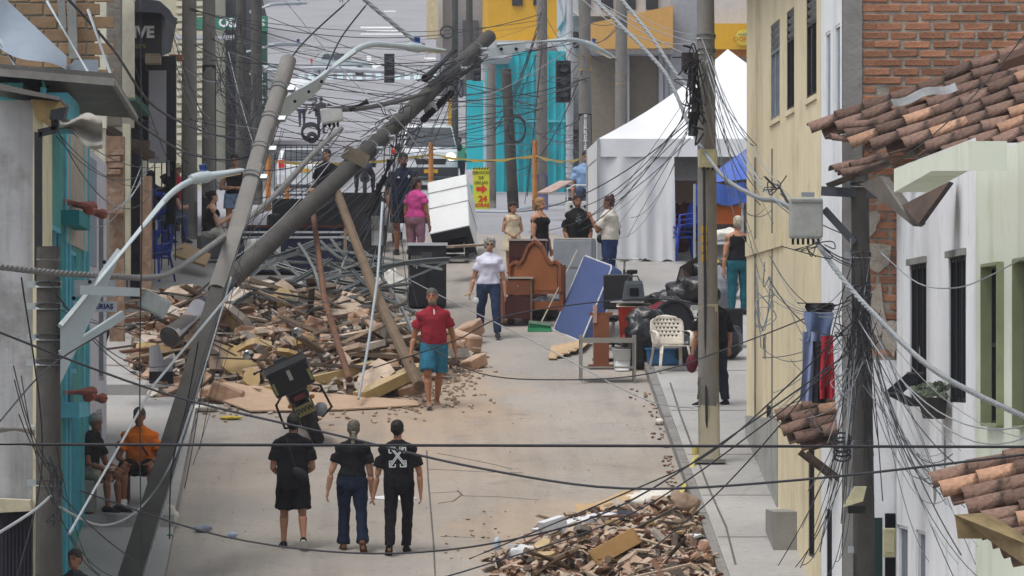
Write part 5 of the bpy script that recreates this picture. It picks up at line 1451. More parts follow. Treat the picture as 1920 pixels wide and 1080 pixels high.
MB().bar(P(114, 665, 59.2), P(230, 590, 60), .05, .09).at('bracket_brace', M_LAMP, 'curved grey brace below the flat steel arm', 'bracket')
sg = thing('sign_board', 'white shop board lettered in blue behind the left lamp arm', 'sign', P(178, 575, 66))
bevel(MB().box((0, 0, 0), (P(216, 0, 66).x-P(135, 0, 66).x, .03, .13)).obj('board', mat('white board', C('c9ced6'), bump=0), sg), .004)
MB().box((.0, .03, .22), (.50, .03, .20)).obj('upper_board', mat('white board', C('c9ced6'), bump=0), sg)
text('lettering', 'Y BATERIAS', .085, mat('sign navy', C('2b3f78'), bump=0), sg, (0, -.018, 0), (R(90), 0, 0), bold=.003)
text('lettering', 'LABRA', .07, mat('sign navy', C('2b3f78'), bump=0), sg, (.06, .012, .2), (R(90), 0, 0), bold=.003)
bx = thing('junction_box', 'pale grey plastic junction box dangling from wires above the rubble', 'box', P(290, 570, 66))
bevel(MB().box((0, 0, 0), (.36, .16, .24), Matrix.Rotation(-.0, 3, 'Y') @ Matrix.Rotation(R(28), 3, 'Y')).obj('case', mat('pale grey plastic', C('b4b6b4'), rough=.5), bx), .03)
MB().box((.0, -.082, .0), (.30, .012, .18), Matrix.Rotation(R(28), 3, 'Y')).obj('cover', mat('pale grey plastic lid', C('bec0be'), rough=.5), bx)
MB().tube([(-.03, 0, -.12), (-.05, 0, -.20)], .02, 8).obj('gland', M_BLK, bx)

# leaning pole: square shaft below, round above
fa = P(222, 1150, 66); ka = P(415, 520, 70); ta = P(541, 112, 72.5)
r = thing('leaning_pole', 'grey pole leaning over the left pavement, square below and round above', 'pole', fa)
MB().add([*(p_ for p_ in [fa-fa+V(q) for q in ((-.15, -.12, 0), (.15, -.12, 0), (.15, .12, 0), (-.15, .12, 0))]), *[ka-fa+V(q) for q in ((-.10, -.09, 0), (.10, -.09, 0), (.10, .09, 0), (-.10, .09, 0))]], [(3, 2, 1, 0), (4, 5, 6, 7), (0, 1, 5, 4), (1, 2, 6, 5), (2, 3, 7, 6), (3, 0, 4, 7)]).obj('lower_shaft', M_CONCD, r)
MB().bar(fa-fa+V((.170, -.02, 0)), ka-fa+V((.12, -.02, 0)), .03, .03).obj('lighter_face', M_STEELG, r)  # lighter right face of the shaft, put into the colour of a pale bar
MB().tube([ka-fa-(ta-ka)*.06, (ka+ta)/2-fa, ta-fa], [.122, .115, .105], 14).obj('upper_shaft', M_CONC, r, smooth=35)
for t in (.86, .72, .58, .45): clamp(r, ka-fa+(ta-ka)*t, ta-ka, .115)
street_lamp('long curved street lamp arm on the leaning pole, pointing over the street', P(528, 195, 72.2), P(686, 80, 74), P(835, 95, 75), .042)
lb = thing('lamp_bracket', 'pale steel gusset plate under the long lamp arm', 'bracket', P(525, 230, 72.1))
MB().prism([P(520, 235, 72.1)-lb.location, P(532, 185, 72.1)-lb.location, P(618, 135, 73)-lb.location, P(600, 168, 73)-lb.location], (0, .012, 0)).obj('plate', M_LAMP, lb)
for px, py in ((603, 153), (579, 172), (553, 190)): MB().tube([P(px, py, 72.0)-lb.location, P(px, py, 71.97)-lb.location], .022, 10).obj('bolt_hole', M_DARK, lb)

# the fallen pole, snapped off its stump
fb = P(318, 632, 83.5); tb_ = P(918, 68, 93)
M_RUST = mat('grey paint with orange scars', C('7d7f84'), var=.15, dirt=(C('b0744a'), .8, 3))
r = pole('snapped concrete pole fallen diagonally across the street', fb, tb_, .168, .118, M_CONCD, ((.0, .085, M_RUST), (.085, .165, M_BLKP)), n=16, name='fallen_pole')
for t in (.60, .64, .88, .95): clamp(r, on(fb, tb_, t), tb_-fb, .172-.05*t)
dn = (tb_-fb).normalized(); dnx, dny, _ = basis(dn)
for k in range(13):          # hanging string of insulator discs
    p = on(fb, tb_, .755) + V((.10, -.15, -.26)) + dn*(k*.092); o_ = MB().tube([p - dn*.02, p, p + dn*.02], [.02, .062, .03], 10).obj('insulator_disc', M_PORC, r)
MB().tube([on(fb, tb_, .755)+V((.1, -.15, -.26)), on(fb, tb_, .755)+V((.1, -.15, -.26))+dn*1.2], .02, 8).obj('insulator_rod', M_PORC, r)
MB().box(on(fb, tb_, .565)+V((-.05, -.25, .03)), (.42, .24, .22), Matrix.Rotation(R(25), 3, 'Y')).obj('crossarm_block', mat('rotten timber block', C('6b6255'), var=.3), r)
for t in (.59, .63, .66): MB().tube([on(fb, tb_, t)+dny*.2-V((.1, .2, 0)), on(fb, tb_, t)+dny*.2+V((.2, -.2, 0.12))], .025, 8).obj('bolt', M_STEELG, r)
MB().box(on(fb, tb_, .80)+V((-.02, -.22, -.28)), (.22, .14, .16), Matrix.Rotation(R(-20), 3, 'Y')).obj('fuse_box', mat('grey porcelain', C('9a9a98')), r)
MB().tube([on(fb, tb_, .80)+V((-.1, -.2, .2)), on(fb, tb_, .9)+V((-.1, -.2, .2))], [.07, .05], 10).obj('cable_splice', M_BLK, r)
st = G(302, 744)
r = thing('pole_stump', 'broken black and grey stump of the fallen pole among the bricks', 'stump', st)
MB().tube([(0, 0, -.1), (0, 0, .38)], .18, 14).obj('black_base', M_BLKP, r, smooth=35)
rr = random.Random(2)
base_ = [V((math.cos(2*PI*i/14)*.178, math.sin(2*PI*i/14)*.178, .38)) for i in range(14)]
MB().loft([base_, [v + V((0, 0, .25 + rr.uniform(-.02, .10) + (.08 if v.x < 0 else -.08))) for v in base_]]).obj('grey_top', M_GREYP, r)
# wooden and steel props among the wreck
M_PROP = mat('raw pole timber', C('6d5d4c'), var=.3, scale=4, bump=.3, dirt=(C('4d4033'), .5, 4))
M_BROWNT = mat('reddish brown timber', C('694b3b'), var=.3, scale=4, bump=.3)
MB().tube([P(588, 405, 88), P(608, 560, 85.6), P(655, 712, 82.6)], [.045, .05, .055], 8).at('timber_prop', M_BROWNT, 'slim reddish brown timber standing in the wreckage', 'timber')
MB().tube([P(632, 362, 88), P(700, 540, 85.4), P(786, 724, 81.8)], [.075, .085, .085], 9).at('timber_prop', M_PROP, 'thick bare timber prop leaning beside the man in red', 'timber')
MB().tube([P(717, 380, 87), P(708, 520, 85.2), P(690, 650, 83.2), P(672, 748, 81.5)], .022, 7).at('conduit', M_STEELG, 'pale bent conduit hanging down over the rubble', 'conduit')
MB().bar(P(648, 430, 96), P(645, 560, 95), .06).at('timber_post', M_PROP, 'short square post standing behind the metal frames', 'post')

# poles of the crossing
def up(px, py0, Y, r, label, m=M_CONC, bands=(), gy=None, name='utility_pole', lean=0):
    f_ = V((P(px, 0, Y).x, Y, gz(Y) - .1)); t_ = P(px + lean, py0, Y)
    return pole(label, f_, t_, r, r*.85, m, bands, 12, name), f_, t_
up(355, -40, 101.8, .155, 'thick grey pole on the left pavement beside the black shop')
up(392, -40, 104.5, .140, 'grey pole with black painted lower half behind the thick grey pole', M_CONC, ((0.0, .66, M_BLKP),))
up(481, -30, 150, .17, 'slender grey pole beside the green vertical sign', M_CONCD)
up(452, -30, 132, .14, 'dark pole hung with looped cables near the folded-arms woman', M_CONCD)
up(921, 120, 130, .12, 'grey pole just left of the turquoise wall', M_CONC)
up(963, 130, 124, .13, 'dark leaning pole with a coil of cable before the turquoise wall', M_CONCD, lean=-14)
r, f_, t_ = up(1016, -40, 122, .135, 'grey pole with violet painted foot in front of the turquoise wall', M_CONC, ((0, .17, mat('violet paint', C('6d6a9c'), var=.15)), (.24, .30, M_YELLOW)))
r, f_, t_ = up(1098, -40, 111, .135, 'grey pole with a black lettered band beside the tent', M_CONC, ((.19, .44, M_BLKP), (.62, .68, M_YELLOW)), lean=-2)
for i, ch in enumerate('FERRETERIA'):
    text('lettering', ch, .125, M_LET, r, P(1097, 220 + i*9.6, 111)-f_-V((0, .155, 0)), (R(90), 0, 0), bold=.004)
up(1165, -40, 128, .155, 'plain concrete pole behind the tent roof', M_CONC, ((.55, .60, M_YELLOW),))
up(880, -40, 215, .15, 'slim pole in front of the grey building up the avenue', M_CONCD)
up(853, -40, 200, .13, 'thin grey pole in the avenue with a hanging cable loop', M_CONCD)
r, f_, t_ = up(1068, -30, 118, .085, 'white signal pole with black and white bands at its foot', M_OFFW, tuple((a*.052, a*.052+.026, M_BLKP) for a in range(0, 8)), name='signal_pole')
MB().tube([P(1068, -20, 118)-f_, P(1058, 40, 118)-f_, P(1045, -20, 118)-f_], .05, 8).obj('curved_arm', M_OFFW, r)
def signal(label, px, py, Y, h_, m=M_BLKP):
    s_ = thing('traffic_light', label, 'traffic light', P(px, py + h_/2, Y)); hh = h_*Y/FOC
    bevel(MB().box((0, 0, hh/2), (hh*.36, hh*.3, hh)).obj('housing', m, s_), .02)
    for k in range(3):
        MB().tube([(0, -hh*.14, hh*(.2+.3*k)), (0, -hh*.17, hh*(.2+.3*k))], hh*.11, 12).obj('lens', mat('signal lens %d' % k, [C('1d3a30'), C('4a3d1a'), C('421a1a')][k], rough=.3, bump=0), s_)
        MB().tube([(0, -hh*.15, hh*(.22+.3*k)), (0, -hh*.28, hh*(.24+.3*k))], hh*.13, 12, False).obj('visor', m, s_)
    return s_
signal('traffic light hanging over the avenue in the gap between the lamp arms', 730, 128, 160, 54)
signal('traffic light on the white signal pole, dark side towards the tent', 1056, 153, 117.6, 78)
signal('traffic light beside the turquoise pillar, back turned', 894, 130, 175, 44)
MB().tube([P(480, 133, 160), P(600, 127, 160), P(760, 136, 160)], .07, 8).at('mast_arm_beam', M_OFFW, 'long pale mast arm reaching over the avenue to the hanging traffic light', 'mast arm')
street_lamp('street lamp with a straight horizontal arm beside the fallen pole head', P(930, 84, 96), P(1082, 73, 97), P(1152, 108, 97.5), .04)
lb = thing('lamp_bracket', 'grey bracket plate at the foot of the straight lamp arm', 'bracket', P(935, 110, 96))
MB().prism([P(915, 90, 96)-lb.location, P(985, 82, 96)-lb.location, P(985, 95, 96)-lb.location, P(920, 108, 96)-lb.location], (0, .015, 0)).obj('plate', M_LAMP, lb)
for k in range(2): MB().tube([P(940+k*28, 92, 95.98)-lb.location, P(940+k*28, 92, 95.94)-lb.location], .03, 10).obj('bolt_hole', M_DARK, lb)
for i, (a, b_, c_) in enumerate((((470, 22), (510, 8), (575, 5)), ((452, 100), (520, 82), (572, 83)), ((470, 138), (505, 124), (560, 128)))):
    street_lamp(['far street lamp reaching over the avenue from the slender grey pole top', 'far street lamp with blue cell above the white car', 'far bent lamp arm near the zebra crossing'][i], P(*a, 150), P(*b_, 152), P(*c_, 154), .05)
r, f_, t_ = up(847, 172, 203, .15, 'post striped black and yellow beside the white van', M_YELLOW, ((0, .14, M_BLKP), (.28, .44, M_BLKP), (.58, .74, M_BLKP), (.88, 1, M_BLKP)), name='striped_post')
for px, py0, Y, lab in ((503, 292, 118, 'orange marker post beside the metal barrier'), (808, 267, 120, 'orange yellow marker post in front of the white van'), (1003, 263, 119, 'orange marker post in front of the turquoise wall'), (538, 335, 121, 'thin yellow marker post by the white car')):
    up(px, py0, Y, .06, lab, M_ORANGE, ((.15, .2, M_BLKP), (.5, .53, M_BLKP)), name='marker_post')

# ================================================================== RUBBLE
M_RUBDUST = mat('rubble dust', C('7a6858'), var=.3, scale=4, bump=.8, bscale=9, dirt=(C('b5a18c'), .6, 2.5))
M_FRAG = [mat('fragment terracotta', C('8d6a56'), var=.3, scale=8, bump=.5, dirt=(C('b3a08e'), .75, 4), rnd=.2, dust=(C('b5a596'), .6)),
          mat('fragment tan', C('a08c78'), var=.3, scale=8, bump=.5, dirt=(C('c2ad96'), .5, 5), rnd=.2, dust=(C('b5a596'), .6)),
          mat('fragment grey', C('8f8a83'), var=.3, scale=8, bump=.5, rnd=.25, dust=(C('b5a596'), .5)),
          mat('fragment dark', C('4f463f'), var=.4, scale=8, bump=.5, rnd=.3),
          mat('fragment pale', C('bdb4a8'), var=.2, scale=8, bump=.4, rnd=.2, dust=(C('b5a596'), .6))]
M_OCHRE = mat('ochre painted plaster', C('b09664'), var=.18, scale=3, bump=.3, dirt=(C('a89480'), .85, 3), dust=(C('b5a68e'), .45))
M_BRKD = mat('dusty clay brick', C('9c7a60'), var=.25, scale=6, bump=.5, rnd=.22, dirt=(C('b9a48e'), .7, 4), dust=(C('b8a594'), .6))
M_PLANK = mat('weathered plank', C('8d7c6a'), var=.3, scale=4, bump=.3, rnd=.25, dirt=(C('5d4a3a'), .6, 3), dust=(C('b3a290'), .5))
M_CANE = mat('peeled pole wood', C('b09a78'), var=.2, scale=4, bump=.2, rnd=.15)
M_CARD = mat('cardboard', C('b09674'), var=.12, scale=2, bump=.1)
M_WHITEP = mat('white sheet panel', C('cbcfd4'), var=.08, bump=.1, dirt=(C('a59a8c'), .5, 3))

def bumps(blist):
    def h(x, y):
        z = 0
        for p, hh, rx, ry in blist:
            z += hh*math.exp(-((x-p.x)/rx)**2 - ((y-p.y)/ry)**2)
        return z
    return h
def chunk(mb, c, size, rot, rr, rough=.22):
    """an irregular broken block"""
    vs = []
    for z in (-1, 1):
        for x, y in ((-1, -1), (1, -1), (1, 1), (-1, 1)):
            p = V((x*size[0]/2*(1+rr.uniform(-rough, rough)), y*size[1]/2*(1+rr.uniform(-rough, rough)), z*size[2]/2*(1+rr.uniform(-rough, rough))))
            vs.append(V(c) + rot @ p)
    return mb.add(vs, [(3, 2, 1, 0), (4, 5, 6, 7), (0, 1, 5, 4), (1, 2, 6, 5), (2, 3, 7, 6), (3, 0, 4, 7)])
def shard(mb, c, r, th, rot, rr, n=6):
    poly = [V((math.cos(2*PI*i/n)*r*rr.uniform(.5, 1.1), math.sin(2*PI*i/n)*r*rr.uniform(.4, .9), 0)) for i in range(n)]
    off = rot @ V((0, 0, th)); return mb.prism([V(c) + rot @ p for p in poly], off)
def curved_shard(mb, c, r, ln, rot, rr):
    n = 4; a0 = rr.uniform(.2, .9); a1 = a0 + rr.uniform(.9, 1.8); rings = []
    for t in (0, 1):
        ring_ = []
        for side in (0, 1):
            for i in range(n+1):
                a = a0 + (a1-a0)*(i if side == 0 else n-i)/n; q = r - side*.015
                ring_.append(V(c) + rot @ V((ln*(t-.5) + rr.uniform(-.02, .02), math.cos(a)*q, math.sin(a)*q - r*.8)))
        rings.append(ring_)
    return mb.loft(rings)
def rrot(rr, tilt=.5):
    return Euler((rr.gauss(0, tilt), rr.gauss(0, tilt), rr.uniform(0, 2*PI))).to_matrix()

# ---- the large heap of the collapsed house
B1 = bumps([(G(410, 665), .50, 1.1, 2.7), (G(540, 655), .56, 1.1, 2.8), (G(650, 670), .45, .9, 2.4), (G(700, 700), .35, .7, 1.8), (G(800, 705), .22, .5, 1.4), (G(320, 690), .42, .7, 3.0), (G(860, 668), .20, .3, 1.0), (G(560, 720), .30, 1.1, 1.4), (G(270, 640), .36, .6, 3.2)])
def inside1(x, y): return B1(x, y) > .14
def heapz1(x, y): return gz(y) + B1(x, y)
x0, x1, y0_, y1_ = -3.5, 2.3, 79.6, 98
mb = MB(); nu, nv = 58, 90; idx = {}; vs = []; fs = []
for j in range(nv+1):
    for i in range(nu+1):
        x, y = x0+(x1-x0)*i/nu, y0_+(y1_-y0_)*j/nv
        z = B1(x, y)
        n_ = noise.noise(V((x*2.3, y*2.3, 0)))*.10 + noise.noise(V((x*6, y*6, 3)))*.05
        vs.append(V((x, y, gz(y) + max(-.05, z - .16 + n_*(1 if z > .1 else .1)))))
for j in range(nv):
    for i in range(nu):
        q = [j*(nu+1)+i, j*(nu+1)+i+1, (j+1)*(nu+1)+i+1, (j+1)*(nu+1)+i]
        if max(vs[k].z - gz(vs[k].y) for k in q) > -.04: fs.append(tuple(q))
mb.add(vs, fs)
hp1 = mb.at('rubble_heap', M_RUBDUST, 'dusty mound of debris under the broken bricks of the collapsed house', 'rubble', kind='stuff')
# fine fragments nobody could count
rr = random.Random(11)
for k, m_ in enumerate(M_FRAG):
    mb = MB()
    cnt = 0
    while cnt < 430:
        x, y = rr.uniform(-3.4, 2.2), rr.uniform(80, 97.5)
        b_ = B1(x, y)
        if b_ < .10 + rr.random()*.18: continue
        c = V((x, y, gz(y) + b_ - .10 + rr.uniform(-.03, .06)))
        t = rr.random()
        if t < .45: chunk(mb, c, (rr.uniform(.05, .22), rr.uniform(.04, .14), rr.uniform(.03, .09)), rrot(rr), rr, .3)
        elif t < .8: shard(mb, c, rr.uniform(.05, .15), rr.uniform(.012, .03), rrot(rr, .45), rr)
        else: mb.bar(c, c + rrot(rr, .3) @ V((rr.uniform(.2, .9), 0, 0)), rr.uniform(.015, .04), rr.uniform(.01, .03))
        cnt += 1
    mb.at('rubble_fragments', m_, ['scattered small terracotta bits in the large heap', 'scattered small tan bits in the large heap', 'scattered small grey bits in the large heap', 'scattered small dark splinters in the large heap', 'scattered small pale bits in the large heap'][k], 'rubble', kind='stuff')
# loose crumbs and grit spilled on the street beside the heap
mb = MB()
for i in range(300):
    px, py = rr.gauss(820, 50), rr.gauss(715, 26)
    if not (640 < px < 930 and 640 < py < 775): continue
    p_ = G(px, py); chunk(mb, p_ + V((0, 0, .012)), (rr.uniform(.02, .07), rr.uniform(.02, .06), rr.uniform(.015, .04)), rrot(rr, .3), rr, .3)
for i in range(200):
    p_ = G(rr.uniform(300, 800), rr.gauss(768, 12)); chunk(mb, p_ + V((0, 0, .012)), (rr.uniform(.02, .08), rr.uniform(.02, .06), rr.uniform(.015, .04)), rrot(rr, .3), rr, .3)
mb.at('rubble_crumbs', M_FRAG[1], 'tan crumbs spilled on the street around the large heap', 'rubble', kind='stuff')

# pieces one can pick out, by kind
BR = []
for i in range(8):
    q = random.Random(500+i); m_ = chunk(MB(), (0, 0, 0), (.28, .15, .11), Matrix.Identity(3), q, .14).mesh('brick', M_BRKD)
    bm = bmesh.new(); bm.from_mesh(m_); bmesh.ops.bevel(bm, geom=bm.edges[:], offset=.012, segments=1, affect='EDGES'); bm.to_mesh(m_); bm.free(); BR.append(m_)
def scat(n, name, meshes, label, cat, group, hz, inside, rng_, lift=.03, tilt=.4, scale=(1, 1), zrot=None, seed=1):
    q = random.Random(seed); c = 0; guard = 0
    while c < n and guard < 9000:
        guard += 1
        x, y = q.uniform(*rng_[0]), q.uniform(*rng_[1])
        if not inside(x, y): continue
        o = bpy.data.objects.new(name, q.choice(meshes)); s_ = q.uniform(*scale)
        lb, gp = (label[o.data.name], group + ', ' + label[o.data.name].split()[0]) if isinstance(label, dict) else (label, group)
        place(o, None, (x, y, hz(x, y) + lift - .08), (q.gauss(0, tilt), q.gauss(0, tilt), q.uniform(0, 6.28) if zrot is None else q.gauss(zrot, .5)), lb, cat, gp)
        o.scale = (s_, s_*q.uniform(.85, 1.15), s_*q.uniform(.8, 1.2)); c += 1
scat(110, 'broken_brick', BR, 'dusty clay brick lying loose on the large rubble heap', 'brick', 'bricks on the large heap', heapz1, lambda x, y: .18 < B1(x, y) and y < 88.5, ((-3.3, 2.1), (80, 88.5)), .04, .45, (.7, 1.9), seed=21)
SLB = []
for i in range(6):
    q = random.Random(600+i); SLB.append(shard(MB(), (0, 0, 0), .36, .09, Matrix.Identity(3), q, 7).mesh('slab', [M_FRAG[1], M_OCHRE, M_FRAG[4], M_FRAG[1], M_FRAG[2], M_OCHRE][i]))
scat(46, 'wall_fragment', SLB, dict(zip([m.name for m in SLB], ('tan broken slab of wall lying on the large heap', 'ochre faced broken slab of wall on the large heap', 'pale broken slab of plaster on the large heap', 'tan broken slab of wall lying on the large heap', 'grey broken slab of cement on the large heap', 'ochre faced broken slab of wall on the large heap'))), 'wall fragment', 'wall slabs on the large heap', heapz1, lambda x, y: .2 < B1(x, y) and y < 91, ((-3.2, 1.8), (80, 91)), .09, .5, (.6, 1.5), seed=22)
PLK = []
for i in range(5):
    q = random.Random(650+i); L_ = q.uniform(.9, 1.7); PLK.append(MB().add(*(lambda m: (m.v, m.f))(chunk(MB(), (0, 0, 0), (L_, q.uniform(.04, .13), q.uniform(.02, .045)), Matrix.Identity(3), q, .05))).mesh('plank', [M_PLANK, M_PLANK, M_FRAG[1], M_BROWNT, M_FRAG[3]][i]))
scat(84, 'broken_plank', PLK, dict(zip([m.name for m in PLK], ('brown splintered plank lying across the large heap', 'brown splintered plank lying across the large heap', 'pale dusty lath lying across the large heap', 'reddish splintered plank lying across the large heap', 'blackened splintered plank lying across the large heap'))), 'plank', 'planks on the large heap', heapz1, lambda x, y: .3 < B1(x, y) and y > 83, ((-3.2, 1.5), (83, 95)), .16, .22, (.7, 1.5), zrot=.2, seed=23)
TSH = []
for i in range(6): TSH.append(curved_shard(MB(), (0, 0, 0), .10, .26, Matrix.Identity(3), random.Random(700+i)).mesh('tile_shard', M_TILE if i % 3 == 0 else M_FRAG[i % 2]))
scat(60, 'tile_shard', TSH, 'curved clay tile shard on the large heap', 'roof tile', 'tile shards on the large heap', heapz1, lambda x, y: .3 < B1(x, y), ((-3.2, 1.6), (82, 95)), .06, .4, (.8, 1.4), seed=24)

# pieces with a place of their own
def lay(px0, py0, h0, px1, py1, h1, w_, t_, name, m, label, cat, roll=0):
    a, b_ = G(px0, py0 + h0*118), G(px1, py1 + h1*118)
    a.z += h0; b_.z += h1
    return MB().bar(a, b_, w_, t_, roll=roll).at(name, m, label, cat)
def beam(a, Ya, b_, Yb, w_, t_, name, m, label, cat='beam', roll=0):
    return MB().bar(P(*a, Ya), P(*b_, Yb), w_, t_, roll=roll).at(name, m, label, cat)
beam((505, 738), 82.6, (700, 690), 83.6, .34, .22, 'plaster_beam', M_OCHRE, 'long ochre plastered beam at the foot of the large heap')
beam((600, 655), 86, (705, 700), 84.6, .40, .16, 'plaster_slab', M_OCHRE, 'ochre topped wall slab behind the brown timber', 'slab')
beam((588, 690), 84.6, (668, 668), 85.4, .22, .16, 'plaster_slab', M_OCHRE, 'short ochre slab leaning on the long ochre beam', 'slab')
beam((675, 745), 82.2, (790, 690), 83.2, .26, .16, 'plaster_beam', M_OCHRE, 'broken ochre beam beside the leaning timber prop')
for i, (px, py, Y, r_) in enumerate(((445, 690, 83.6, .34), (432, 668, 84.2, .28), (470, 715, 82.9, .26))):
    q = random.Random(40+i); shard(MB(), P(px, py, Y), r_, .07, Euler((1.0, .2, q.uniform(-.4, .4))).to_matrix(), q, 7).at('ochre_wall_piece', M_OCHRE, 'flat ochre painted wall piece propped among the bricks', 'wall fragment', 'ochre wall pieces')
for (a, Ya, b_, Yb, w_) in (((532, 632), 87, (585, 565), 90, .13), ((575, 632), 87, (610, 545), 91, .16), ((590, 660), 85.5, (655, 530), 91, .10), ((555, 610), 88, (600, 560), 90.5, .09)):
    MB().tube([P(*a, Ya), P(*b_, Yb)], w_*.6, 8).at('peeled_log', M_CANE, 'pale peeled log leaning upright on the large heap', 'log', 'pale logs on the heap')
beam((410, 622), 87, (520, 655), 86.2, .10, .10, 'timber_beam', mat('warm timber', C('a07a52'), var=.3), 'warm brown round timber lying across the heap near the leaning pole')
beam((335, 612), 88.5, (430, 640), 87.6, .16, .05, 'red_beam', mat('oxide red beam', C('6d3a34'), var=.2), 'oxide red beam end sticking out beside the fallen pole')
beam((455, 600), 88, (530, 645), 86.6, .34, .02, 'metal_sheet', mat('blue black sheet', C('4a525e'), rough=.35, metal=.5), 'dark bent metal sheet glinting on the heap', 'metal sheet')
beam((545, 660), 85.6, (600, 640), 86, .42, .02, 'metal_sheet', mat('grey sheet', C('70777a'), rough=.5, metal=.3), 'grey metal sheet lying behind the motorcycle mirror', 'metal sheet')
mb = MB().prism([G(398, 752, .05), G(470, 776, .03), G(640, 772, .02), G(785, 764, .02), G(780, 757, .03), G(560, 748, .10), G(420, 738, .16)], (0, 0, .02))
mb.at('hardboard_sheet', mat('pinkish hardboard', C('b59a82'), var=.1, dirt=(C('96806a'), .5, 2)), 'long flat pinkish hardboard sheet along the front of the heap', 'board')
MB().prism([G(325, 520, .35), G(385, 540, .35), G(395, 530, .45), G(340, 506, .45)], (0, 0, .05)).at('door_panel', M_CARD, 'flat tan door panel lying behind the fallen pole foot', 'panel')
for i, (px, py, h_, s_) in enumerate(((425, 755, .0, 1.9), (395, 750, 0, 1.5), (865, 662, .05, 2.1), (890, 690, .0, 1.3), (770, 715, .0, 1.6), (765, 742, 0, 1.3), (345, 740, 0, 1.7), (330, 705, .1, 1.8), (700, 712, .1, 2.0), (735, 690, .2, 1.8), (500, 700, .25, 1.8), (470, 720, .2, 1.6), (520, 690, .3, 1.6), (880, 645, .1, 1.7))):
    o = bpy.data.objects.new('brick_lump', BR[i % 8]); p_ = G(px, py)
    place(o, None, (p_.x, p_.y, p_.z + .06*s_ + h_), (.3*math.sin(i*3), .35*math.cos(i*2), i*1.3), 'large lump of mortared clay bricks at the edge of the large heap', 'brick', 'brick lumps around the heap'); o.scale = (s_, s_*1.25, s_*1.3)
    o['label'] = 'large dusty brick lump at the edge of the large heap'
# twisted light steel framing on top of the heap
rr = random.Random(77)
M_STUD = mat('light steel stud', C('858988'), rough=.45, metal=.55, var=.15, bump=.03, rnd=.15)
def chan(a, b_, w_=.07):
    a, b_ = V(a), V(b_); x, y, d = basis(b_-a); q = Matrix.Rotation(rr.uniform(0, 3), 3, d); x = q @ x; y = q @ y
    mb = MB(); t = .012; m_ = (a+b_)/2
    pr = [(-.5, -.5), (.5, -.5), (.5, .3), (.5-t/w_, .3), (.5-t/w_, -.5+t/w_), (-.5+t/w_, -.5+t/w_), (-.5+t/w_, .3), (-.5, .3)]
    k = 4; rings = []
    bend = x*rr.uniform(-.12, .12) + V((0, 0, rr.uniform(-.1, .02)))
    for i in range(k+1):
        c = a.lerp(b_, i/k) + bend*math.sin(PI*i/k); rings.append([c + x*u*w_ + y*v_*w_ for u, v_ in pr])
    return mb.loft(rings)
frames = [((430, 545), (700, 500)), ((470, 500), (835, 505)), ((440, 560), (770, 545)), ((500, 470), (640, 590)), ((560, 470), (600, 560)), ((620, 460), (690, 520)), ((600, 465), (665, 505)), ((480, 520), (600, 465)),
          ((455, 590), (620, 500)), ((520, 510), (760, 560)), ((610, 590), (840, 505)), ((660, 520), (780, 600)), ((440, 530), (560, 580)), ((690, 500), (775, 640)), ((470, 570), (700, 590)), ((515, 560), (640, 530)),
          ((435, 575), (530, 490)), ((560, 600), (690, 555)), ((640, 560), (745, 505)), ((700, 570), (800, 660)), ((420, 600), (520, 555)), ((620, 575), (760, 590)), ((480, 545), (575, 520)), ((590, 540), (720, 528)), ((430, 520), (640, 470)), ((450, 505), (590, 468)), ((600, 480), (830, 520)), ((540, 480), (720, 570)), ((425, 560), (500, 470)), ((650, 490), (600, 600)), ((470, 480), (560, 590)), ((690, 520), (845, 500))]
for i, (a, b_) in enumerate(frames):
    Ya = 90.5 - (a[1]-470)*.035 + rr.uniform(-.6, .6); Yb = 90.5 - (b_[1]-470)*.035 + rr.uniform(-.6, .6)
    chan(P(a[0], a[1]-14, Ya), P(b_[0], b_[1]-14, Yb), rr.choice((.04, .05, .07))).at('steel_stud', M_STUD, 'bent light steel stud in the tangle on top of the heap', 'steel stud', 'bent steel studs on the heap')
for i, (px, py, Y, w_, h_, ry) in enumerate(((640, 535, 90, 1.0, .22, .1), (540, 540, 90, .9, .3, -.2), (700, 545, 89.5, .7, .2, .3), (480, 555, 89, .7, .25, -.3), (430, 600, 87.5, .7, .3, .2), (450, 580, 88, .8, .2, -.1))):
    chunk(MB(), P(px, py, Y), (w_, .6, .02), Euler((.5, ry, .2*i)).to_matrix(), rr, .2).at('ceiling_panel', M_WHITEP if i % 2 else M_FRAG[2], 'pale broken ceiling panel among the steel studs', 'panel', 'ceiling panels on the heap')

# ---- the smaller heap at the lower right
B2 = bumps([(G(1130, 1060), .24, 1.0, 1.3), (G(1200, 1010), .24, .8, 1.4), (G(1040, 1070), .17, .8, 1.0), (G(1250, 1085), .30, .6, 1.5), (G(1260, 985), .15, .4, 1.2), (G(1090, 1010), .10, .7, 1.0), (G(1150, 1130), .10, 1.2, 1.2)])
def heapz2(x, y): return gz(y) + B2(x, y)
mb = MB(); vs = []; fs = []; x0, x1, y0_, y1_ = .6, 4.48, 64.5, 76.5; nu, nv = 48, 80
for j in range(nv+1):
    for i in range(nu+1):
        x, y = x0+(x1-x0)*i/nu, y0_+(y1_-y0_)*j/nv; z = B2(x, y)
        vs.append(V((x, y, gz(y) + max(-.05, z - .10 + noise.noise(V((x*3, y*3, 7)))*.06*(1 if z > .08 else .1)))))
for j in range(nv):
    for i in range(nu):
        q = [j*(nu+1)+i, j*(nu+1)+i+1, (j+1)*(nu+1)+i+1, (j+1)*(nu+1)+i]
        if max(vs[k].z - gz(vs[k].y) for k in q) > -.04: fs.append(tuple(q))
mb.add(vs, fs).at('rubble_heap', mat('terracotta dust', C('82624f'), var=.3, scale=5, bump=.9, bscale=12, dirt=(C('5c4436'), .6, 3)), 'low mound of terracotta debris against the right kerb', 'rubble', kind='stuff')
rr = random.Random(15)
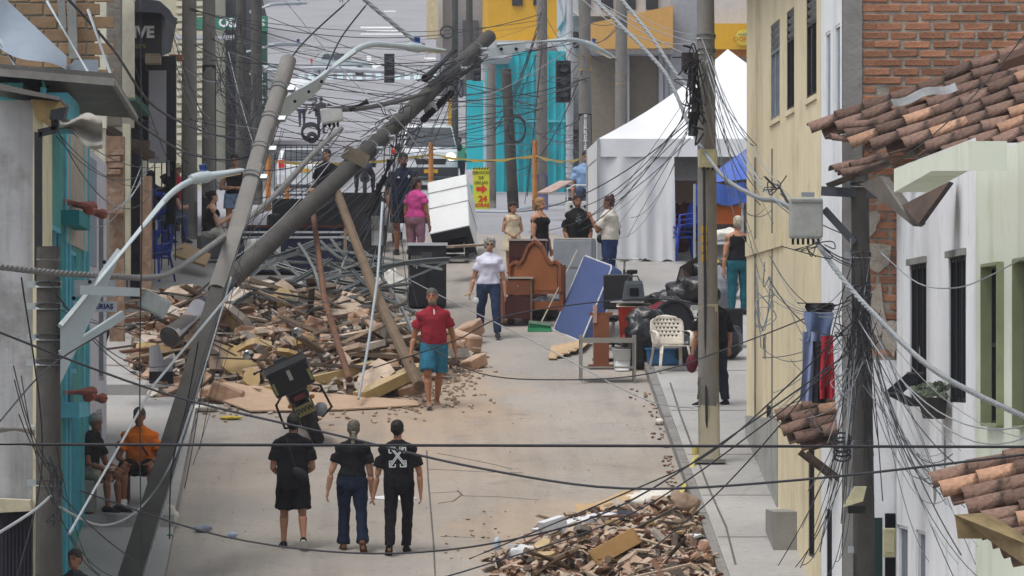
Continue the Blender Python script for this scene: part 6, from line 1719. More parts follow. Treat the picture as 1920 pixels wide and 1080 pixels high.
for k, m_ in enumerate((M_FRAG[0], M_FRAG[0], M_FRAG[1], M_FRAG[3], M_FRAG[4])):
    if k == 1: continue
    mb = MB(); c = 0
    while c < (700 if k == 0 else 330):
        x, y = rr.uniform(.7, 4.45), rr.uniform(65, 76)
        b_ = B2(x, y)
        if b_ < .07 + rr.random()*.10: continue
        cc = V((x, y, gz(y) + b_ - .05 + rr.uniform(-.03, .05))); t = rr.random()
        if t < .5: curved_shard(mb, cc, rr.uniform(.07, .13), rr.uniform(.08, .30), rrot(rr, .45), rr)
        elif t < .8: shard(mb, cc, rr.uniform(.04, .10), .016, rrot(rr, .5), rr)
        else: chunk(mb, cc, (rr.uniform(.05, .14), rr.uniform(.04, .1), rr.uniform(.03, .07)), rrot(rr), rr, .3)
        c += 1
    mb.at('rubble_fragments', m_, ['countless small terracotta shards in the heap by the kerb', '', 'small tan pieces in the heap by the kerb', 'small dark pieces in the heap by the kerb', 'small pale pieces in the heap by the kerb'][k], 'rubble', kind='stuff')
mb = MB()
for i in range(110):
    px, py = rr.gauss(1000, 90), rr.gauss(1030, 30)
    if 1080 > py > 930 and px < 1320: shard(mb, G(px, py, .006), rr.uniform(.012, .04), .010, rrot(rr, .15), rr)
for i in range(60):
    py = rr.uniform(730, 930); p_ = G(0, py); x = KERB_R - abs(rr.gauss(0, .12)) - .03; shard(mb, V((x, p_.y, p_.z + .008)), rr.uniform(.015, .05), .014, rrot(rr, .2), rr)
mb.at('rubble_crumbs', M_FRAG[0], 'terracotta crumbs strewn on the street by the kerb', 'rubble', kind='stuff')
ins2 = lambda x, y: B2(x, y) > .12
scat(110, 'tile_shard', TSH, 'curved terracotta tile shard in the heap by the kerb', 'roof tile', 'tile shards by the kerb', heapz2, ins2, ((.8, 4.4), (66.5, 75.5)), .08, .5, (.7, 1.2), seed=31)
scat(22, 'broken_brick', BR, 'broken brick in the heap by the kerb', 'brick', 'bricks by the kerb', heapz2, ins2, ((.8, 4.4), (66.5, 75.5)), .06, .5, (.5, .9), seed=32)
scat(22, 'broken_plank', PLK, 'stick of broken timber in the heap by the kerb', 'plank', 'timber sticks by the kerb', heapz2, ins2, ((.8, 4.3), (66.8, 75.5)), .16, .25, (.45, .9), seed=33)
scat(16, 'wall_fragment', SLB, 'broken flat slab lying on the heap by the kerb', 'wall fragment', 'slabs by the kerb', heapz2, ins2, ((.8, 4.2), (67, 75)), .12, .35, (.35, .65), seed=34)
def hp2(px, py, h_=.0):
    p_ = G(px, py); return V((p_.x, p_.y, heapz2(p_.x, p_.y) + h_))
dr = thing('plywood_box', 'upturned plywood drawer lying on the heap by the kerb', 'drawer', P(1155, 1040, 68.0), rot=(R(-28), R(-28), R(12)))
mb_ = M_CARD
MB().box((0, 0, .13), (.62, .40, .02)).obj('bottom', mat('plywood', C('b8935f'), var=.12, scale=3), dr)
for a, s_ in (((0, -.2, .02), (.62, .02, .22)), ((0, .2, .02), (.62, .02, .22)), ((-.31, 0, .02), (.02, .42, .22)), ((.31, 0, .02), (.02, .42, .22))): MB().box(a, s_).obj('side', mat('brown ply edge', C('8f6f46'), var=.15), dr)
MB().bar(P(1015, 1000, 70.3), P(1140, 968, 70.8), .50, .10).at('white_cabinet_panel', M_WHITEP, 'long white cabinet panel lying on the heap by the kerb', 'panel')
MB().bar(P(1018, 998, 70.0), P(1058, 985, 70.1), .24, .26).at('white_box', M_WHITEP, 'short white box at the end of the white panel', 'box')
MB().grid(lambda u, v: P(1082+u*108-v*4, 962-u*22-v*18+6*math.sin(u*5), 71.8+v*.5), 10, 4).at('cardboard_sheet', M_CARD, 'bent cardboard sheet on top of the heap by the kerb', 'cardboard')
def sack(label, c, r_, m, name='sack', seed=1, cat='sack'):
    q = random.Random(seed); mb = MB().ell((0, 0, r_[2]*.92), r_, None, 26, 18); off = V((seed*3.1, 0, 0))
    for v in mb.v:
        n_ = noise.noise(v*6/max(r_[0], .2)*.35 + off)*.30 + (abs(noise.noise(v*8 + off))-.2)*.22 + noise.noise(v*17 + off)*.06
        v *= 1; k = 1 + n_; v.x *= k; v.y *= k; v.z = max(.0, v.z*(1+n_*.6))
    return mb.obj(name, m, None, c, smooth=True, label=label, category=cat)
M_SACK = mat('white woven sack', C('cfccc4'), var=.15, scale=6, bump=.6, bscale=18, dirt=(C('a08c78'), .6, 3))
sack('crumpled white sack at the top of the heap by the kerb', P(1225, 962, 72.0), (.36, .3, .16), M_SACK, seed=2)
sack('brownish crumpled sack at the kerb end of the heap', P(1278, 965, 71.6), (.22, .2, .15), mat('brown sack', C('8d7a6a'), bump=.6, bscale=18), seed=3)
sack('dark blue crumpled clothes on the heap by the kerb', P(1178, 985, 70.6), (.17, .14, .10), mat('dark blue cloth', C('343a46'), bump=.6, bscale=20), 'clothes', 4, 'clothes')
sack('white broken ceramic lump at the left end of the heap by the kerb', P(985, 1060, 68.8), (.26, .2, .13), mat('white ceramic', C('cfd0d2'), rough=.4, bump=.3, bscale=12), 'ceramic_lump', 5, 'ceramic')
MB().bar(P(958, 1028, 69.2), P(1026, 1030, 69.4), .22, .1).at('white_ceramic_slab', mat('white ceramic', C('cfd0d2')), 'white ceramic slab lying left on the heap by the kerb', 'ceramic')
MB().bar(P(1100, 1006, 69.7), P(1238, 988, 70.2), .06, .05).at('steel_edging', M_STEELG, 'straight pale steel edging across the heap by the kerb', 'steel bar')
MB().box(P(1236, 1010, 69.6), (.22, .3, .02), Euler((.9, .1, .1)).to_matrix()).at('blue_white_tile', mat('pale blue board', C('b9c6d6')), 'pale blue square board on the heap by the kerb', 'board')
MB().bar(P(1248, 1022, 69.4), P(1305, 1003, 69.9), .2, .03).at('white_board', M_WHITEP, 'narrow white board at the kerb side of the heap', 'board')
for i, (a, b_, r0, r1) in enumerate((((1000, 1078), (1085, 1030), .05, .04), ((985, 1032), (1100, 1085), .045, .04), ((1085, 1085), (1235, 1030), .065, .06), ((1140, 1048), (1195, 1085), .05, .05))):
    A, B_ = P(*a, 67.6), P(*b_, 68.2); MB().tube([A, A.lerp(B_, .5)+V((0, 0, .04)), B_], [r0, (r0+r1)/2, r1], 8).at('branch', M_PROP if i != 2 else M_CANE, ['crooked grey branch at the left of the heap by the kerb', 'thin branch crossing the crooked grey one', 'long pale pole lying below the plywood drawer', 'short pale cardboard tube by the plywood drawer'][i], 'branch')
# litter on the street
for i, (px, py, m_, r_, lab) in enumerate(((322, 990, M_SACK, (.09, .07, .16), 'white crumpled bag beside the leaning pole'), (318, 1012, mat('green bottle', C('3a7a4a')), (.05, .04, .04), 'green scrap at the foot of the white bag'), (380, 998, mat('blue grey rag', C('8e95a6'), bump=.5), (.11, .07, .05), 'blue grey rag on the street near the walkers'), (435, 1008, mat('blue white can', C('a9bcd4')), (.06, .04, .04), 'small blue and white wrapper on the street'),
        (322, 938, M_SACK, (.08, .05, .03), 'flat white scrap beside the sitting men'), (1237, 797, M_SACK, (.06, .05, .05), 'white paper ball by the right kerb'), (932, 1035, mat('clear bottle', C('b4c4d4')), (.05, .05, .10), 'small clear bottle left of the kerb heap'), (385, 772, M_SACK, (.2, .12, .06), 'white torn plastic at the front of the large heap'), (430, 787, mat('yellow rag', C('b8a040')), (.16, .08, .03), 'yellow rag before the hardboard sheet'))):
    sack(lab, G(px, py), r_, m_, 'litter', 20+i, 'litter')
MB().prism([G(688, 934, .005), G(735, 930, .012), G(785, 935, .005), G(735, 939, .005)], (0, 0, .004)).at('paper_sheet', mat('white paper', C('d4d4d6'), bump=0), 'flat white paper lying on the street behind the couple', 'paper')
rr = random.Random(9); mb = MB()
for i in range(160):
    p_ = G(rr.uniform(330, 1230), rr.uniform(770, 1075), .004); shard(mb, p_, rr.uniform(.006, .022), .008, rrot(rr, .1), rr, 5)
mb.at('street_grit', M_FRAG[4], 'pale grit scattered over the open street', 'grit', kind='stuff')

# ================================================================== FURNITURE AND GOODS IN THE STREET
M_WOODR = mat('varnished red brown wood', C('7d4a30'), rough=.45, var=.2, scale=3, bump=.08, spec=.4)
M_WOODK = mat('dark mahogany', C('4a2420'), rough=.45, var=.2, scale=3, bump=.08)
M_WHITEG = mat('white enamel', C('d0d2d2'), rough=.4, var=.05, bump=.02, dirt=(C('b0aca4'), .4, 2))
M_GREYM = mat('grey enamel', C('82868c'), rough=.45, var=.05, bump=.02)
M_BLKPL = mat('black plastic', C('1b1c20'), rough=.45, var=.15, bump=.05)
M_NAVY = mat('mattress blue fabric', C('43527c'), rough=.9, var=.08, scale=3, bump=.25, bscale=60)
M_PIPE = mat('white mattress piping', C('c4c6ca'), bump=0)
M_BAG = mat('black bin liner', C('141417'), rough=.28, var=.2, bump=1.0, bscale=11, spec=.5)
M_BLUEP = mat('royal blue plastic', C('2d46a8'), rough=.4, var=.08, bump=.02)
M_CREAMPL = mat('cream plastic', C('d4cdc0'), rough=.45, var=.05, bump=.02)
M_STEELT = mat('brushed steel', C('a8a6a2'), rough=.35, metal=.7, var=.1, bump=.02)
def boxthing(name, label, cat, c, size, m, rz=0, bev=.015, extra=None):
    t = thing(name, label, cat, c, rz); bevel(MB().box((0, 0, size[2]/2), size).obj('case', m, t), bev); return t
# mattress leaning on the furniture
def slab3(A, B_, T, th):
    """a slab from its foot edge A-B and its top corner T, with thickness vector outwards"""
    return A, B_-A, T-A
A, B_ = G(1036, 619), G(1089, 641); T = P(1085, 474, A.y+.75)
u = B_-A; w_ = T-A; w_ = w_ - u*(w_.dot(u)/u.dot(u))*.35; nrm_ = u.cross(w_).normalized()
if nrm_.x < 0: nrm_ = -nrm_
mt = thing('mattress', 'blue single mattress with white piping leaning on the furniture', 'mattress', A)
o = MB().add([V((0, 0, 0)), u, u+w_, w_, nrm_*.22, u+nrm_*.22, u+w_+nrm_*.22, w_+nrm_*.22], [(3, 2, 1, 0), (4, 5, 6, 7), (0, 1, 5, 4), (1, 2, 6, 5), (2, 3, 7, 6), (3, 0, 4, 7)]).obj('body', M_NAVY, mt)
bevel(o, .05, 3); smooth_obj(o)
for off in (0.0, .22):
    q = nrm_*off; c_ = (u+w_)/2+q
    pts = []
    cs = [q, u+q, u+w_+q, w_+q]
    for i in range(4):
        a, b_ = cs[i], cs[(i+1) % 4]; d_ = (b_-a).normalized(); pts += [a+d_*.06, a.lerp(b_, .5), b_-d_*.06]
    pts = [p_ + (c_-p_).normalized()*.012 + nrm_*(.008 if off == 0 else -.008) for p_ in pts]
    MB().tube(pts, .014, 6, closed=True).obj('piping', M_PIPE, mt)
# headboard
hb = thing('headboard', 'carved red brown wooden headboard standing beside the mattress', 'headboard', G(1005, 612), rz=R(-38))
out = []
W_ = .52
prof = [(-1, .55), (-.98, 1.0), (-.8, 1.06), (-.62, 1.02), (-.45, 1.12), (-.25, 1.32), (0, 1.40), (.25, 1.32), (.45, 1.12), (.62, 1.02), (.8, 1.06), (.98, 1.0), (1, .55)]
MB().prism([(x*W_, 0, z) for x, z in prof], (0, .04, 0)).obj('panel', M_WOODR, hb)
inn = [(x*W_*.84, -.012, .55+(z-.55)*.86+.04) for x, z in prof]
MB().prism(inn, (0, .01, 0)).obj('inner_panel', mat('orange brown veneer', C('8a5636'), rough=.4, var=.25, scale=2), hb)
for a, b_ in zip(prof, prof[1:]): MB().bar((a[0]*W_, -.02, a[1]), (b_[0]*W_, -.02, b_[1]), .05, .05).obj('moulding', M_WOODR, hb)
for s_ in (-1, 1): MB().bar((s_*W_, .02, 0), (s_*W_, .02, 1.0), .08, .07).obj('leg', M_WOODR, hb)
MB().box((0, .02, .34), (2*W_, .04, .14)).obj('rail', M_WOODR, hb)
MB().box((0, .02, .58), (2*W_, .05, .10)).obj('rail', M_WOODR, hb)
# desk, drawers, refrigerators
d = thing('desk', 'worn brown desk with pale top behind the woman in white', 'desk', G(962, 606), R(8))
MB().box((0, 0, .74), (.52, .9, .035)).obj('top', mat('pale desk top', C('b3a596'), var=.1), d)
MB().box((-.23, 0, .36), (.03, .86, .72)).obj('side', M_WOODR, d); MB().box((.23, 0, .36), (.03, .86, .72)).obj('side', mat('dusty wood side', C('7d6a58'), var=.2), d)
MB().box((0, -.42, .58), (.42, .03, .24)).obj('drawer', M_WOODR, d); MB().box((0, -.42, .25), (.42, .03, .36)).obj('door', M_WOODK, d); MB().tube([(0, -.44, .6), (0, -.47, .6)], .015, 8).obj('knob', M_STEELT, d)
d = thing('chest_of_drawers', 'dark mahogany chest of drawers behind the headboard', 'drawers', G(990, 560), R(-6))
MB().box((0, 0, .5), (.62, .42, .96)).obj('carcass', M_WOODK, d); MB().box((0, -.01, .995), (.66, .46, .03)).obj('top', mat('pale marble top', C('b5aaa6'), rough=.3), d)
for k in range(3): MB().box((0, -.215, .82-k*.3), (.54, .02, .25)).obj('drawer', M_WOODK, d); MB().tube([(.0, -.225, .82-k*.3), (.0, -.25, .82-k*.3)], .018, 8).obj('knob', M_STEELT, d)
f = boxthing('refrigerator', 'grey refrigerator with pale top standing before the women', 'refrigerator', G(1078, 584), (.66, .62, 1.20), M_GREYM, R(-9), .03)
MB().box((0, 0, 1.212), (.64, .60, .02)).obj('top', mat('pale beige lid', C('c5c2b8'), var=.1), f)
MB().box((0, -.315, .95), (.63, .03, .44)).obj('door', mat('silver grey door', C('8f949b'), rough=.4), f); MB().box((0, -.315, .36), (.63, .03, .70)).obj('door', mat('silver grey door', C('8f949b'), rough=.4), f)
MB().box((-.26, -.345, .6), (.03, .03, .3)).obj('handle', M_GREYM, f)
# broom
b = thing('broom', 'broom with pale handle and green bristles leaning on the mattress', 'broom', G(1012, 622))
top = P(1082, 470, 90.2)-b.location
MB().tube([V((.02, 0, .14)), top], .013, 7).obj('handle', mat('pale broom stick', C('b0a894')), b)
MB().box((0, 0, .14), (.36, .06, .05), Matrix.Rotation(.12, 3, 'Y')).obj('head', mat('dusty green head', C('7d9a80')), b)
for k in range(14): MB().tube([(-.165+k*.0255, 0, .125), (-.18+k*.028, -.02, 0)], [.017, .022], 6).obj('bristle', mat('green bristles', C('2f8a58'), var=.2, bump=.4), b)
# tilted white refrigerator on a hand truck
f = thing('refrigerator', 'tall white refrigerator tilted back on a hand truck', 'refrigerator', G(845, 488), R(-8))
rot = Matrix.Rotation(R(-12), 3, 'Y') @ Matrix.Rotation(R(-52), 3, 'X')
# body axis: z along the refrigerator height, tipped away up the street
bevel(MB().box(V((-.06, .75, .78)), (.74, .66, 1.62), rot).obj('case', M_WHITEG, f), .04, 3)
def rp(v): return V((-.06, .75, .78)) + rot @ V(v)
MB().box(rp((0, 0, -.82)), (.72, .64, .03), rot).obj('base', mat('dark grey underside', C('33353a')), f)
MB().box(rp((0, .05, -.835)), (.52, .34, .02), rot).obj('compressor_opening', M_DARK, f)
MB().box(rp((0, .285, -.845)), (.66, .06, .04), rot).obj('grille', M_GREYM, f)
MB().bar(rp((-.38, -.345, .42)), rp((.38, -.345, .42)), .012, .012).obj('door_gap', M_GREYM, f)
for z in (-.05,): MB().tube([rp((-.38, -.34, z)), rp((.38, -.34, z)), rp((.38, .34, z)), rp((-.38, .34, z))], .008, 5, closed=True).obj('strap', M_GREYM, f)
ht = thing('hand_truck', 'hand truck with black wheels under the white refrigerator', 'hand truck', G(852, 492))
for x in (-.22, .22): MB().tube([(x-.03, .1, .16), (x+.03, .1, .16)], .16, 16).obj('wheel', M_BLK, ht)
MB().tube([(-.22, .1, .16), (.22, .1, .16)], .02, 6).obj('axle', M_STEELT, ht); MB().box((0, -.05, .05), (.5, .26, .02)).obj('toe_plate', M_STEELT, ht)
for x in (-.2, .2): MB().tube([(x, .08, .1), (x-.1, 1.2, 1.2)], .02, 6).obj('rail', M_STEELT, ht)
MB().bar(P(838, 463, 95.5), P(906, 459, 96.5), .3, .04).at('plank', M_PLANK, 'loose brown board jutting out under the white refrigerator', 'board')
# black cabinet with tools, white sack, chairs
c = thing('cabinet', 'tall black cabinet with white top beside the large heap', 'cabinet', G(801, 576), R(2))
MB().box((0, 0, .52), (.62, .5, 1.02)).obj('carcass', M_BLKPL, c); MB().box((0, 0, 1.055), (.66, .54, .05)).obj('top', M_WHITEP, c)
MB().box((-.16, -.26, .5), (.28, .02, .9)).obj('door', mat('black gloss door', C('222327'), rough=.35), c); MB().box((.16, -.26, .5), (.28, .02, .9)).obj('door', mat('black gloss door', C('222327'), rough=.35), c)
for k in range(5): MB().tube([(-.27+k*.04, -.28, .86), (-.27+k*.04, -.28, .70-.03*(k % 3))], .014, 6).obj('hanging_tool', M_STEELT, c)
MB().box((-.02, -.275, .84), (.18, .03, .16)).obj('hanging_pouch', mat('grey pouch', C('4a4c50')), c)
sack('full white woven sack beside the black cabinet', G(742, 577), (.26, .22, .30), M_SACK, seed=41)
sack('second white sack slumped behind the steel studs', G(722, 560), (.24, .2, .28), M_SACK, seed=42)
c = boxthing('speaker_cabinet', 'large black speaker cabinet behind the fallen pole', 'cabinet', G(676, 505), (.72, .6, 1.35), M_BLKPL, R(5))
MB().tube([(0, -.31, .9), (0, -.33, .9)], .24, 18).obj('cone', mat('dark cone', C('2a2a2e'), rough=.6), c); MB().tube([(0, -.31, .35), (0, -.33, .35)], .2, 18).obj('cone', mat('dark cone', C('2a2a2e'), rough=.6), c)
c = thing('market_counter', 'long dark blue counter with white stripes behind the steel studs', 'counter', G(548, 512), 0)
MB().box((0, 0, .40), (2.2, .7, .78)).obj('body', mat('navy counter side', C('23273f'), var=.15), c); MB().box((0, 0, .81), (2.26, .76, .05)).obj('top', M_WOODK, c)
for k in range(2): MB().box((0, -.36, .62+k*.09), (2.2, .02, .035)).obj('stripe', M_PIPE, c)
c = thing('sofa', 'black padded sofa standing behind the wreckage', 'sofa', G(610, 470), R(4))
MB().box((0, 0, .22), (1.9, .8, .40)).obj('base', M_BLKPL, c); MB().box((0, .34, .6), (1.9, .2, .7)).obj('backrest', M_BLKPL, c)
for s_ in (-1, 1): bevel(MB().box((s_*.95, 0, .36), (.2, .82, .6)).obj('armrest', M_BLKPL, c), .05)
w = boxthing('washing_machine', 'small white washing machine tipped among the steel studs', 'washing machine', P(492, 505, 91), (.52, .5, .5), M_WHITEG, R(15), .04)
MB().box((0, -.03, .52), (.44, .36, .03)).obj('lid', M_GREYM, w); MB().tube([(0, -.25, .25), (0, -.27, .25)], .17, 18).obj('drum_door', mat('dark drum glass', C('3a3d44'), rough=.2), w)
# gas stove and jumble near the lettered pole
s = boxthing('gas_stove', 'white gas stove with four burners beside the lettered pole', 'stove', G(1090, 440), (.58, .55, .62), M_WHITEG, 0, .02)
for k in range(4): MB().tube([(-.14+.28*(k % 2), -.12+.24*(k//2), .625), (-.14+.28*(k % 2), -.12+.24*(k//2), .65)], .08, 12).obj('burner', M_GREYM, s)
MB().tube([(-.27, -.2, .63), (-.27, -.2, .85), (-.15, -.2, .92), (.1, -.2, .92)], .015, 8).obj('handle', M_WHITEG, s)
for k in range(4): MB().tube([(-.2+k*.13, -.275, .52), (-.2+k*.13, -.30, .52)], .03, 10).obj('knob', M_BLKPL, s)
MB().bar(P(1020, 362, 106), P(1062, 340, 107), .3, .03).at('chequered_board', mat('chequered cloth', C('a9938a'), var=.3, scale=9), 'brown and white board propped by the violet-footed pole', 'board')
MB().tube([G(878, 398, .02), G(960, 400, .02), G(1000, 388, .02), G(1064, 384, .02)], .05, 6).at('metal_channel', M_STEELG, 'long pale metal channel lying across the crossing', 'metal channel')
# plastic chairs
def solid(o, t):
    md = o.modifiers.new('t', 'SOLIDIFY'); md.thickness = t; md.offset = 0; BAKE.append(o); return o
def plastic_chair(label, loc, rz, m, slots='grid', arms=True, group=None, tilt=0):
    c = thing('plastic_chair', label, 'chair', loc, rz, group)
    # seat
    mb = MB().grid(lambda u, v: ((u-.5)*.46, (v-.5)*.44, .43 - .025*math.sin(PI*u)*math.sin(PI*v) - (.03 if v < .06 else 0)), 10, 8)
    solid(mb.obj('seat', m, c), .012)
    # back: x across, z up, curved, with the cut-outs of the moulding left open
    nu, nv = (17, 15) if slots == 'grid' else (13, 12)
    mb = MB(); vs = []; fs = []
    for j in range(nv+1):
        for i in range(nu+1):
            u, v = i/nu, j/nv; hw = .25 + .02*math.sin(PI*v) - (.10*max(0, v-.78)/.22 if v > .78 else 0)
            zt = .45 + .46*v - (.03*(2*u-1)**2 if v > .9 else 0)
            vs.append(V(((u-.5)*2*hw, -.20 - .10*v + .06*(2*u-1)**2 - .0, zt)))
    for j in range(nv):
        for i in range(nu):
            if slots == 'grid': hole = 1 < i < nu-2 and 2 < j < nv-2 and i % 2 == (0 if (j//2) % 2 else 1) and j % 2 == 0
            else: hole = 2 <= j <= nv-3 and i in (3, 6, 9) 
            if slots == 'big': hole = 5 <= j <= nv-3 and 5 <= i <= 7
            if not hole: fs.append((j*(nu+1)+i, j*(nu+1)+i+1, (j+1)*(nu+1)+i+1, (j+1)*(nu+1)+i))
    solid(mb.add(vs, fs).obj('backrest', m, c), .014)
    for sx in (-1, 1):
        MB().tube([(sx*.21, .20, .43), (sx*.24, .24, .2), (sx*.26, .27, 0)], [(.028, .018), (.026, .016), (.022, .014)], 8).obj('leg', m, c, smooth=True)
        MB().tube([(sx*.21, -.19, .45), (sx*.24, -.26, .2), (sx*.25, -.31, 0)], [(.028, .018), (.026, .016), (.022, .014)], 8).obj('leg', m, c, smooth=True)
        if arms: MB().tube([(sx*.255, -.22, .66), (sx*.285, 0, .66), (sx*.275, .20, .63), (sx*.25, .22, .42)], [(.02, .012), (.03, .012), (.03, .012), (.02, .012)], 8).obj('armrest', m, c, smooth=True)
    return c
q = G(1258, 712); q.z += .09
plastic_chair('cream perforated plastic armchair standing at the kerb by the bin bags', q, PI+.25, M_CREAMPL, 'grid')
for k in range(3):
    q = G(1282, 505); q.z += WALK + k*.09
    plastic_chair('blue plastic chair of the stack inside the tent opening', q, PI*.62, M_BLUEP, 'big', group='blue chairs stacked in the tent')
for i, (px, Y, rz, lab) in enumerate(((288, 94.3, PI*.85, 'empty blue plastic chair by the ruined house grille'), (312, 100.7, -.55, 'blue plastic chair under the woman in black off-shoulder top'), (284, 101.7, -.3, 'blue plastic chair under the woman in navy'), (333, 103.1, PI-.3, 'blue plastic chair under the person in the cream cap'))):
    plastic_chair(lab, onwalk(px, Y), rz, M_BLUEP, 'big', i == 0)
rc = thing('wooden_chair', 'dark red wooden chair under the man in orange', 'chair', V((P(265, 0, 72.4).x, 72.5, terrace_z(72.4))), PI)
MB().box((0, 0, .42), (.42, .42, .04)).obj('seat', M_WOODK, rc); MB().box((0, -.2, .72), (.40, .03, .2)).obj('backrest', M_WOODK, rc)
for sx in (-.18, .18):
    MB().bar((sx, .18, 0), (sx, .18, .42), .045).obj('leg', M_WOODK, rc); MB().bar((sx, -.19, 0), (sx, -.2, .82), .045).obj('leg', M_WOODK, rc)
bx_ = V((P(150, 0, 71.7).x-.05, 71.8, terrace_z(71.7)))
boxthing('concrete_bench', 'grey block bench under the man in black tee', 'bench', bx_, (.5, .6, .42), M_CEMENT, 0, .02)
boxthing('stool_box', 'grey padded box under the woman with a phone', 'stool', onwalk(394, 97.7), (.42, .42, .42), mat('grey upholstery', C('6b6c72'), var=.15), .2, .04)
boxthing('crate_seat', 'dark crate under the person in black', 'crate', onwalk(612, 104.2, 0), (.6, .5, .66), M_BLKPL, 0, .02)
boxthing('low_stool', 'low stool under the blue-shirted person', 'stool', V((P(1099, 0, 108.1).x, 108.1, gz(108.1))), (.4, .4, .42), M_GREYM, 0, .02)
# steel two-tier shelf table
t = thing('steel_shelf', 'two-tier steel shelf table standing in the street', 'shelf', G(1139, 716), R(3))
for z in (.22, .66): MB().box((0, 0, z), (.82, .34, .03)).obj('shelf', M_STEELT, t)
MB().box((0, -.165, .63), (.82, .012, .07)).obj('apron', M_STEELT, t)
for sx in (-.41, .41):
    for sy in (-.16, .16): MB().bar((sx, sy, 0), (sx, sy, .72), .028).obj('leg', M_STEELT, t)
# stool, bucket, office chair, bicycle
b = thing('bucket', 'red plastic bucket with cream rim behind the steel shelf', 'bucket', G(1188, 668))
MB().tube([(0, 0, 0), (0, 0, .78)], [.19, .25], 20).obj('body', mat('red plastic', C('b23a2c'), rough=.45), b, smooth=35); MB().tube([(0, 0, .78), (0, 0, .83)], .275, 20).obj('rim', M_CREAMPL, b); MB().tube([(0, 0, .81), (0, 0, .845)], .25, 20).obj('filling', mat('rags', C('a89a8c'), bump=.8, bscale=15), b)
s = thing('plastic_stool', 'dark grey plastic stool set upside on the red bucket', 'stool', G(1188, 668) + V((0, 0, .845)))
dk = mat('dark grey plastic', C('474d52'), rough=.5)
bevel(MB().box((0, 0, .17), (.36, .34, .30), None, .78).obj('body', dk, s), .03); MB().box((0, 0, .33), (.26, .25, .03)).obj('top', mat('grey plastic top', C('5d666c'), rough=.45), s)
MB().box((0, -.158, .17), (.14, .03, .12)).obj('cutout', M_DARK, s); MB().tube([(-.1, .0, .34), (-.06, 0, .42), (.06, 0, .42), (.1, 0, .34)], .015, 6).obj('handle', dk, s)
o = thing('office_chair', 'black office chair with rounded back behind the steel shelf', 'chair', G(1150, 655), R(160))
bevel(MB().box((0, -.22, .92), (.46, .08, .56)).obj('backrest', M_BLKPL, o), .035, 3); bevel(MB().box((0, .02, .5), (.48, .46, .09)).obj('seat', mat('charcoal fabric', C('36373b')), o), .03)
MB().tube([(0, 0, .08), (0, 0, .48)], .03, 8).obj('column', M_STEELT, o)
for k in range(5):
    a = 2*PI*k/5; e_ = V((math.cos(a)*.3, math.sin(a)*.3, .06)); MB().bar((0, 0, .1), e_, .05, .03).obj('base_leg', M_BLKPL, o); MB().ell(e_ - V((0, 0, .03)), .03, None, 8, 6).obj('castor', M_BLKPL, o)
st_ = thing('bar_stool', 'grey cushioned stool in front of the blue mattress', 'stool', G(1134, 676))
bevel(MB().tube([(0, 0, .60), (0, 0, .68)], .20, 18).obj('cushion', mat('grey cushion', C('55585c')), st_), .02)
MB().tube([(0, 0, .02), (0, 0, .6)], .035, 8).obj('column', M_BLKPL, st_); MB().tube([(0, 0, 0), (0, 0, .03)], .2, 16).obj('foot', M_BLKPL, st_)
c = thing('wooden_stand', 'red brown wooden stand behind the steel shelf', 'stand', G(1127, 690))
MB().box((0, 0, .42), (.24, .22, .80)).obj('column', M_WOODR, c); MB().box((0, 0, .03), (.40, .36, .05)).obj('foot', M_WOODR, c); MB().box((0, 0, .84), (.36, .12, .05)).obj('top', M_WOODR, c); MB().bar((-.1, -.1, .7), (-.1, -.1, .98), .06).obj('peg', mat('pinkish wood', C('b08a7c')), c)
w = thing('white_bucket', 'white bucket behind the steel shelf leg', 'bucket', G(1166, 695)); MB().tube([(0, 0, 0), (0, 0, .34)], [.12, .15], 16).obj('body', M_WHITEG, w, smooth=35); MB().tube([(0, 0, .33), (0, 0, .36)], .16, 16).obj('rim', M_WHITEG, w)
MB().box(G(1175, 660) + V((0, 0, .80)), (.5, .3, .03)).at('table_leaf', M_WHITEP, 'white board lying flat beside the red bucket', 'board')
bk = thing('bicycle', 'bicycle with chrome handlebar half hidden behind the mattress', 'bicycle', G(1192, 600), R(10))
for y in (0, .95):
    wh_ = MB().tube([V((0, y+math.cos(2*PI*i/24)*.3, .32+math.sin(2*PI*i/24)*.3)) for i in range(24)], .022, 6, closed=True).obj('wheel', M_BLK, bk)
    MB().tube([(-.03, y, .32), (.03, y, .32)], .03, 8).obj('hub', M_STEELT, wh_)
for a, b_ in (((0, .95, .32), (0, .85, .85)), ((0, .85, .8), (0, .3, .75)), ((0, .3, .75), (0, .42, .3)), ((0, .42, .3), (0, 0, .32)), ((0, .85, .7), (0, .42, .3))): MB().tube([a, b_], .02, 8).obj('frame_tube', M_BLKPL, bk)
MB().tube([(0, .85, .85), (0, .82, 1.0)], .018, 8).obj('stem', M_STEELT, bk)
MB().tube([(-.32, .74, 1.02), (-.12, .84, 1.02), (.12, .84, 1.02), (.32, .74, 1.02)], .014, 8).obj('handlebar', M_STEELT, bk)
for s_ in (-1, 1): MB().tube([(s_*.34, .73, 1.02), (s_*.24, .78, 1.02)], .02, 8).obj('grip', M_BLK, bk)
bevel(MB().box((0, .28, .8), (.14, .26, .07)).obj('saddle', M_BLK, bk), .02)
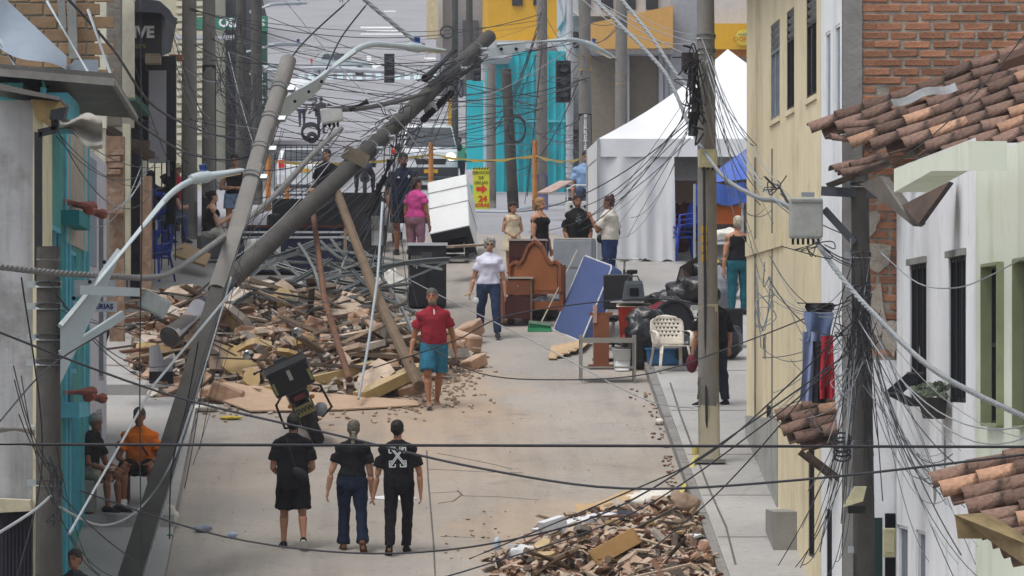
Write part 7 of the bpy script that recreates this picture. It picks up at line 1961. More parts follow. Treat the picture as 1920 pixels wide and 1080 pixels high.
# bin bags
for i, (px, py, r_, lab) in enumerate(((1203, 692, (.30, .24, .42), 'tall full black bin bag behind the steel shelf'), (1205, 660, (.30, .24, .17), 'knotted black bin bag on top of the tall one'), (1300, 585, (.42, .34, .24), 'shiny black bin bag by the leaning dark board'), (1325, 560, (.36, .3, .28), 'black bin bag against the concrete pole'), (1352, 575, (.3, .3, .30), 'black bin bag beside the woman in teal leggings'),
        (1020, 600, (.34, .25, .20), 'black bin bag under the headboard'), (1285, 700, (.28, .25, .22), 'low black bin bag behind the cream chair'), (1362, 690, (.26, .24, .30), 'black bin bag right of the concrete pole'), (1262, 640, (.3, .25, .30), 'black bin bag behind the cream chair back'), (1240, 600, (.26, .22, .18), 'small black bin bag beside the maroon drum'))):
    q = G(px, py); 
    if q.x > KERB_R: q.z += WALK
    if i == 1: q = G(1207, 688) + V((.05, .05, .60))
    sack(lab, q, r_, M_BAG, 'bin_bag', 60+i, 'bin bag')
boxthing('suitcase', 'upright black suitcase right of the concrete pole', 'suitcase', G(1371, 668) + V((0, 0, WALK)), (.34, .24, .62), M_BLKPL, R(10), .04)
cr = thing('storage_crate', 'blue plastic storage crate under the cream chair', 'crate', G(1247, 700) + V((0, 0, .12)), R(4))
bevel(MB().box((0, 0, .13), (.52, .36, .24), None, 1.06).obj('body', mat('steel blue plastic', C('33618c'), rough=.4), cr), .02); MB().box((0, 0, .26), (.58, .42, .03)).obj('lid', mat('steel blue lid', C('3c6f9e'), rough=.4), cr)
dm = thing('drum', 'maroon covered drum with black rim behind the cream chair', 'drum', G(1252, 645), R(20))
MB().tube([(0, -.22, .34), (0, .22, .34)], .34, 24).obj('shell', mat('maroon cover', C('7d2a3c'), var=.15), dm, smooth=35); MB().tube([V((math.cos(2*PI*i/24)*.34, -.23, .34+math.sin(2*PI*i/24)*.34)) for i in range(24)], .03, 8, closed=True).obj('rim', M_BLKPL, dm); MB().tube([(0, -.225, .34), (0, -.23, .34)], .32, 24).obj('head', mat('dark drum head', C('2b2b30')), dm)
bs = thing('laundry_basket', 'white plastic basket beside the maroon drum', 'basket', G(1283, 612) + V((0, 0, .16)), R(15))
for z, s_ in ((.0, .9), (.16, 1.0)): MB().tube([(-.3*s_, -.2*s_, z), (.3*s_, -.2*s_, z), (.3*s_, .2*s_, z), (-.3*s_, .2*s_, z)], .02, 6, closed=True).obj('rim', M_WHITEG, bs)
for k in range(7): MB().bar((-.27+k*.09, -.18, 0), (-.3+k*.1, -.2, .16), .02).obj('rib', M_WHITEG, bs)
MB().box((0, 0, -.01), (.54, .36, .02)).obj('bottom', M_WHITEG, bs)
MB().prism([P(1258, 560, 92.5), P(1275, 500, 93), P(1312, 478, 93.5), P(1312, 530, 93.5), P(1290, 560, 92.5)], (.03, .05, 0)).at('leaning_board', mat('dark brown panel', C('3f342e'), var=.2), 'dark brown furniture panel leaning by the tent', 'board')
# cardboard and timber planks on the road
for i in range(5):
    a = G(1036+i*12, 676-i*3, .03+i*.014); MB().bar(a, a + V((.10+.03*i, 1.5-.1*i, gz(a.y+1.4-.1*i)-gz(a.y))), .13, .02).at('board', mat('raw pine board', C('b39a7a'), var=.15, scale=4), 'pale pine board in the flat stack before the mattress', 'board', 'pine boards in the street')
for i, (px, py) in enumerate(((1240, 556), (1262, 552))): MB().box(G(px, py, .03), (.35, .5, .02), rotz(.4+i)).at('cardboard_piece', M_CARD, 'small cardboard piece flat on the street near the tent', 'cardboard', 'cardboard near the tent')

# white tent
M_TENT = mat('white tent fabric', C('dcdee2'), rough=.7, var=.05, scale=1.5, bump=.5, bscale=3)
T0 = 97.2
def TZ(Y): return gz(Y) + WALK
ex0, ex1, d_ = P(1122, 0, T0).x, P(1640, 0, T0).x, 4.6
ez = P(0, 260, T0).z; tn_ = thing('tent', 'white canopy tent with a hanging front wall beside the beige building', 'tent', V((ex0, T0, TZ(T0))))
O = -tn_.location
pk = V(((ex0+ex1)/2, T0+d_/2, P(0, 92, T0+d_/2).z))
c4 = [V((ex0, T0, ez)), V((ex1, T0, ez)), V((ex1, T0+d_, ez)), V((ex0, T0+d_, ez))]
rf_ = MB(); N_ = 8
for i in range(4):
    a, b_ = c4[i], c4[(i+1) % 4]
    def fn(u, v, a=a, b_=b_):
        p_ = a.lerp(b_, u).lerp(pk, v); p_.z -= .12*math.sin(PI*v)*(1) + .03*math.sin(PI*u)*(1-v); return O + p_
    rf_.grid(fn, N_, N_)
rf_.obj('canopy', M_TENT, tn_, smooth=35)
vl = MB()
for i in range(4):
    a, b_ = c4[i], c4[(i+1) % 4]
    vl.grid(lambda u, v, a=a, b_=b_: O + a.lerp(b_, u) + V((0, -.01*math.sin(u*40)*v if i == 0 else 0, -.32*v)), 24, 3)
vl.obj('valance', M_TENT, tn_)
wx1 = P(1264, 0, T0).x
rr = random.Random(3)
wl = MB().grid(lambda u, v: O + V((ex0 + .02 + (wx1-ex0-.02)*u + .05*v*(u-.2), T0 + .03 + .035*math.sin(u*17+v*2) + .03*math.sin(u*37)*v + .05*v*v, (ez-.30)*(1-v) + (TZ(T0)+.02+.03*math.sin(u*23))*v)), 48, 24)
wl.obj('front_wall', M_TENT, tn_, smooth=True)
MB().grid(lambda u, v: O + V((ex0 + .01, T0 + .03 + d_*u, (ez-.30)*(1-v) + (gz(T0+d_*u)+.05)*v)), 20, 8).obj('side_wall', M_TENT, tn_)
MB().grid(lambda u, v: O + V((ex0 + (ex1-ex0)*u, T0 + d_-.05, (ez-.30)*(1-v) + (gz(T0+d_)+.05)*v)), 20, 8).obj('back_wall', mat('pinkish back wall', C('a88f86'), var=.06), tn_)
for p_ in c4: MB().bar(O + p_, O + V((p_.x, p_.y, gz(p_.y))), .05).obj('leg', M_STEELG, tn_)
# blue awning and things inside
aw = thing('blue_awning', 'blue tarpaulin awning with orange flap behind the concrete pole', 'awning', V((P(1348, 0, 95).x, 95, TZ(95))))
O = -aw.location
MB().grid(lambda u, v: O + P(1300+u*110, 345-u*10-v*70*u+v*6, 95+v*1.2), 8, 6).obj('tarpaulin', mat('blue tarpaulin', C('3f5fb0'), rough=.5, bump=.4, bscale=8), aw)
MB().grid(lambda u, v: O + P(1300+u*100, 345+v*38+3*math.sin(u*12), 95-.02+.02*math.sin(u*20)), 14, 3).obj('valance', mat('blue tarpaulin', C('3f5fb0')), aw)
MB().grid(lambda u, v: O + P(1340+u*52, 386+v*34, 95.2), 6, 3).obj('orange_flap', mat('orange cloth', C('b8602a'), bump=.3), aw)
for px in (1302, 1392): MB().bar(O + P(px, 345, 95), O + V((P(px, 0, 95).x, 95, TZ(95))), .04).obj('post', M_STEELG, aw)
tb = thing('folding_table', 'white cloth covered table under the blue awning', 'table', V((P(1362, 0, 94).x, 94, TZ(94))))
MB().box((0, 0, .74), (.5, .6, .04)).obj('top', M_WHITEG, tb)
for sx in (-.2, .2):
    for sy in (-.25, .25): MB().bar((sx, sy, 0), (sx, sy, .74), .03).obj('leg', M_STEELT, tb)
sack('crumpled white bag on the table under the awning', V((P(1362, 0, 94).x, 94, TZ(94)+.76)), (.3, .25, .12), M_SACK, 'cloth_bag', 91, 'bag')
sack('yellow bag on the ground under the awning', V((P(1343, 0, 93).x, 93, TZ(93))), (.16, .16, .3), mat('yellow bag', C('b59a3a')), 'cloth_bag', 92, 'bag')
sack('grey bag leaning beside the woman in teal leggings', V((P(1356, 0, 91).x, 91, TZ(91))), (.2, .18, .36), mat('grey bag', C('7d8088'), bump=.5), 'cloth_bag', 93, 'bag')
MB().box(P(1288, 310, 99.2), (.5, .06, .55)).at('silver_tray', mat('polished metal', C('9a9ca0'), rough=.2, metal=.9), 'shiny metal panel hanging inside the tent', 'panel')
sack('dark red bundle on the floor inside the tent', V((P(1275, 0, 98.6).x, 98.6, TZ(98.6))), (.3, .25, .45), mat('dark red cloth', C('4d2024'), bump=.4), 'bundle', 94, 'bundle')
# hung laundry
ln = thing('laundry', 'jeans and red garments hung from the wall by the dark pole', 'laundry', P(1535, 760, 61.5))
for i, (x0_, x1_, y0q, y1q, m_, nm) in enumerate(((1512, 1562, 568, 590, M_BAGBLK, 'black_cloth'), (1510, 1560, 585, 640, mat('denim', C('66779c'), bump=.4), 'denim_shorts'), (1506, 1532, 622, 752, mat('pale denim', C('8894b5'), bump=.4), 'jeans'), (1524, 1548, 640, 756, M_BAGBLK, 'black_trousers'), (1538, 1564, 630, 748, mat('red cloth', C('a82a34'), bump=.4), 'red_trousers'))):
    MB().grid(lambda u, v: P(x0_+(x1_-x0_)*(u+.12*math.sin(v*5+i)*(u-.5))-6*v*(i==2), y0q+(y1q-y0q)*v, 61.6-.05*i+.05*math.sin(u*9+i*2+v*2)*(.4+v)) - ln.location, 8, 12).obj(nm, m_, ln, smooth=True)
MB().tube([P(1495, 568, 61.7)-ln.location, P(1570, 572, 61.6)-ln.location], .008, 5).obj('line', M_BLK, ln)
# flower box below the window of the white house
fp = thing('planter', 'dark window planter with grey green leaves on the white house', 'planter', P(1772, 785, 57.3))
MB().prism([(-.24, -.4, .22), (-.02, -.4, .22), (-.04, -.4, 0), (-.18, -.4, 0)], (0, .9, 0)).obj('trough', mat('dark trough', C('33302e')), fp)
rr = random.Random(6); lf_ = MB()
for k in range(130):
    c_ = V((rr.uniform(-.28, .04), rr.uniform(-.5, .6), .22 + rr.uniform(0, .14))); shard(lf_, c_, rr.uniform(.03, .06), .004, rrot(rr, .8), rr, 5)
lf_.obj('leaves', mat('dusty leaves', C('6d7866'), var=.3), fp)['kind'] = 'stuff'
# yellow sign at the crossing
sg = thing('direction_sign', 'yellow roadside sign with red arrow and 24 HORAS lettering', 'sign', G(902, 392))
hh = 78*sg.location.y/FOC; ww = 31*sg.location.y/FOC
MB().box((0, 0, hh/2), (ww, .05, hh)).obj('board', mat('sign yellow', C('c9c83a'), bump=0, var=.06), sg)
for k in range(6): MB().prism([(-ww/2+k*ww/6, -.03, hh*.95), (-ww/2+k*ww/6+ww/12, -.03, hh*.95), (-ww/2+k*ww/6+ww/7, -.03, hh), (-ww/2+k*ww/6+ww/20, -.03, hh)], (0, .004, 0)).obj('hazard_stripe', M_BLKP, sg)
fs_ = mat('sign dark text', C('3f4424'), bump=0)
for k, tx in enumerate(('SERVICIO', 'DE', 'GRUAS')): text('lettering', tx, hh*.105, fs_, sg, (0, -.03, hh*(.87-.12*k)), (R(90), 0, 0))
red_ = mat('sign red', C('c83a28'), bump=0)
MB().prism([(-ww*.3, -.032, hh*.43), (ww*.05, -.032, hh*.43), (ww*.05, -.032, hh*.37), (ww*.38, -.032, hh*.48), (ww*.05, -.032, hh*.59), (ww*.05, -.032, hh*.53), (-ww*.3, -.032, hh*.53)], (0, .004, 0)).obj('arrow', red_, sg)
text('lettering', '24', hh*.2, red_, sg, (ww*.1, -.03, hh*.24), (R(90), 0, 0), bold=.008); text('lettering', 'HORAS', hh*.12, red_, sg, (0, -.03, hh*.09), (R(90), 0, 0), bold=.004)
MB().box(P(882, 332, 179), (.3, .04, .5)).at('notice', mat('white notice', C('c9c4c8'), bump=0), 'small white notice on the turquoise pillar', 'notice')
# barrier
br_ = thing('barrier_fence', 'black metal crowd barrier across the avenue', 'barrier', V((P(566, 0, 140).x, 140, gz(140))))
hz_ = .95
x0_, x1_ = P(515, 0, 140).x-br_.location.x, P(617, 0, 140).x-br_.location.x
tz_ = P(0, 272, 140).z-br_.location.z
for z in (tz_, tz_*.25): MB().tube([(x0_, 0, z), (x1_, 0, z)], .025, 6).obj('rail', M_BLK, br_)
for k in range(11): MB().tube([(x0_+(x1_-x0_)*k/10, 0, 0), (x0_+(x1_-x0_)*k/10, 0, tz_)], .010, 5).obj('bar', M_BLK, br_)
# barrier tape
M_TAPE = mat('yellow barrier tape', C('a8924a'), rough=.5, bump=0, var=.2)
for a, b_, lab in (((492, 300, 118), (808, 288, 120), 'yellow tape strung between the left marker posts'), ((808, 288, 120), (1003, 290, 119), 'yellow tape strung in front of the van and the turquoise wall'), ((1003, 290, 119), (1110, 290, 111), 'yellow tape ending at the lettered pole')):
    A, B_ = P(*a), P(*b_); MB().grid(lambda u, v: A.lerp(B_, u) + V((0, .02*math.sin(u*9), -.12*math.sin(PI*u) - .045*v + .02*math.sin(u*25)*v)), 20, 1).at('barrier_tape', M_TAPE, lab, 'tape')
tp_ = G(1318, 880); MB().grid(lambda u, v: tp_ + V((-.16+.34*u, -.17-.03*math.sin(u*9), WALK+.05+.1*v+.03*math.sin(u*7))), 10, 2).at('barrier_tape', mat('pale yellow tape', C('b9ac5e')), 'torn yellow tape wound round the foot of the tall concrete pole', 'tape')
MB().grid(lambda u, v: G(1302-u*30, 878+u*55, .02) + V((.06*v, 0, .16*(1-u)+.03*math.sin(u*9))), 10, 1).at('barrier_tape', mat('pale yellow tape', C('b9ac5e')), 'loose yellow tape end trailing over the kerb to the heap', 'tape')

# ================================================================== VEHICLES
M_CARW = mat('white car paint', C('c9ccd0'), rough=.25, var=.03, bump=0, coat=.5)
M_CARGL = mat('car glass', C('2f363d'), rough=.08, var=.1, bump=0, spec=.6)
M_TYRE = mat('tyre rubber', C('1c1c1e'), rough=.8, bump=.2)
M_CHROME = mat('chrome', C('b5b8ba'), rough=.15, metal=1, bump=0, var=.03)
M_RED = mat('red lamp', C('b0201c'), rough=.2, bump=0, emit=.35)
M_HEAD = mat('lit head lamp', C('fff2d8'), rough=.2, bump=0, emit=2.5)
def car(label, loc, rz, L_, W_, H_, prof, wins, m=M_CARW, rear=False, cat='car', name='parked_car', lit=False):
    """prof: side outline (y, z) from the tail round the roof to the nose, as fractions; the body is lofted across with tumblehome"""
    c = thing(name, label, cat, loc, rz)
    xs = [(-.5, .90, .97), (-.485, .96, .99), (-.40, 1, 1), (0, 1.01, 1.012), (.40, 1, 1), (.485, .96, .99), (.5, .90, .97)]
    rings = []
    for x, sy, sz in xs:
        r_ = []
        for y, z in prof:
            zz = z*H_*(sz if z > .5 else 1); tum = 1 - .14*max(0, z-.55)/.45
            r_.append(V((x*W_*tum, (y-.5)*L_*sy, .18 + zz*(1 - .18/H_))))
        rings.append(r_)
    o = MB().loft(rings).obj('body', m, c, smooth=32)
    for nm, poly, off, mm in wins:
        MB().prism([V(p_) for p_ in poly], off).obj(nm, mm, c)
    for sx in (-1, 1):
        for y in (-.31, .30):
            w_ = MB().tube([(sx*W_*.5-.11*(sx > 0), y*L_, .31), (sx*W_*.5+.11*(sx < 0), y*L_, .31)], .31, 20).obj('wheel', M_TYRE, c)
            MB().tube([(sx*(W_*.5+.005), y*L_, .31), (sx*(W_*.5+.012), y*L_, .31)], .18, 14).obj('rim', M_ALU, w_)
    return c
# van, front towards us
q = G(798, 352); W_, L_, H_ = 1.92, 4.9, 2.15
prof = [(0, .12), (0, .9), (.03, .985), (.1, 1), (.74, 1), (.82, .96), (.93, .60), (.985, .50), (1, .36), (1, .1), (.9, .04), (.1, .04)]
F = L_*.5
v_ = car('white passenger van facing down the street with one lamp lit', q, PI + .06, L_, W_, H_, prof, [
    ('windscreen', [(-.76, F-.80, 2.02), (.76, F-.80, 2.02), (.86, F-.29, 1.36), (-.86, F-.29, 1.36)], (0, .03, .012), M_CARGL),
    ('grille', [(-.55, F+.005, .92), (.55, F+.005, .92), (.5, F+.005, .72), (-.5, F+.005, .72)], (0, .02, 0), M_BLKPL),
    ('bumper', [(-.94, F-.12, .62), (.94, F-.12, .62), (.92, F-.12, .32), (-.92, F-.12, .32)], (0, .17, 0), mat('dark bumper', C('2d3034'))),
    ('number_plate', [(-.24, F+.06, .55), (.24, F+.06, .55), (.24, F+.06, .42), (-.24, F+.06, .42)], (0, .012, 0), M_YELLOW)], name='van', cat='van')
MB().ell((.70, F-.04, .98), (.17, .08, .15), None, 12, 8).obj('headlight', mat('clear lamp', C('b5bcc2'), rough=.1, bump=0), v_)
MB().ell((-.70, F-.04, .98), (.17, .08, .15), None, 12, 8).obj('headlight', M_HEAD, v_)
for s_ in (-1, 1): MB().ell((s_*1.06, F-.75, 1.35), (.09, .05, .14), None, 10, 6).obj('mirror', M_BLKPL, v_)
for s_ in (-1, 1): MB().tube([(s_*.1, F-.40, 1.40), (s_*.55-.1, F-.56, 1.64)], .012, 5).obj('wiper', M_BLK, v_)
# hatchback ahead of it, tail towards us
def hatch(label, q, rz, m=M_CARW, lamp=M_RED, name='parked_car'):
    W_, L_, H_ = 1.78, 4.1, 1.52; B0 = -L_*.5
    prof = [(0, .1), (0, .30), (.012, .55), (.06, .64), (.16, .95), (.24, 1), (.55, .99), (.68, .64), (.95, .52), (1, .36), (1, .1), (.9, .05), (.1, .05)]
    c = car(label, q, rz, L_, W_, H_, prof, [
        ('rear_window', [(-.62, B0+.56, 1.46), (.62, B0+.56, 1.46), (.72, B0+.24, 1.12), (-.72, B0+.24, 1.12)], (0, -.02, .014), M_CARGL),
        ('bumper', [(-.84, B0-.03, .62), (.84, B0-.03, .62), (.82, B0-.03, .30), (-.82, B0-.03, .30)], (0, .12, 0), m),
        ('number_plate', [(-.2, B0-.03, .82), (.2, B0-.03, .82), (.2, B0-.03, .70), (-.2, B0-.03, .70)], (0, .012, 0), M_YELLOW)], m, True, name=name)
    for s_ in (-1, 1):
        bevel(MB().box((s_*.74, B0+.05, .98), (.2, .14, .26)).obj('tail_light', lamp, c), .02)
        MB().prism([(s_*.86, B0+.7, 1.10), (s_*.80, B0+.9, 1.42), (s_*.79, B0+2.2, 1.44), (s_*.86, B0+2.75, 1.06)], (s_*.02, 0, 0)).obj('side_window', M_CARGL, c)
    return c
hatch('white hatchback seen from behind beside the barrier', V((P(566, 0, 184).x, 184, gz(184))), .04)
sc_ = thing('scooter', 'white scooter with lit red tail lamp behind the navy-shirted man', 'scooter', G(716, 462), R(-14))
for y in (0, 1.2): MB().tube([V((0, y+math.cos(2*PI*i/18)*.2, .25+math.sin(2*PI*i/18)*.2)) for i in range(18)], .055, 8, closed=True).obj('wheel', M_TYRE, sc_)
MB().loft([ring(V((0, y, z)), V((1, 0, 0)), V((0, 0, 1)), a, b_, 12) for y, z, a, b_ in ((-.32, .72, .10, .08), (-.1, .62, .22, .2), (.35, .52, .2, .2), (.6, .34, .18, .08), (.9, .34, .2, .08), (1.0, .6, .22, .3), (1.08, .9, .16, .1))]).obj('bodywork', M_CARW, sc_, smooth=True)
MB().box((0, .1, .84), (.28, .66, .09)).obj('seat', M_BLK, sc_)
MB().ell((0, -.36, .80), (.09, .04, .05), None, 10, 6).obj('tail_light', mat('bright red lamp', C('ff3a20'), bump=0, emit=2.0), sc_)
MB().tube([(-.33, .98, 1.02), (.33, .98, 1.02)], .016, 6).obj('handlebar', M_BLK, sc_)
q = G(566, 196); 
c = hatch('white car coming down the far avenue past the leaning pole', q, PI, lamp=mat('pale head lamp', C('c9ccce'), rough=.1, bump=0))
c2 = hatch('light grey car crossing near the zebra stripes behind the lamp arm', G(640, 142), -PI/2, mat('silver car paint', C('a9b3b8'), rough=.3, bump=0))

# ---- motorcycle leaning on its stand
mc = thing('motorcycle', 'black delivery motorcycle with top box leaning on its stand', 'motorcycle', G(600, 832), rot=(0, R(-25), R(7)))
mc.rotation_euler = (Euler((math.atan(.1505), 0, 0)).to_matrix() @ Euler((0, R(-24), R(6))).to_matrix()).to_euler()
mc.scale = (1.08, 1.08, 1.08)
M_MB = mat('black motorcycle paint', C('1d1f24'), rough=.3, var=.1, bump=0)
M_MF = mat('black frame tube', C('2a2b2f'), rough=.5, bump=0)
for y, nm in ((0, 'rear_wheel'), (1.28, 'front_wheel')):
    w_ = MB().tube([V((0, y+math.cos(2*PI*i/28)*.25, .31+math.sin(2*PI*i/28)*.25)) for i in range(28)], [(.085, .07)]*28, 10, closed=True).obj(nm, M_TYRE, mc, smooth=True)
    MB().tube([V((0, y+math.cos(2*PI*i/24)*.19, .31+math.sin(2*PI*i/24)*.19)) for i in range(24)], .02, 6, closed=True).obj('rim', M_CHROME, w_)
    MB().tube([(-.07, y, .31), (.07, y, .31)], .045, 10).obj('hub', M_ALU, w_)
    for k in range(5): MB().bar((0, y, .31), (0, y+math.cos(2*PI*k/5)*.19, .31+math.sin(2*PI*k/5)*.19), .025, .04).obj('spoke', M_ALU, w_)
for s_ in (-1, 1):
    MB().bar((s_*.10, 0, .31), (s_*.10, .52, .38), .035, .06).obj('swing_arm', M_MF, mc)
    MB().tube([(s_*.12, .05, .40), (s_*.12, .15, .68)], .03, 8).obj('shock_absorber', M_CHROME, mc)
    MB().tube([(s_*.10, 1.28, .31), (s_*.10, 1.06, .92)], .025, 8).obj('fork_leg', M_CHROME, mc)
    MB().tube([(s_*.16, .25, .78), (s_*.32, -.05, .72), (s_*.34, -.08, .40), (s_*.18, .1, .30)], .018, 6).obj('pannier_guard', M_BLK, mc)
    MB().ell((s_*.16, -.22, .66), (.035, .03, .03), None, 8, 6).obj('indicator', M_ORANGE, mc)
MB().tube([(.16, .55, .3), (.19, .2, .36), (.20, -.18, .46)], [.035, .075, .085], 12).obj('exhaust', M_GREYM, mc, smooth=True)
MB().box((0, .62, .42), (.26, .40, .34)).obj('engine', mat('engine casting', C('4a4c50'), rough=.5, metal=.4), mc)
MB().loft([ring(V((0, y, z)), V((1, 0, 0)), V((0, 0, 1)), a, b_, 12) for y, z, a, b_ in ((.55, .78, .10, .06), (.68, .84, .15, .12), (.92, .86, .14, .12), (1.02, .84, .06, .06))]).obj('fuel_tank', M_MB, mc, smooth=True)
MB().loft([ring(V((0, y, z)), V((1, 0, 0)), V((0, 0, 1)), a, .05, 12) for y, z, a in ((-.15, .82, .11), (.1, .80, .14), (.4, .77, .13), (.6, .80, .10))]).obj('seat', M_BLK, mc, smooth=True)
MB().loft([ring(V((0, y, z)), V((1, 0, 0)), V((0, 0, 1)), a, b_, 12) for y, z, a, b_ in ((-.26, .74, .13, .10), (-.1, .72, .15, .12), (.3, .66, .14, .10))]).obj('tail_fairing', M_MB, mc, smooth=True)
MB().prism([(-.06, -.30, .62), (.06, -.30, .62), (.07, -.12, .36), (-.07, -.12, .36)], (0, .02, .01)).obj('mudguard', M_BLK, mc)
MB().box((0, -.31, .74), (.16, .03, .06)).obj('tail_light', mat('dull red lamp', C('5a1c1c'), rough=.2, bump=0), mc)
pl = MB().box((0, -.325, .56), (.26, .012, .14)).obj('number_plate', mat('plate yellow', C('757048'), bump=0), mc)
text('lettering', 'SWW', .095, M_BLKP, pl, (0, -.333, .562), (R(90), 0, 0), bold=.003)
tbx = bevel(MB().box((0, -.10, .99), (.56, .42, .32), None, 1.0).obj('top_box', mat('black top box', C('16171b'), rough=.4, bump=.03), mc), .03)
MB().box((0, -.10, 1.165), (.59, .45, .04)).obj('lid', M_MB, tbx); MB().box((0, -.315, 1.06), (.05, .02, .14)).obj('latch', M_STEELT, tbx)
for s_ in (-1, 1): MB().box((s_*.25, -.315, .96), (.035, .012, .16)).obj('reflector', mat('reflective yellow', C('7a7d4c'), bump=0), tbx)
MB().box((0, -.1, .815), (.3, .36, .03)).obj('rack', M_MF, mc)
MB().tube([(-.36, .92, 1.06), (-.2, 1.0, 1.04), (.2, 1.0, 1.04), (.36, .92, 1.06)], .014, 8).obj('handlebar', M_BLK, mc)
for s_ in (-1, 1):
    MB().tube([(s_*.40, .90, 1.06), (s_*.28, .95, 1.05)], .022, 8).obj('grip', M_BLK, mc)
    mr_ = MB().tube([(s_*.26, .96, 1.05), (s_*.30, .98, 1.20), (s_*.34, .96, 1.26)], .008, 6).obj('mirror_stem', M_BLK, mc)
    MB().ell((s_*.36, .95, 1.32), (.08, .015, .065), None, 14, 8).obj('mirror', M_CHROME, mr_)
bevel(MB().box((0, 1.1, .98), (.2, .12, .2)).obj('headlight', M_BLKPL, mc), .03)
MB().tube([(-.12, .55, .3), (-.30, .5, .02)], .014, 6).obj('side_stand', M_MF, mc)
# a rider far behind the fallen pole
rm = thing('motorcycle', 'motorcycle ridden up the avenue behind the fallen pole', 'motorcycle', V((P(684, 0, 160).x, 160, gz(160))))
for y in (0, 1.25): MB().tube([V((0, y+math.cos(2*PI*i/18)*.25, .31+math.sin(2*PI*i/18)*.25)) for i in range(18)], .06, 8, closed=True).obj('wheel', M_TYRE, rm)
MB().loft([ring(V((0, y, z)), V((1, 0, 0)), V((0, 0, 1)), a, b_, 10) for y, z, a, b_ in ((-.3, .8, .1, .08), (.3, .7, .15, .15), (1.0, .85, .12, .12))]).obj('body', M_MB, rm)
MB().tube([(-.34, .95, 1.05), (.34, .95, 1.05)], .015, 6).obj('handlebar', M_BLK, rm)
person('rider in dark jacket and pale helmet on the far motorcycle', V((P(684, 0, 160).x, 160.25, gz(160) + .32)), 0, 1.70, '8d6248', 1.1, arms={'L': ((-.3, .6, -.8), (.1, 1, -.1)), 'R': ((.3, .6, -.8), (-.1, 1, -.1))},
    legs={'L': ((-.35, .8, -.5), (0, -.3, -1)), 'R': ((.35, .8, -.5), (0, -.3, -1))}, lean=.2, top=('33384a', 1.9, -.02, .03), bottom=('1f222b', 1.95, 0, .06), shoes=('1c1c20', 'shoe'), hair={'style': 'cap', 'col': 'b0aca4', 'cap': 'b9b4a0'}, lod=1.6, hands=False)

# ================================================================== CABLES
M_CABLE = mat('black cable', C('2c2d33'), rough=.6, var=.2, bump=0)
M_CABLEG = mat('grey cable', C('8d9296'), rough=.5, var=.15, bump=0)
M_CABLEL = mat('pale steel strand', C('aab0b4'), rough=.4, metal=.3, var=.1, bump=0)
CAB = {'b': ('thin black overhead cable strung across the street', 'thin black cables', M_CABLE),
       'g': ('thin grey overhead cable strung across the street', 'thin grey cables', M_CABLEG),
       'w': ('loose black wire hanging in the tangle on the dark pole', 'wires on the dark pole', M_CABLE),
       'wg': ('loose grey wire hanging in the tangle on the dark pole', 'grey wires on the dark pole', M_CABLEG),
       't': ('loose wire in the black tangle on the tall concrete pole', 'wires on the tall concrete pole', M_CABLE),
       'l': ('thin wire hanging among the poles by the black shop', 'wires by the black shop', M_CABLE),
       'f': ('black wire slung from the fallen pole', 'wires of the fallen pole', M_CABLE),
       'c': ('thin black wire at the crossing in front of the turquoise wall', 'wires at the crossing', M_CABLE),
       'n': ('loose black wire dangling by the leaning pole', 'wires on the leaning pole', M_CABLE)}
MORE = MB()     # the finest wires, past counting
def cat_pts(a, b_, sag, n):
    return [a.lerp(b_, i/n) + V((0, 0, -4*sag*(i/n)*(1-i/n))) for i in range(n+1)]
def spline(pts, n=6):
    out = []
    for i in range(len(pts)-1):
        p0, p1, p2, p3 = pts[max(i-1, 0)], pts[i], pts[i+1], pts[min(i+2, len(pts)-1)]
        for k in range(n):
            t = k/n; out.append(.5*((2*p1) + (p2-p0)*t + (2*p0-5*p1+4*p2-p3)*t*t + (3*p1-p0-3*p2+p3)*t**3))
    out.append(pts[-1]); return out
def cable(k, pts, r=.011, sag=0.0, n=16, label=None, m=None):
    pts = [P(*p) if not isinstance(p, V) else p for p in pts]
    pts = cat_pts(pts[0], pts[1], sag, n) if len(pts) == 2 else spline(pts, 6)
    lab, grp, mm = CAB[k] if k in CAB else (label, None, M_CABLE)
    if k == 'stuff': MORE.tube(pts, r, 4); return
    o = MB().tube(pts, r, 5).at('cable', m or mm, label or lab, 'cable', None if label else grp, smooth=True); return o
def twisted(label, pts, r=.03, strands=3, pitch=.35, m=M_CABLEG):
    pts = spline([P(*p) for p in pts], 14); root = thing('twisted_cable', label, 'cable', pts[0]); O = pts[0]
    acc = 0; ph = [0]
    for a, b_ in zip(pts, pts[1:]): acc += (b_-a).length; ph.append(acc)
    fine = []; 
    step = pitch/8; tot = ph[-1]; k = 0; d = 0
    while d < tot:
        while k < len(ph)-2 and ph[k+1] < d: k += 1
        t = (d-ph[k])/max(1e-6, ph[k+1]-ph[k]); fine.append((pts[k].lerp(pts[k+1], t), (pts[k+1]-pts[k]).normalized(), d)); d += step
    for s_ in range(strands):
        q = []
        for p_, dr, dd in fine:
            x, y, _ = basis(dr); a = 2*PI*(dd/pitch + s_/strands); q.append(p_ - O + (x*math.cos(a) + y*math.sin(a))*r*.55)
        MB().tube(q, r*.58, 5).obj('strand', m, root, smooth=True)
    return root

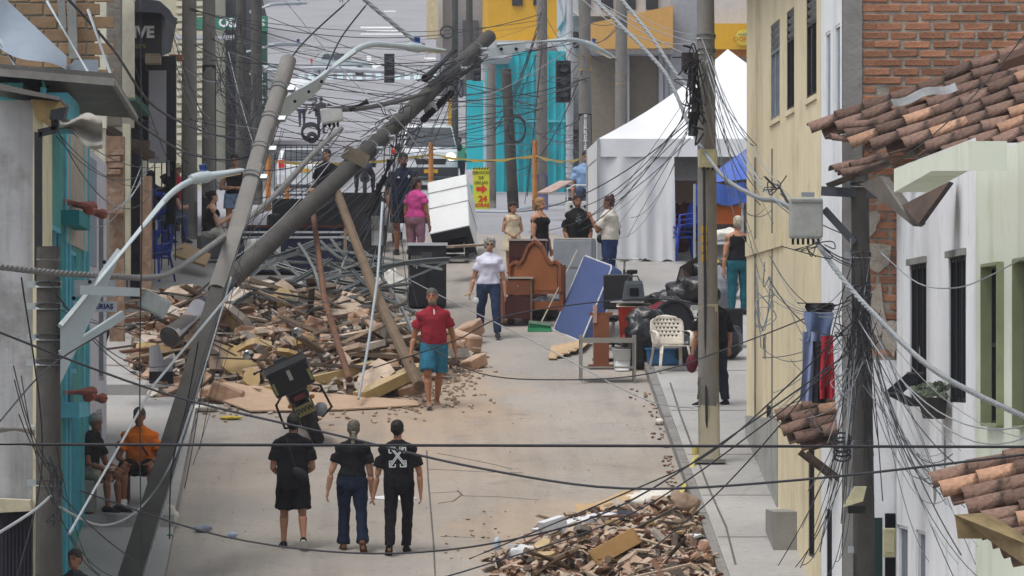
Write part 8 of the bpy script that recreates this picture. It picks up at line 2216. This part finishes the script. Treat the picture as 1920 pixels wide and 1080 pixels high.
# the long ones that cross the whole view, nearest first
cable('', [(-40, 833, 38), (1960, 838, 38)], .0105, 0, 20, 'thick black cable running level across the whole street')
cable('', [(-60, 600, 50), (300, 735, 50), (640, 818, 49), (900, 878, 48), (1170, 916, 46), (1500, 900, 44), (1960, 848, 42)], .011, 0, 20, 'black cable sagging from the teal house to the tiled porch roof')
cable('', [(150, 920, 56), (420, 1006, 56), (700, 1038, 55), (960, 1012, 55), (1180, 940, 56), (1440, 770, 58), (1620, 640, 59)], .010, 0, 20, 'thin black cable bowing low over the three walkers to the dark pole')
cable('', [(760, 1100, 60), (900, 1062, 60), (1190, 960, 60), (1440, 790, 60), (1560, 690, 60)], .009, 0, 20, 'thin black cable rising over the kerb heap to the laundry')
cable('', [(880, 1048, 61), (1160, 930, 61), (1330, 850, 60), (1470, 730, 60), (1602, 600, 59)], .009, 0, 20, 'thin black cable above the kerb heap ending at the dark pole')
cable('', [(1210, 1040, 60), (1340, 930, 60), (1460, 800, 59), (1545, 690, 59)], .008, 0, 20, 'short black cable slanting above the right pavement')
cable('', [(700, 690, 78), (850, 640, 77), (960, 590, 76), (1200, 560, 76), (1330, 575, 76)], .010, 0, 14, 'thin black cable passing behind the man in red to the tall concrete pole')
cable('', [(790, 640, 78), (900, 700, 77), (1050, 712, 76), (1220, 700, 74), (1400, 640, 68), (1600, 560, 60)], .009, 0, 14, 'thin black cable dipping over the steel shelf')
cable('', [(640, 440, 92), (760, 520, 88), (1000, 640, 84), (1200, 745, 80), (1300, 765, 78)], .009, 0, 14, 'thin grey cable slanting down in front of the mattress', M_CABLEG)
twisted('thick twisted grey cable swooping from the roofs down past the pole to the green house', [(1085, -30, 80), (1225, 110, 78), (1262, 165, 77), (1300, 250, 76.2), (1355, 330, 74), (1420, 370, 66), (1480, 390, 61), (1570, 510, 59.2), (1640, 590, 58), (1760, 700, 54), (1960, 800, 49)], .027)
twisted('twisted pale cable rising right of the tall concrete pole', [(1150, -20, 78), (1215, 60, 77), (1290, 160, 76.1), (1330, 110, 75.8)], .026)
twisted('thick twisted dark cable from the left wall to the leaning pole', [(-30, 497, 57), (100, 511, 58.6), (200, 517, 60), (285, 520, 62), (330, 505, 64), (410, 450, 70), (500, 380, 74), (585, 290, 78), (640, 240, 82)], .034, m=mat('dirty grey strand', C('6d6c6a'), rough=.6, bump=0))
twisted('thick dark cable drooping along the fallen pole', [(590, 205, 84), (680, 203, 86), (780, 180, 90), (850, 150, 92), (905, 112, 92.5)], .034, m=mat('dirty dark strand', C('45433f'), rough=.6, bump=0))
twisted('twisted grey cable falling from the top edge to the long lamp arm', [(672, -10, 75), (720, 30, 75), (770, 70, 75), (800, 88, 75)], .03)
cable('', [(655, 0, 74), (560, 90, 74), (505, 180, 73), (450, 250, 72)], .012, 0, 14, 'steep black cable falling left of the long lamp arm')
cable('', [(690, 5, 74), (640, 70, 74), (612, 130, 73)], .012, 0, 14, 'short steep black cable beside the long lamp arm')
cable('', [(533, 0, 80), (660, 150, 80), (745, 225, 80), (800, 300, 82)], .008, 0, 14, 'pale thin guy wire slanting behind the hanging traffic light', M_CABLEL)
MB().tube([P(-20, 770, 55), P(130, 1000, 57), P(290, 720, 62), P(440, 540, 70)][1:], .016, 6).at('guy_rod', M_CABLEL, 'straight pale guy wire running beside the leaning pole', 'guy wire')
cable('', [(0, 790, 52), (90, 690, 58), (200, 620, 59)], .010, 0, 14, 'black cable from the left wall to the steel brace')
cable('', [(-20, 1010, 54), (60, 960, 56), (95, 930, 58.8)], .016, 0, 14, 'thick pale conduit curving to the short left pole', M_CABLEL)
cable('', [(110, 950, 58.5), (190, 985, 62), (260, 955, 66), (320, 870, 66), (360, 760, 67)], .014, 0, 14, 'pale loop of cable below the sitting men', M_CABLEL)
cable('', [(40, 520, 56), (80, 850, 57), (30, 1090, 57)], .009, 0, 14, 'black wire hanging down the grey plaster wall')
cable('', [(263, 0, 60), (266, 400, 60), (262, 700, 60), (265, 1090, 60)], .008, 0, 14, 'straight black wire hanging in front of the man in orange')
cable('', [(372, 640, 66), (350, 760, 66), (322, 880, 66), (318, 1010, 67)], .009, 0, 10, 'black wire trailing down the edge of the leaning pole')

rr = random.Random(42)
def fan(k, src, dst, n, r=.009, sag=(0, .5), jit=14, mix=None):
    """n wires between two neighbourhoods (px, py, Y, spread px)"""
    for i in range(max(1, round(n*.5))):
        a = (src[0]+rr.uniform(-1, 1)*src[3]*.5, src[1]+rr.uniform(-1, 1)*src[4], src[2]+rr.uniform(-.3, .3)); b_ = (dst[0]+rr.uniform(-1, 1)*dst[3]*.5, dst[1]+rr.uniform(-1, 1)*dst[4], dst[2]+rr.uniform(-.3, .3))
        kk = mix if mix and rr.random() < .35 else k
        cable(kk, [a, b_], r*rr.uniform(.5, .85), rr.uniform(*sag), 14)
# across the crossing, left poles to right poles
fan('b', (355, 120, 101.5, 20, 110), (1016, 130, 121.8, 14, 110), 13, .012, (.1, .9))
fan('b', (392, 140, 104.3, 20, 100), (1098, 120, 110.8, 14, 90), 10, .012, (.1, 1.0), mix='g')
fan('b', (481, 110, 150, 16, 100), (1016, 200, 121.8, 14, 80), 9, .014, (.1, 1.0))
fan('b', (452, 180, 132, 16, 90), (921, 220, 130, 14, 80), 8, .013, (.1, .8))
fan('b', (500, 240, 120, 20, 60), (963, 250, 124, 14, 60), 10, .012, (.05, .5))
fan('b', (300, 250, 98, 30, 30), (470, 300, 110, 20, 60), 8, .011, (.05, .5))
# crossing, right part
fan('c', (963, 230, 123.8, 14, 90), (1098, 200, 110.8, 14, 120), 14, .012, (.05, .6))
fan('c', (921, 200, 130, 14, 60), (1016, 120, 121.8, 14, 100), 10, .012, (.05, .5))
fan('c', (1016, 80, 121.8, 14, 80), (1098, 60, 110.8, 14, 70), 8, .012, (.05, .4))
fan('c', (1068, 80, 118, 10, 80), (1165, 60, 128, 14, 60), 7, .012, (.05, .5))
fan('c', (1016, 60, 121.8, 8, 40), (990, 380, 121, 30, 20), 4, .012, (0, .1))
# right of the tent to the tall pole and down to the roofs
fan('g', (1120, -20, 90, 120, 8), (1322, 95, 75.8, 16, 30), 9, .010, (.05, .4), mix='b')
fan('g', (1322, 90, 75.8, 20, 40), (1480, 400, 60, 30, 30), 7, .010, (.1, .5))
fan('t', (1322, 130, 75.6, 20, 60), (1415, 330, 72, 30, 60), 7, .009, (.05, .5))
fan('b', (1075, 420, 96, 40, 40), (1318, 190, 75.6, 20, 30), 6, .012, (.1, .35))
fan('b', (985, 420, 98, 60, 30), (1290, 240, 75.6, 14, 20), 4, .012, (.25, .5))
fan('b', (1460, 345, 62, 14, 20), (1600, 470, 59.4, 20, 30), 8, .010, (.05, .3))
for a in (((355, 120, 101.5, 20, 120), (1016, 160, 121.8, 14, 120)), ((452, 150, 131, 20, 110), (1098, 160, 110.8, 14, 120)), ((963, 230, 123.8, 14, 100), (1098, 200, 110.8, 14, 130)), ((1322, 130, 75.6, 24, 60), (1430, 420, 68, 60, 120)), ((300, 80, 92, 60, 70), (452, 220, 131, 30, 90)),
          ((1612, 560, 59.3, 40, 90), (1470, 640, 64, 90, 140)), ((1620, 640, 59.2, 30, 90), (1790, 960, 51.5, 120, 120)), ((830, 150, 91.5, 60, 50), (600, 480, 89, 220, 90)), ((430, 480, 72, 60, 80), (660, 640, 86, 160, 80)), ((1330, 160, 75.6, 20, 60), (1150, 420, 97, 80, 40)), ((1612, 700, 59.2, 50, 100), (1560, 1000, 59.4, 130, 90))):
    fan('stuff', a[0], a[1], 15, .0065, (-.1, .7))
# tangle on the tall pole: knots of curly wire
def knot(k, px, py, Y, w_, h_, n, r=.009, loops=5):
    for i in range(round(n*.5)):
        pts = [(px+rr.gauss(0, w_), py+rr.gauss(0, h_), Y-.25+rr.uniform(-.2, .2)) for _ in range(loops)]; cable(k, pts, r*rr.uniform(.6, .95))
knot('t', 1300, 165, 75.8, 14, 34, 16, .013)
knot('t', 1296, 110, 75.8, 12, 18, 7, .015)
knot('t', 1308, 215, 75.8, 8, 26, 9, .016)
for i in range(3): MB().tube([P(1303+rr.uniform(-6, 6), 120+i*45, 75.5), P(1300+rr.uniform(-6, 6), 165+i*45, 75.5)], .06, 8).at('splice_closure', M_BLK, 'fat black cable splice in the tangle on the tall pole', 'cable splice', 'black splices on the tall pole')
bevel(MB().box(P(1293, 115, 75.6), (.22, .16, .24)).at('terminal_box', mat('dark terminal box', C('3d3834')), 'dark brown terminal box on the tall concrete pole', 'box'), .01)
MB().tube([P(1320, 300, 75.7), P(1322, 560, 75.8), P(1326, 885, 75.9)], .018, 6).at('riser_conduit', M_CABLE, 'black riser cable running down the tall concrete pole', 'cable')
# dark pole at the right: fans of loose wire and hanging loops
fan('w', (1612, 500, 59.3, 40, 60), (1600, 900, 59.2, 110, 90), 22, .008, (-.1, .3), mix='wg')
fan('wg', (1612, 590, 59.3, 30, 60), (1440, 520, 64, 30, 80), 10, .009, (.05, .5), mix='w')
fan('w', (1620, 620, 59.2, 30, 80), (1450, 720, 66, 50, 80), 14, .009, (.05, .6), mix='wg')
fan('w', (1625, 640, 59.2, 30, 60), (1780, 900, 52, 60, 80), 16, .008, (.05, .5), mix='wg')
fan('wg', (1620, 560, 59.2, 30, 40), (1930, 790, 49, 20, 40), 6, .009, (.1, .5))
fan('w', (1640, 700, 59, 30, 60), (1820, 1060, 50, 70, 40), 10, .008, (.05, .4), mix='wg')
fan('w', (1600, 860, 59.2, 50, 60), (1500, 1060, 60, 100, 30), 8, .008, (-.1, .2))
knot('w', 1600, 640, 59.3, 22, 60, 18, .008)
knot('wg', 1595, 700, 59.3, 20, 50, 10, .008)
knot('w', 1520, 462, 59.3, 20, 10, 6, .008)
knot('w', 1450, 350, 61, 14, 16, 6, .009)
knot('wg', 1440, 560, 64, 16, 40, 8, .008)
for i in range(5): MB().tube([V(P(1578, 820+i*9, 59.1)) + V((math.cos(2*PI*k/14)*.09, -.02*i, math.sin(2*PI*k/14)*.05)) for k in range(14)], .012, 5, closed=True).at('cable_coil', M_CABLE, 'coil of black cable tied to the dark pole', 'cable coil', 'coils on the dark pole')
fan('w', (1640, 330, 59, 30, 30), (1930, 20, 46, 20, 60), 2, .008, (.1, .3))
cable('', [(1648, 470, 58.5), (1720, 530, 56), (1790, 540, 54), (1850, 520, 51), (1925, 480, 49)], .007, 0, 14, 'thin grey wire drooping across the windows of the white house', M_CABLEG)
# left: jungle by the black shop
fan('l', (300, 60, 92, 60, 50), (395, 200, 104, 20, 60), 12, .010, (.05, .6), mix='g')
fan('l', (392, 60, 104.3, 16, 60), (452, 200, 131.5, 16, 90), 12, .011, (.05, .6))
fan('l', (430, 110, 125, 30, 40), (500, 300, 120, 40, 30), 12, .012, (-.2, .5), mix='g')
knot('l', 440, 60, 130, 16, 30, 12, .013)
knot('l', 425, 170, 128, 18, 50, 16, .012)
knot('l', 470, 210, 126, 18, 50, 14, .012)
fan('l', (200, 40, 84, 80, 40), (310, 260, 92, 40, 60), 9, .009, (.05, .5))
fan('l', (110, 240, 62, 20, 20), (290, 330, 84, 30, 50), 8, .009, (.1, .6))
fan('g', (270, 310, 80, 16, 14), (180, 400, 70, 40, 30), 6, .012, (.05, .3))
cable('', [(120, -10, 70), (210, 90, 74), (290, 200, 86), (392, 250, 100), (470, 262, 104)], .020, 0, 14, 'thick black bundle sagging from the tan brick wall to the poles')
cable('', [(240, 215, 80), (300, 260, 86), (360, 290, 95), (430, 300, 100), (480, 290, 100)], .018, 0, 14, 'thick black bundle passing in front of the folded-arms woman')
# leaning and fallen poles: slack wires
fan('f', (760, 225, 90.5, 50, 30), (640, 560, 88, 160, 60), 14, .009, (-.1, .4), mix='g')
fan('f', (830, 150, 91.5, 50, 40), (560, 470, 90, 120, 60), 10, .009, (0, .5), mix='g')
fan('f', (870, 120, 92, 40, 30), (700, 460, 88, 80, 60), 10, .009, (0, .5))
fan('f', (740, 230, 90, 30, 20), (480, 370, 86, 60, 60), 9, .010, (0, .4), mix='g')
fan('f', (900, 80, 92.5, 20, 20), (540, 150, 74, 20, 60), 7, .010, (.05, .5))
fan('f', (640, 240, 84, 30, 30), (420, 470, 76, 40, 60), 9, .011, (0, .3), mix='g')
fan('f', (730, 300, 90, 20, 40), (740, 640, 86, 120, 60), 8, .008, (-.1, .1))
knot('f', 745, 250, 90, 24, 30, 12, .011)
knot('f', 840, 150, 91.5, 30, 22, 12, .012)
knot('f', 600, 220, 84, 20, 20, 8, .010)
fan('n', (530, 200, 72, 20, 60), (350, 800, 67.5, 80, 120), 8, .008, (-.2, .3), mix='g')
fan('n', (400, 560, 69.5, 20, 60), (330, 900, 67, 60, 100), 8, .008, (-.1, .3))
fan('n', (100, 560, 59, 20, 60), (330, 650, 68, 60, 120), 9, .008, (.05, .5))
fan('n', (100, 880, 58.8, 20, 60), (230, 1060, 62, 120, 40), 9, .009, (.0, .5))
fan('n', (40, 700, 56, 40, 80), (100, 900, 58.8, 10, 60), 7, .008, (0, .3))
knot('n', 105, 930, 58.7, 10, 30, 8, .011)
# pieces of kit hanging on the wires
for i, (px, py, r_) in enumerate(((585, 262, .06), (583, 252, .13), (968, 245, .22), (838, 62, .15))):
    cY = [79.5, 80, 123, 200][i]; k_ = [1, 1, 1.2, 1.6][i]
    for q in range(3): MB().tube([P(px, py, cY) + V((math.cos(2*PI*k/18)*r_*k_*(.75 if i == 2 else 1), .03*q-.3, math.sin(2*PI*k/18)*r_*k_*(1.1 if i == 2 else .9)+.02*q)) for k in range(18)], .016*k_, 5, closed=True).at('cable_coil', M_CABLE, ['small coil of black cable beside the larger one', 'coil of black cable below the grey terminal box', 'large coil of black cable on the dark leaning pole', 'round cable loop on the thin grey avenue pole'][i], 'cable coil', 'cable coil set %d' % i)
tb2 = thing('terminal_box', 'grey ribbed terminal box slung on wires under the long lamp arm', 'box', P(622, 215, 80))
bevel(MB().box((0, 0, 0), (.32, .2, .24), Matrix.Rotation(R(-10), 3, 'Y')).obj('case', mat('pale grey plastic', C('b4b6b4')), tb2), .03)
for k in range(4): MB().tube([(-.09+k*.06, 0, -.1), (-.09+k*.06, 0, -.18)], .016, 6).obj('gland', M_BLK, tb2)
MB().tube([P(655, 205, 80)-tb2.location, P(690, 190, 80)-tb2.location], .05, 10).obj('clamp', M_BLK, tb2)
for i, (px, py, Y, l_) in enumerate(((722, 330, 89.5, 1.0), (732, 300, 89.6, .8), (712, 345, 89.4, .7))):
    MB().tube([P(px, py, Y), P(px-14, py+40, Y), P(px-30, py+l_*80, Y)], [.06, .05, .02], 8).at('hanging_bundle', M_BLK, 'fat black wire bundle hanging from the middle of the fallen pole', 'wire bundle', 'bundles on the fallen pole')
MB().ell(P(738, 284, 89.4), (.035, .035, .05)).at('warning_lamp', mat('red orange plastic', C('c4442a'), rough=.4), 'red plastic cap hanging on the wires of the fallen pole', 'lamp')
MB().tube([P(708, 405, 89), P(708, 460, 89)], .10, 12).at('insulator_pot', mat('grey porcelain', C('9a9a98')), 'grey ribbed insulator pot hanging beside the black speaker', 'insulator')

MORE.at('fine_wires', mat('fine grey wire', C('4d5056'), rough=.6, bump=0), 'mass of finest wires among the poles, too many to count', 'wires', kind='stuff')

# ================================================================== the air
hz_ = MB().box((0, 430, 40), (260, 880, 110)).obj('haze', None, kind='stuff')
hm = bpy.data.materials.new('haze'); hm.use_nodes = True
for n in list(hm.node_tree.nodes): hm.node_tree.nodes.remove(n)
pv = hm.node_tree.nodes.new('ShaderNodeVolumePrincipled'); pv.inputs['Color'].default_value = (.93, .95, 1, 1); pv.inputs['Density'].default_value = .00032; pv.inputs['Anisotropy'].default_value = .2
ho_ = hm.node_tree.nodes.new('ShaderNodeOutputMaterial'); hm.node_tree.links.new(pv.outputs[0], ho_.inputs['Volume'])
hz_.data.materials.append(hm); hz_['label'] = 'thin grey haze filling the air over the street'; hz_['category'] = 'haze'
# ================================================================== turn the worked-up bodies and clothes into plain meshes
dg = bpy.context.evaluated_depsgraph_get()
dg.update()
for o in BAKE:
    me = bpy.data.meshes.new_from_object(o.evaluated_get(dg))
    if 'fingers' in o:
        fm = bpy.data.meshes[o['fingers']]
        bm = bmesh.new(); bm.from_mesh(me); bm.from_mesh(fm); bm.to_mesh(me); bm.free()
    me.polygons.foreach_set('use_smooth', [True]*len(me.polygons))
    o['_new'] = me.name
for o in BAKE:
    o.modifiers.clear(); old = o.data; o.data = bpy.data.meshes[o['_new']]; del o['_new']
    if 'fingers' in o: del o['fingers']
    if not o.data.materials and old.materials: o.data.materials.append(old.materials[0])
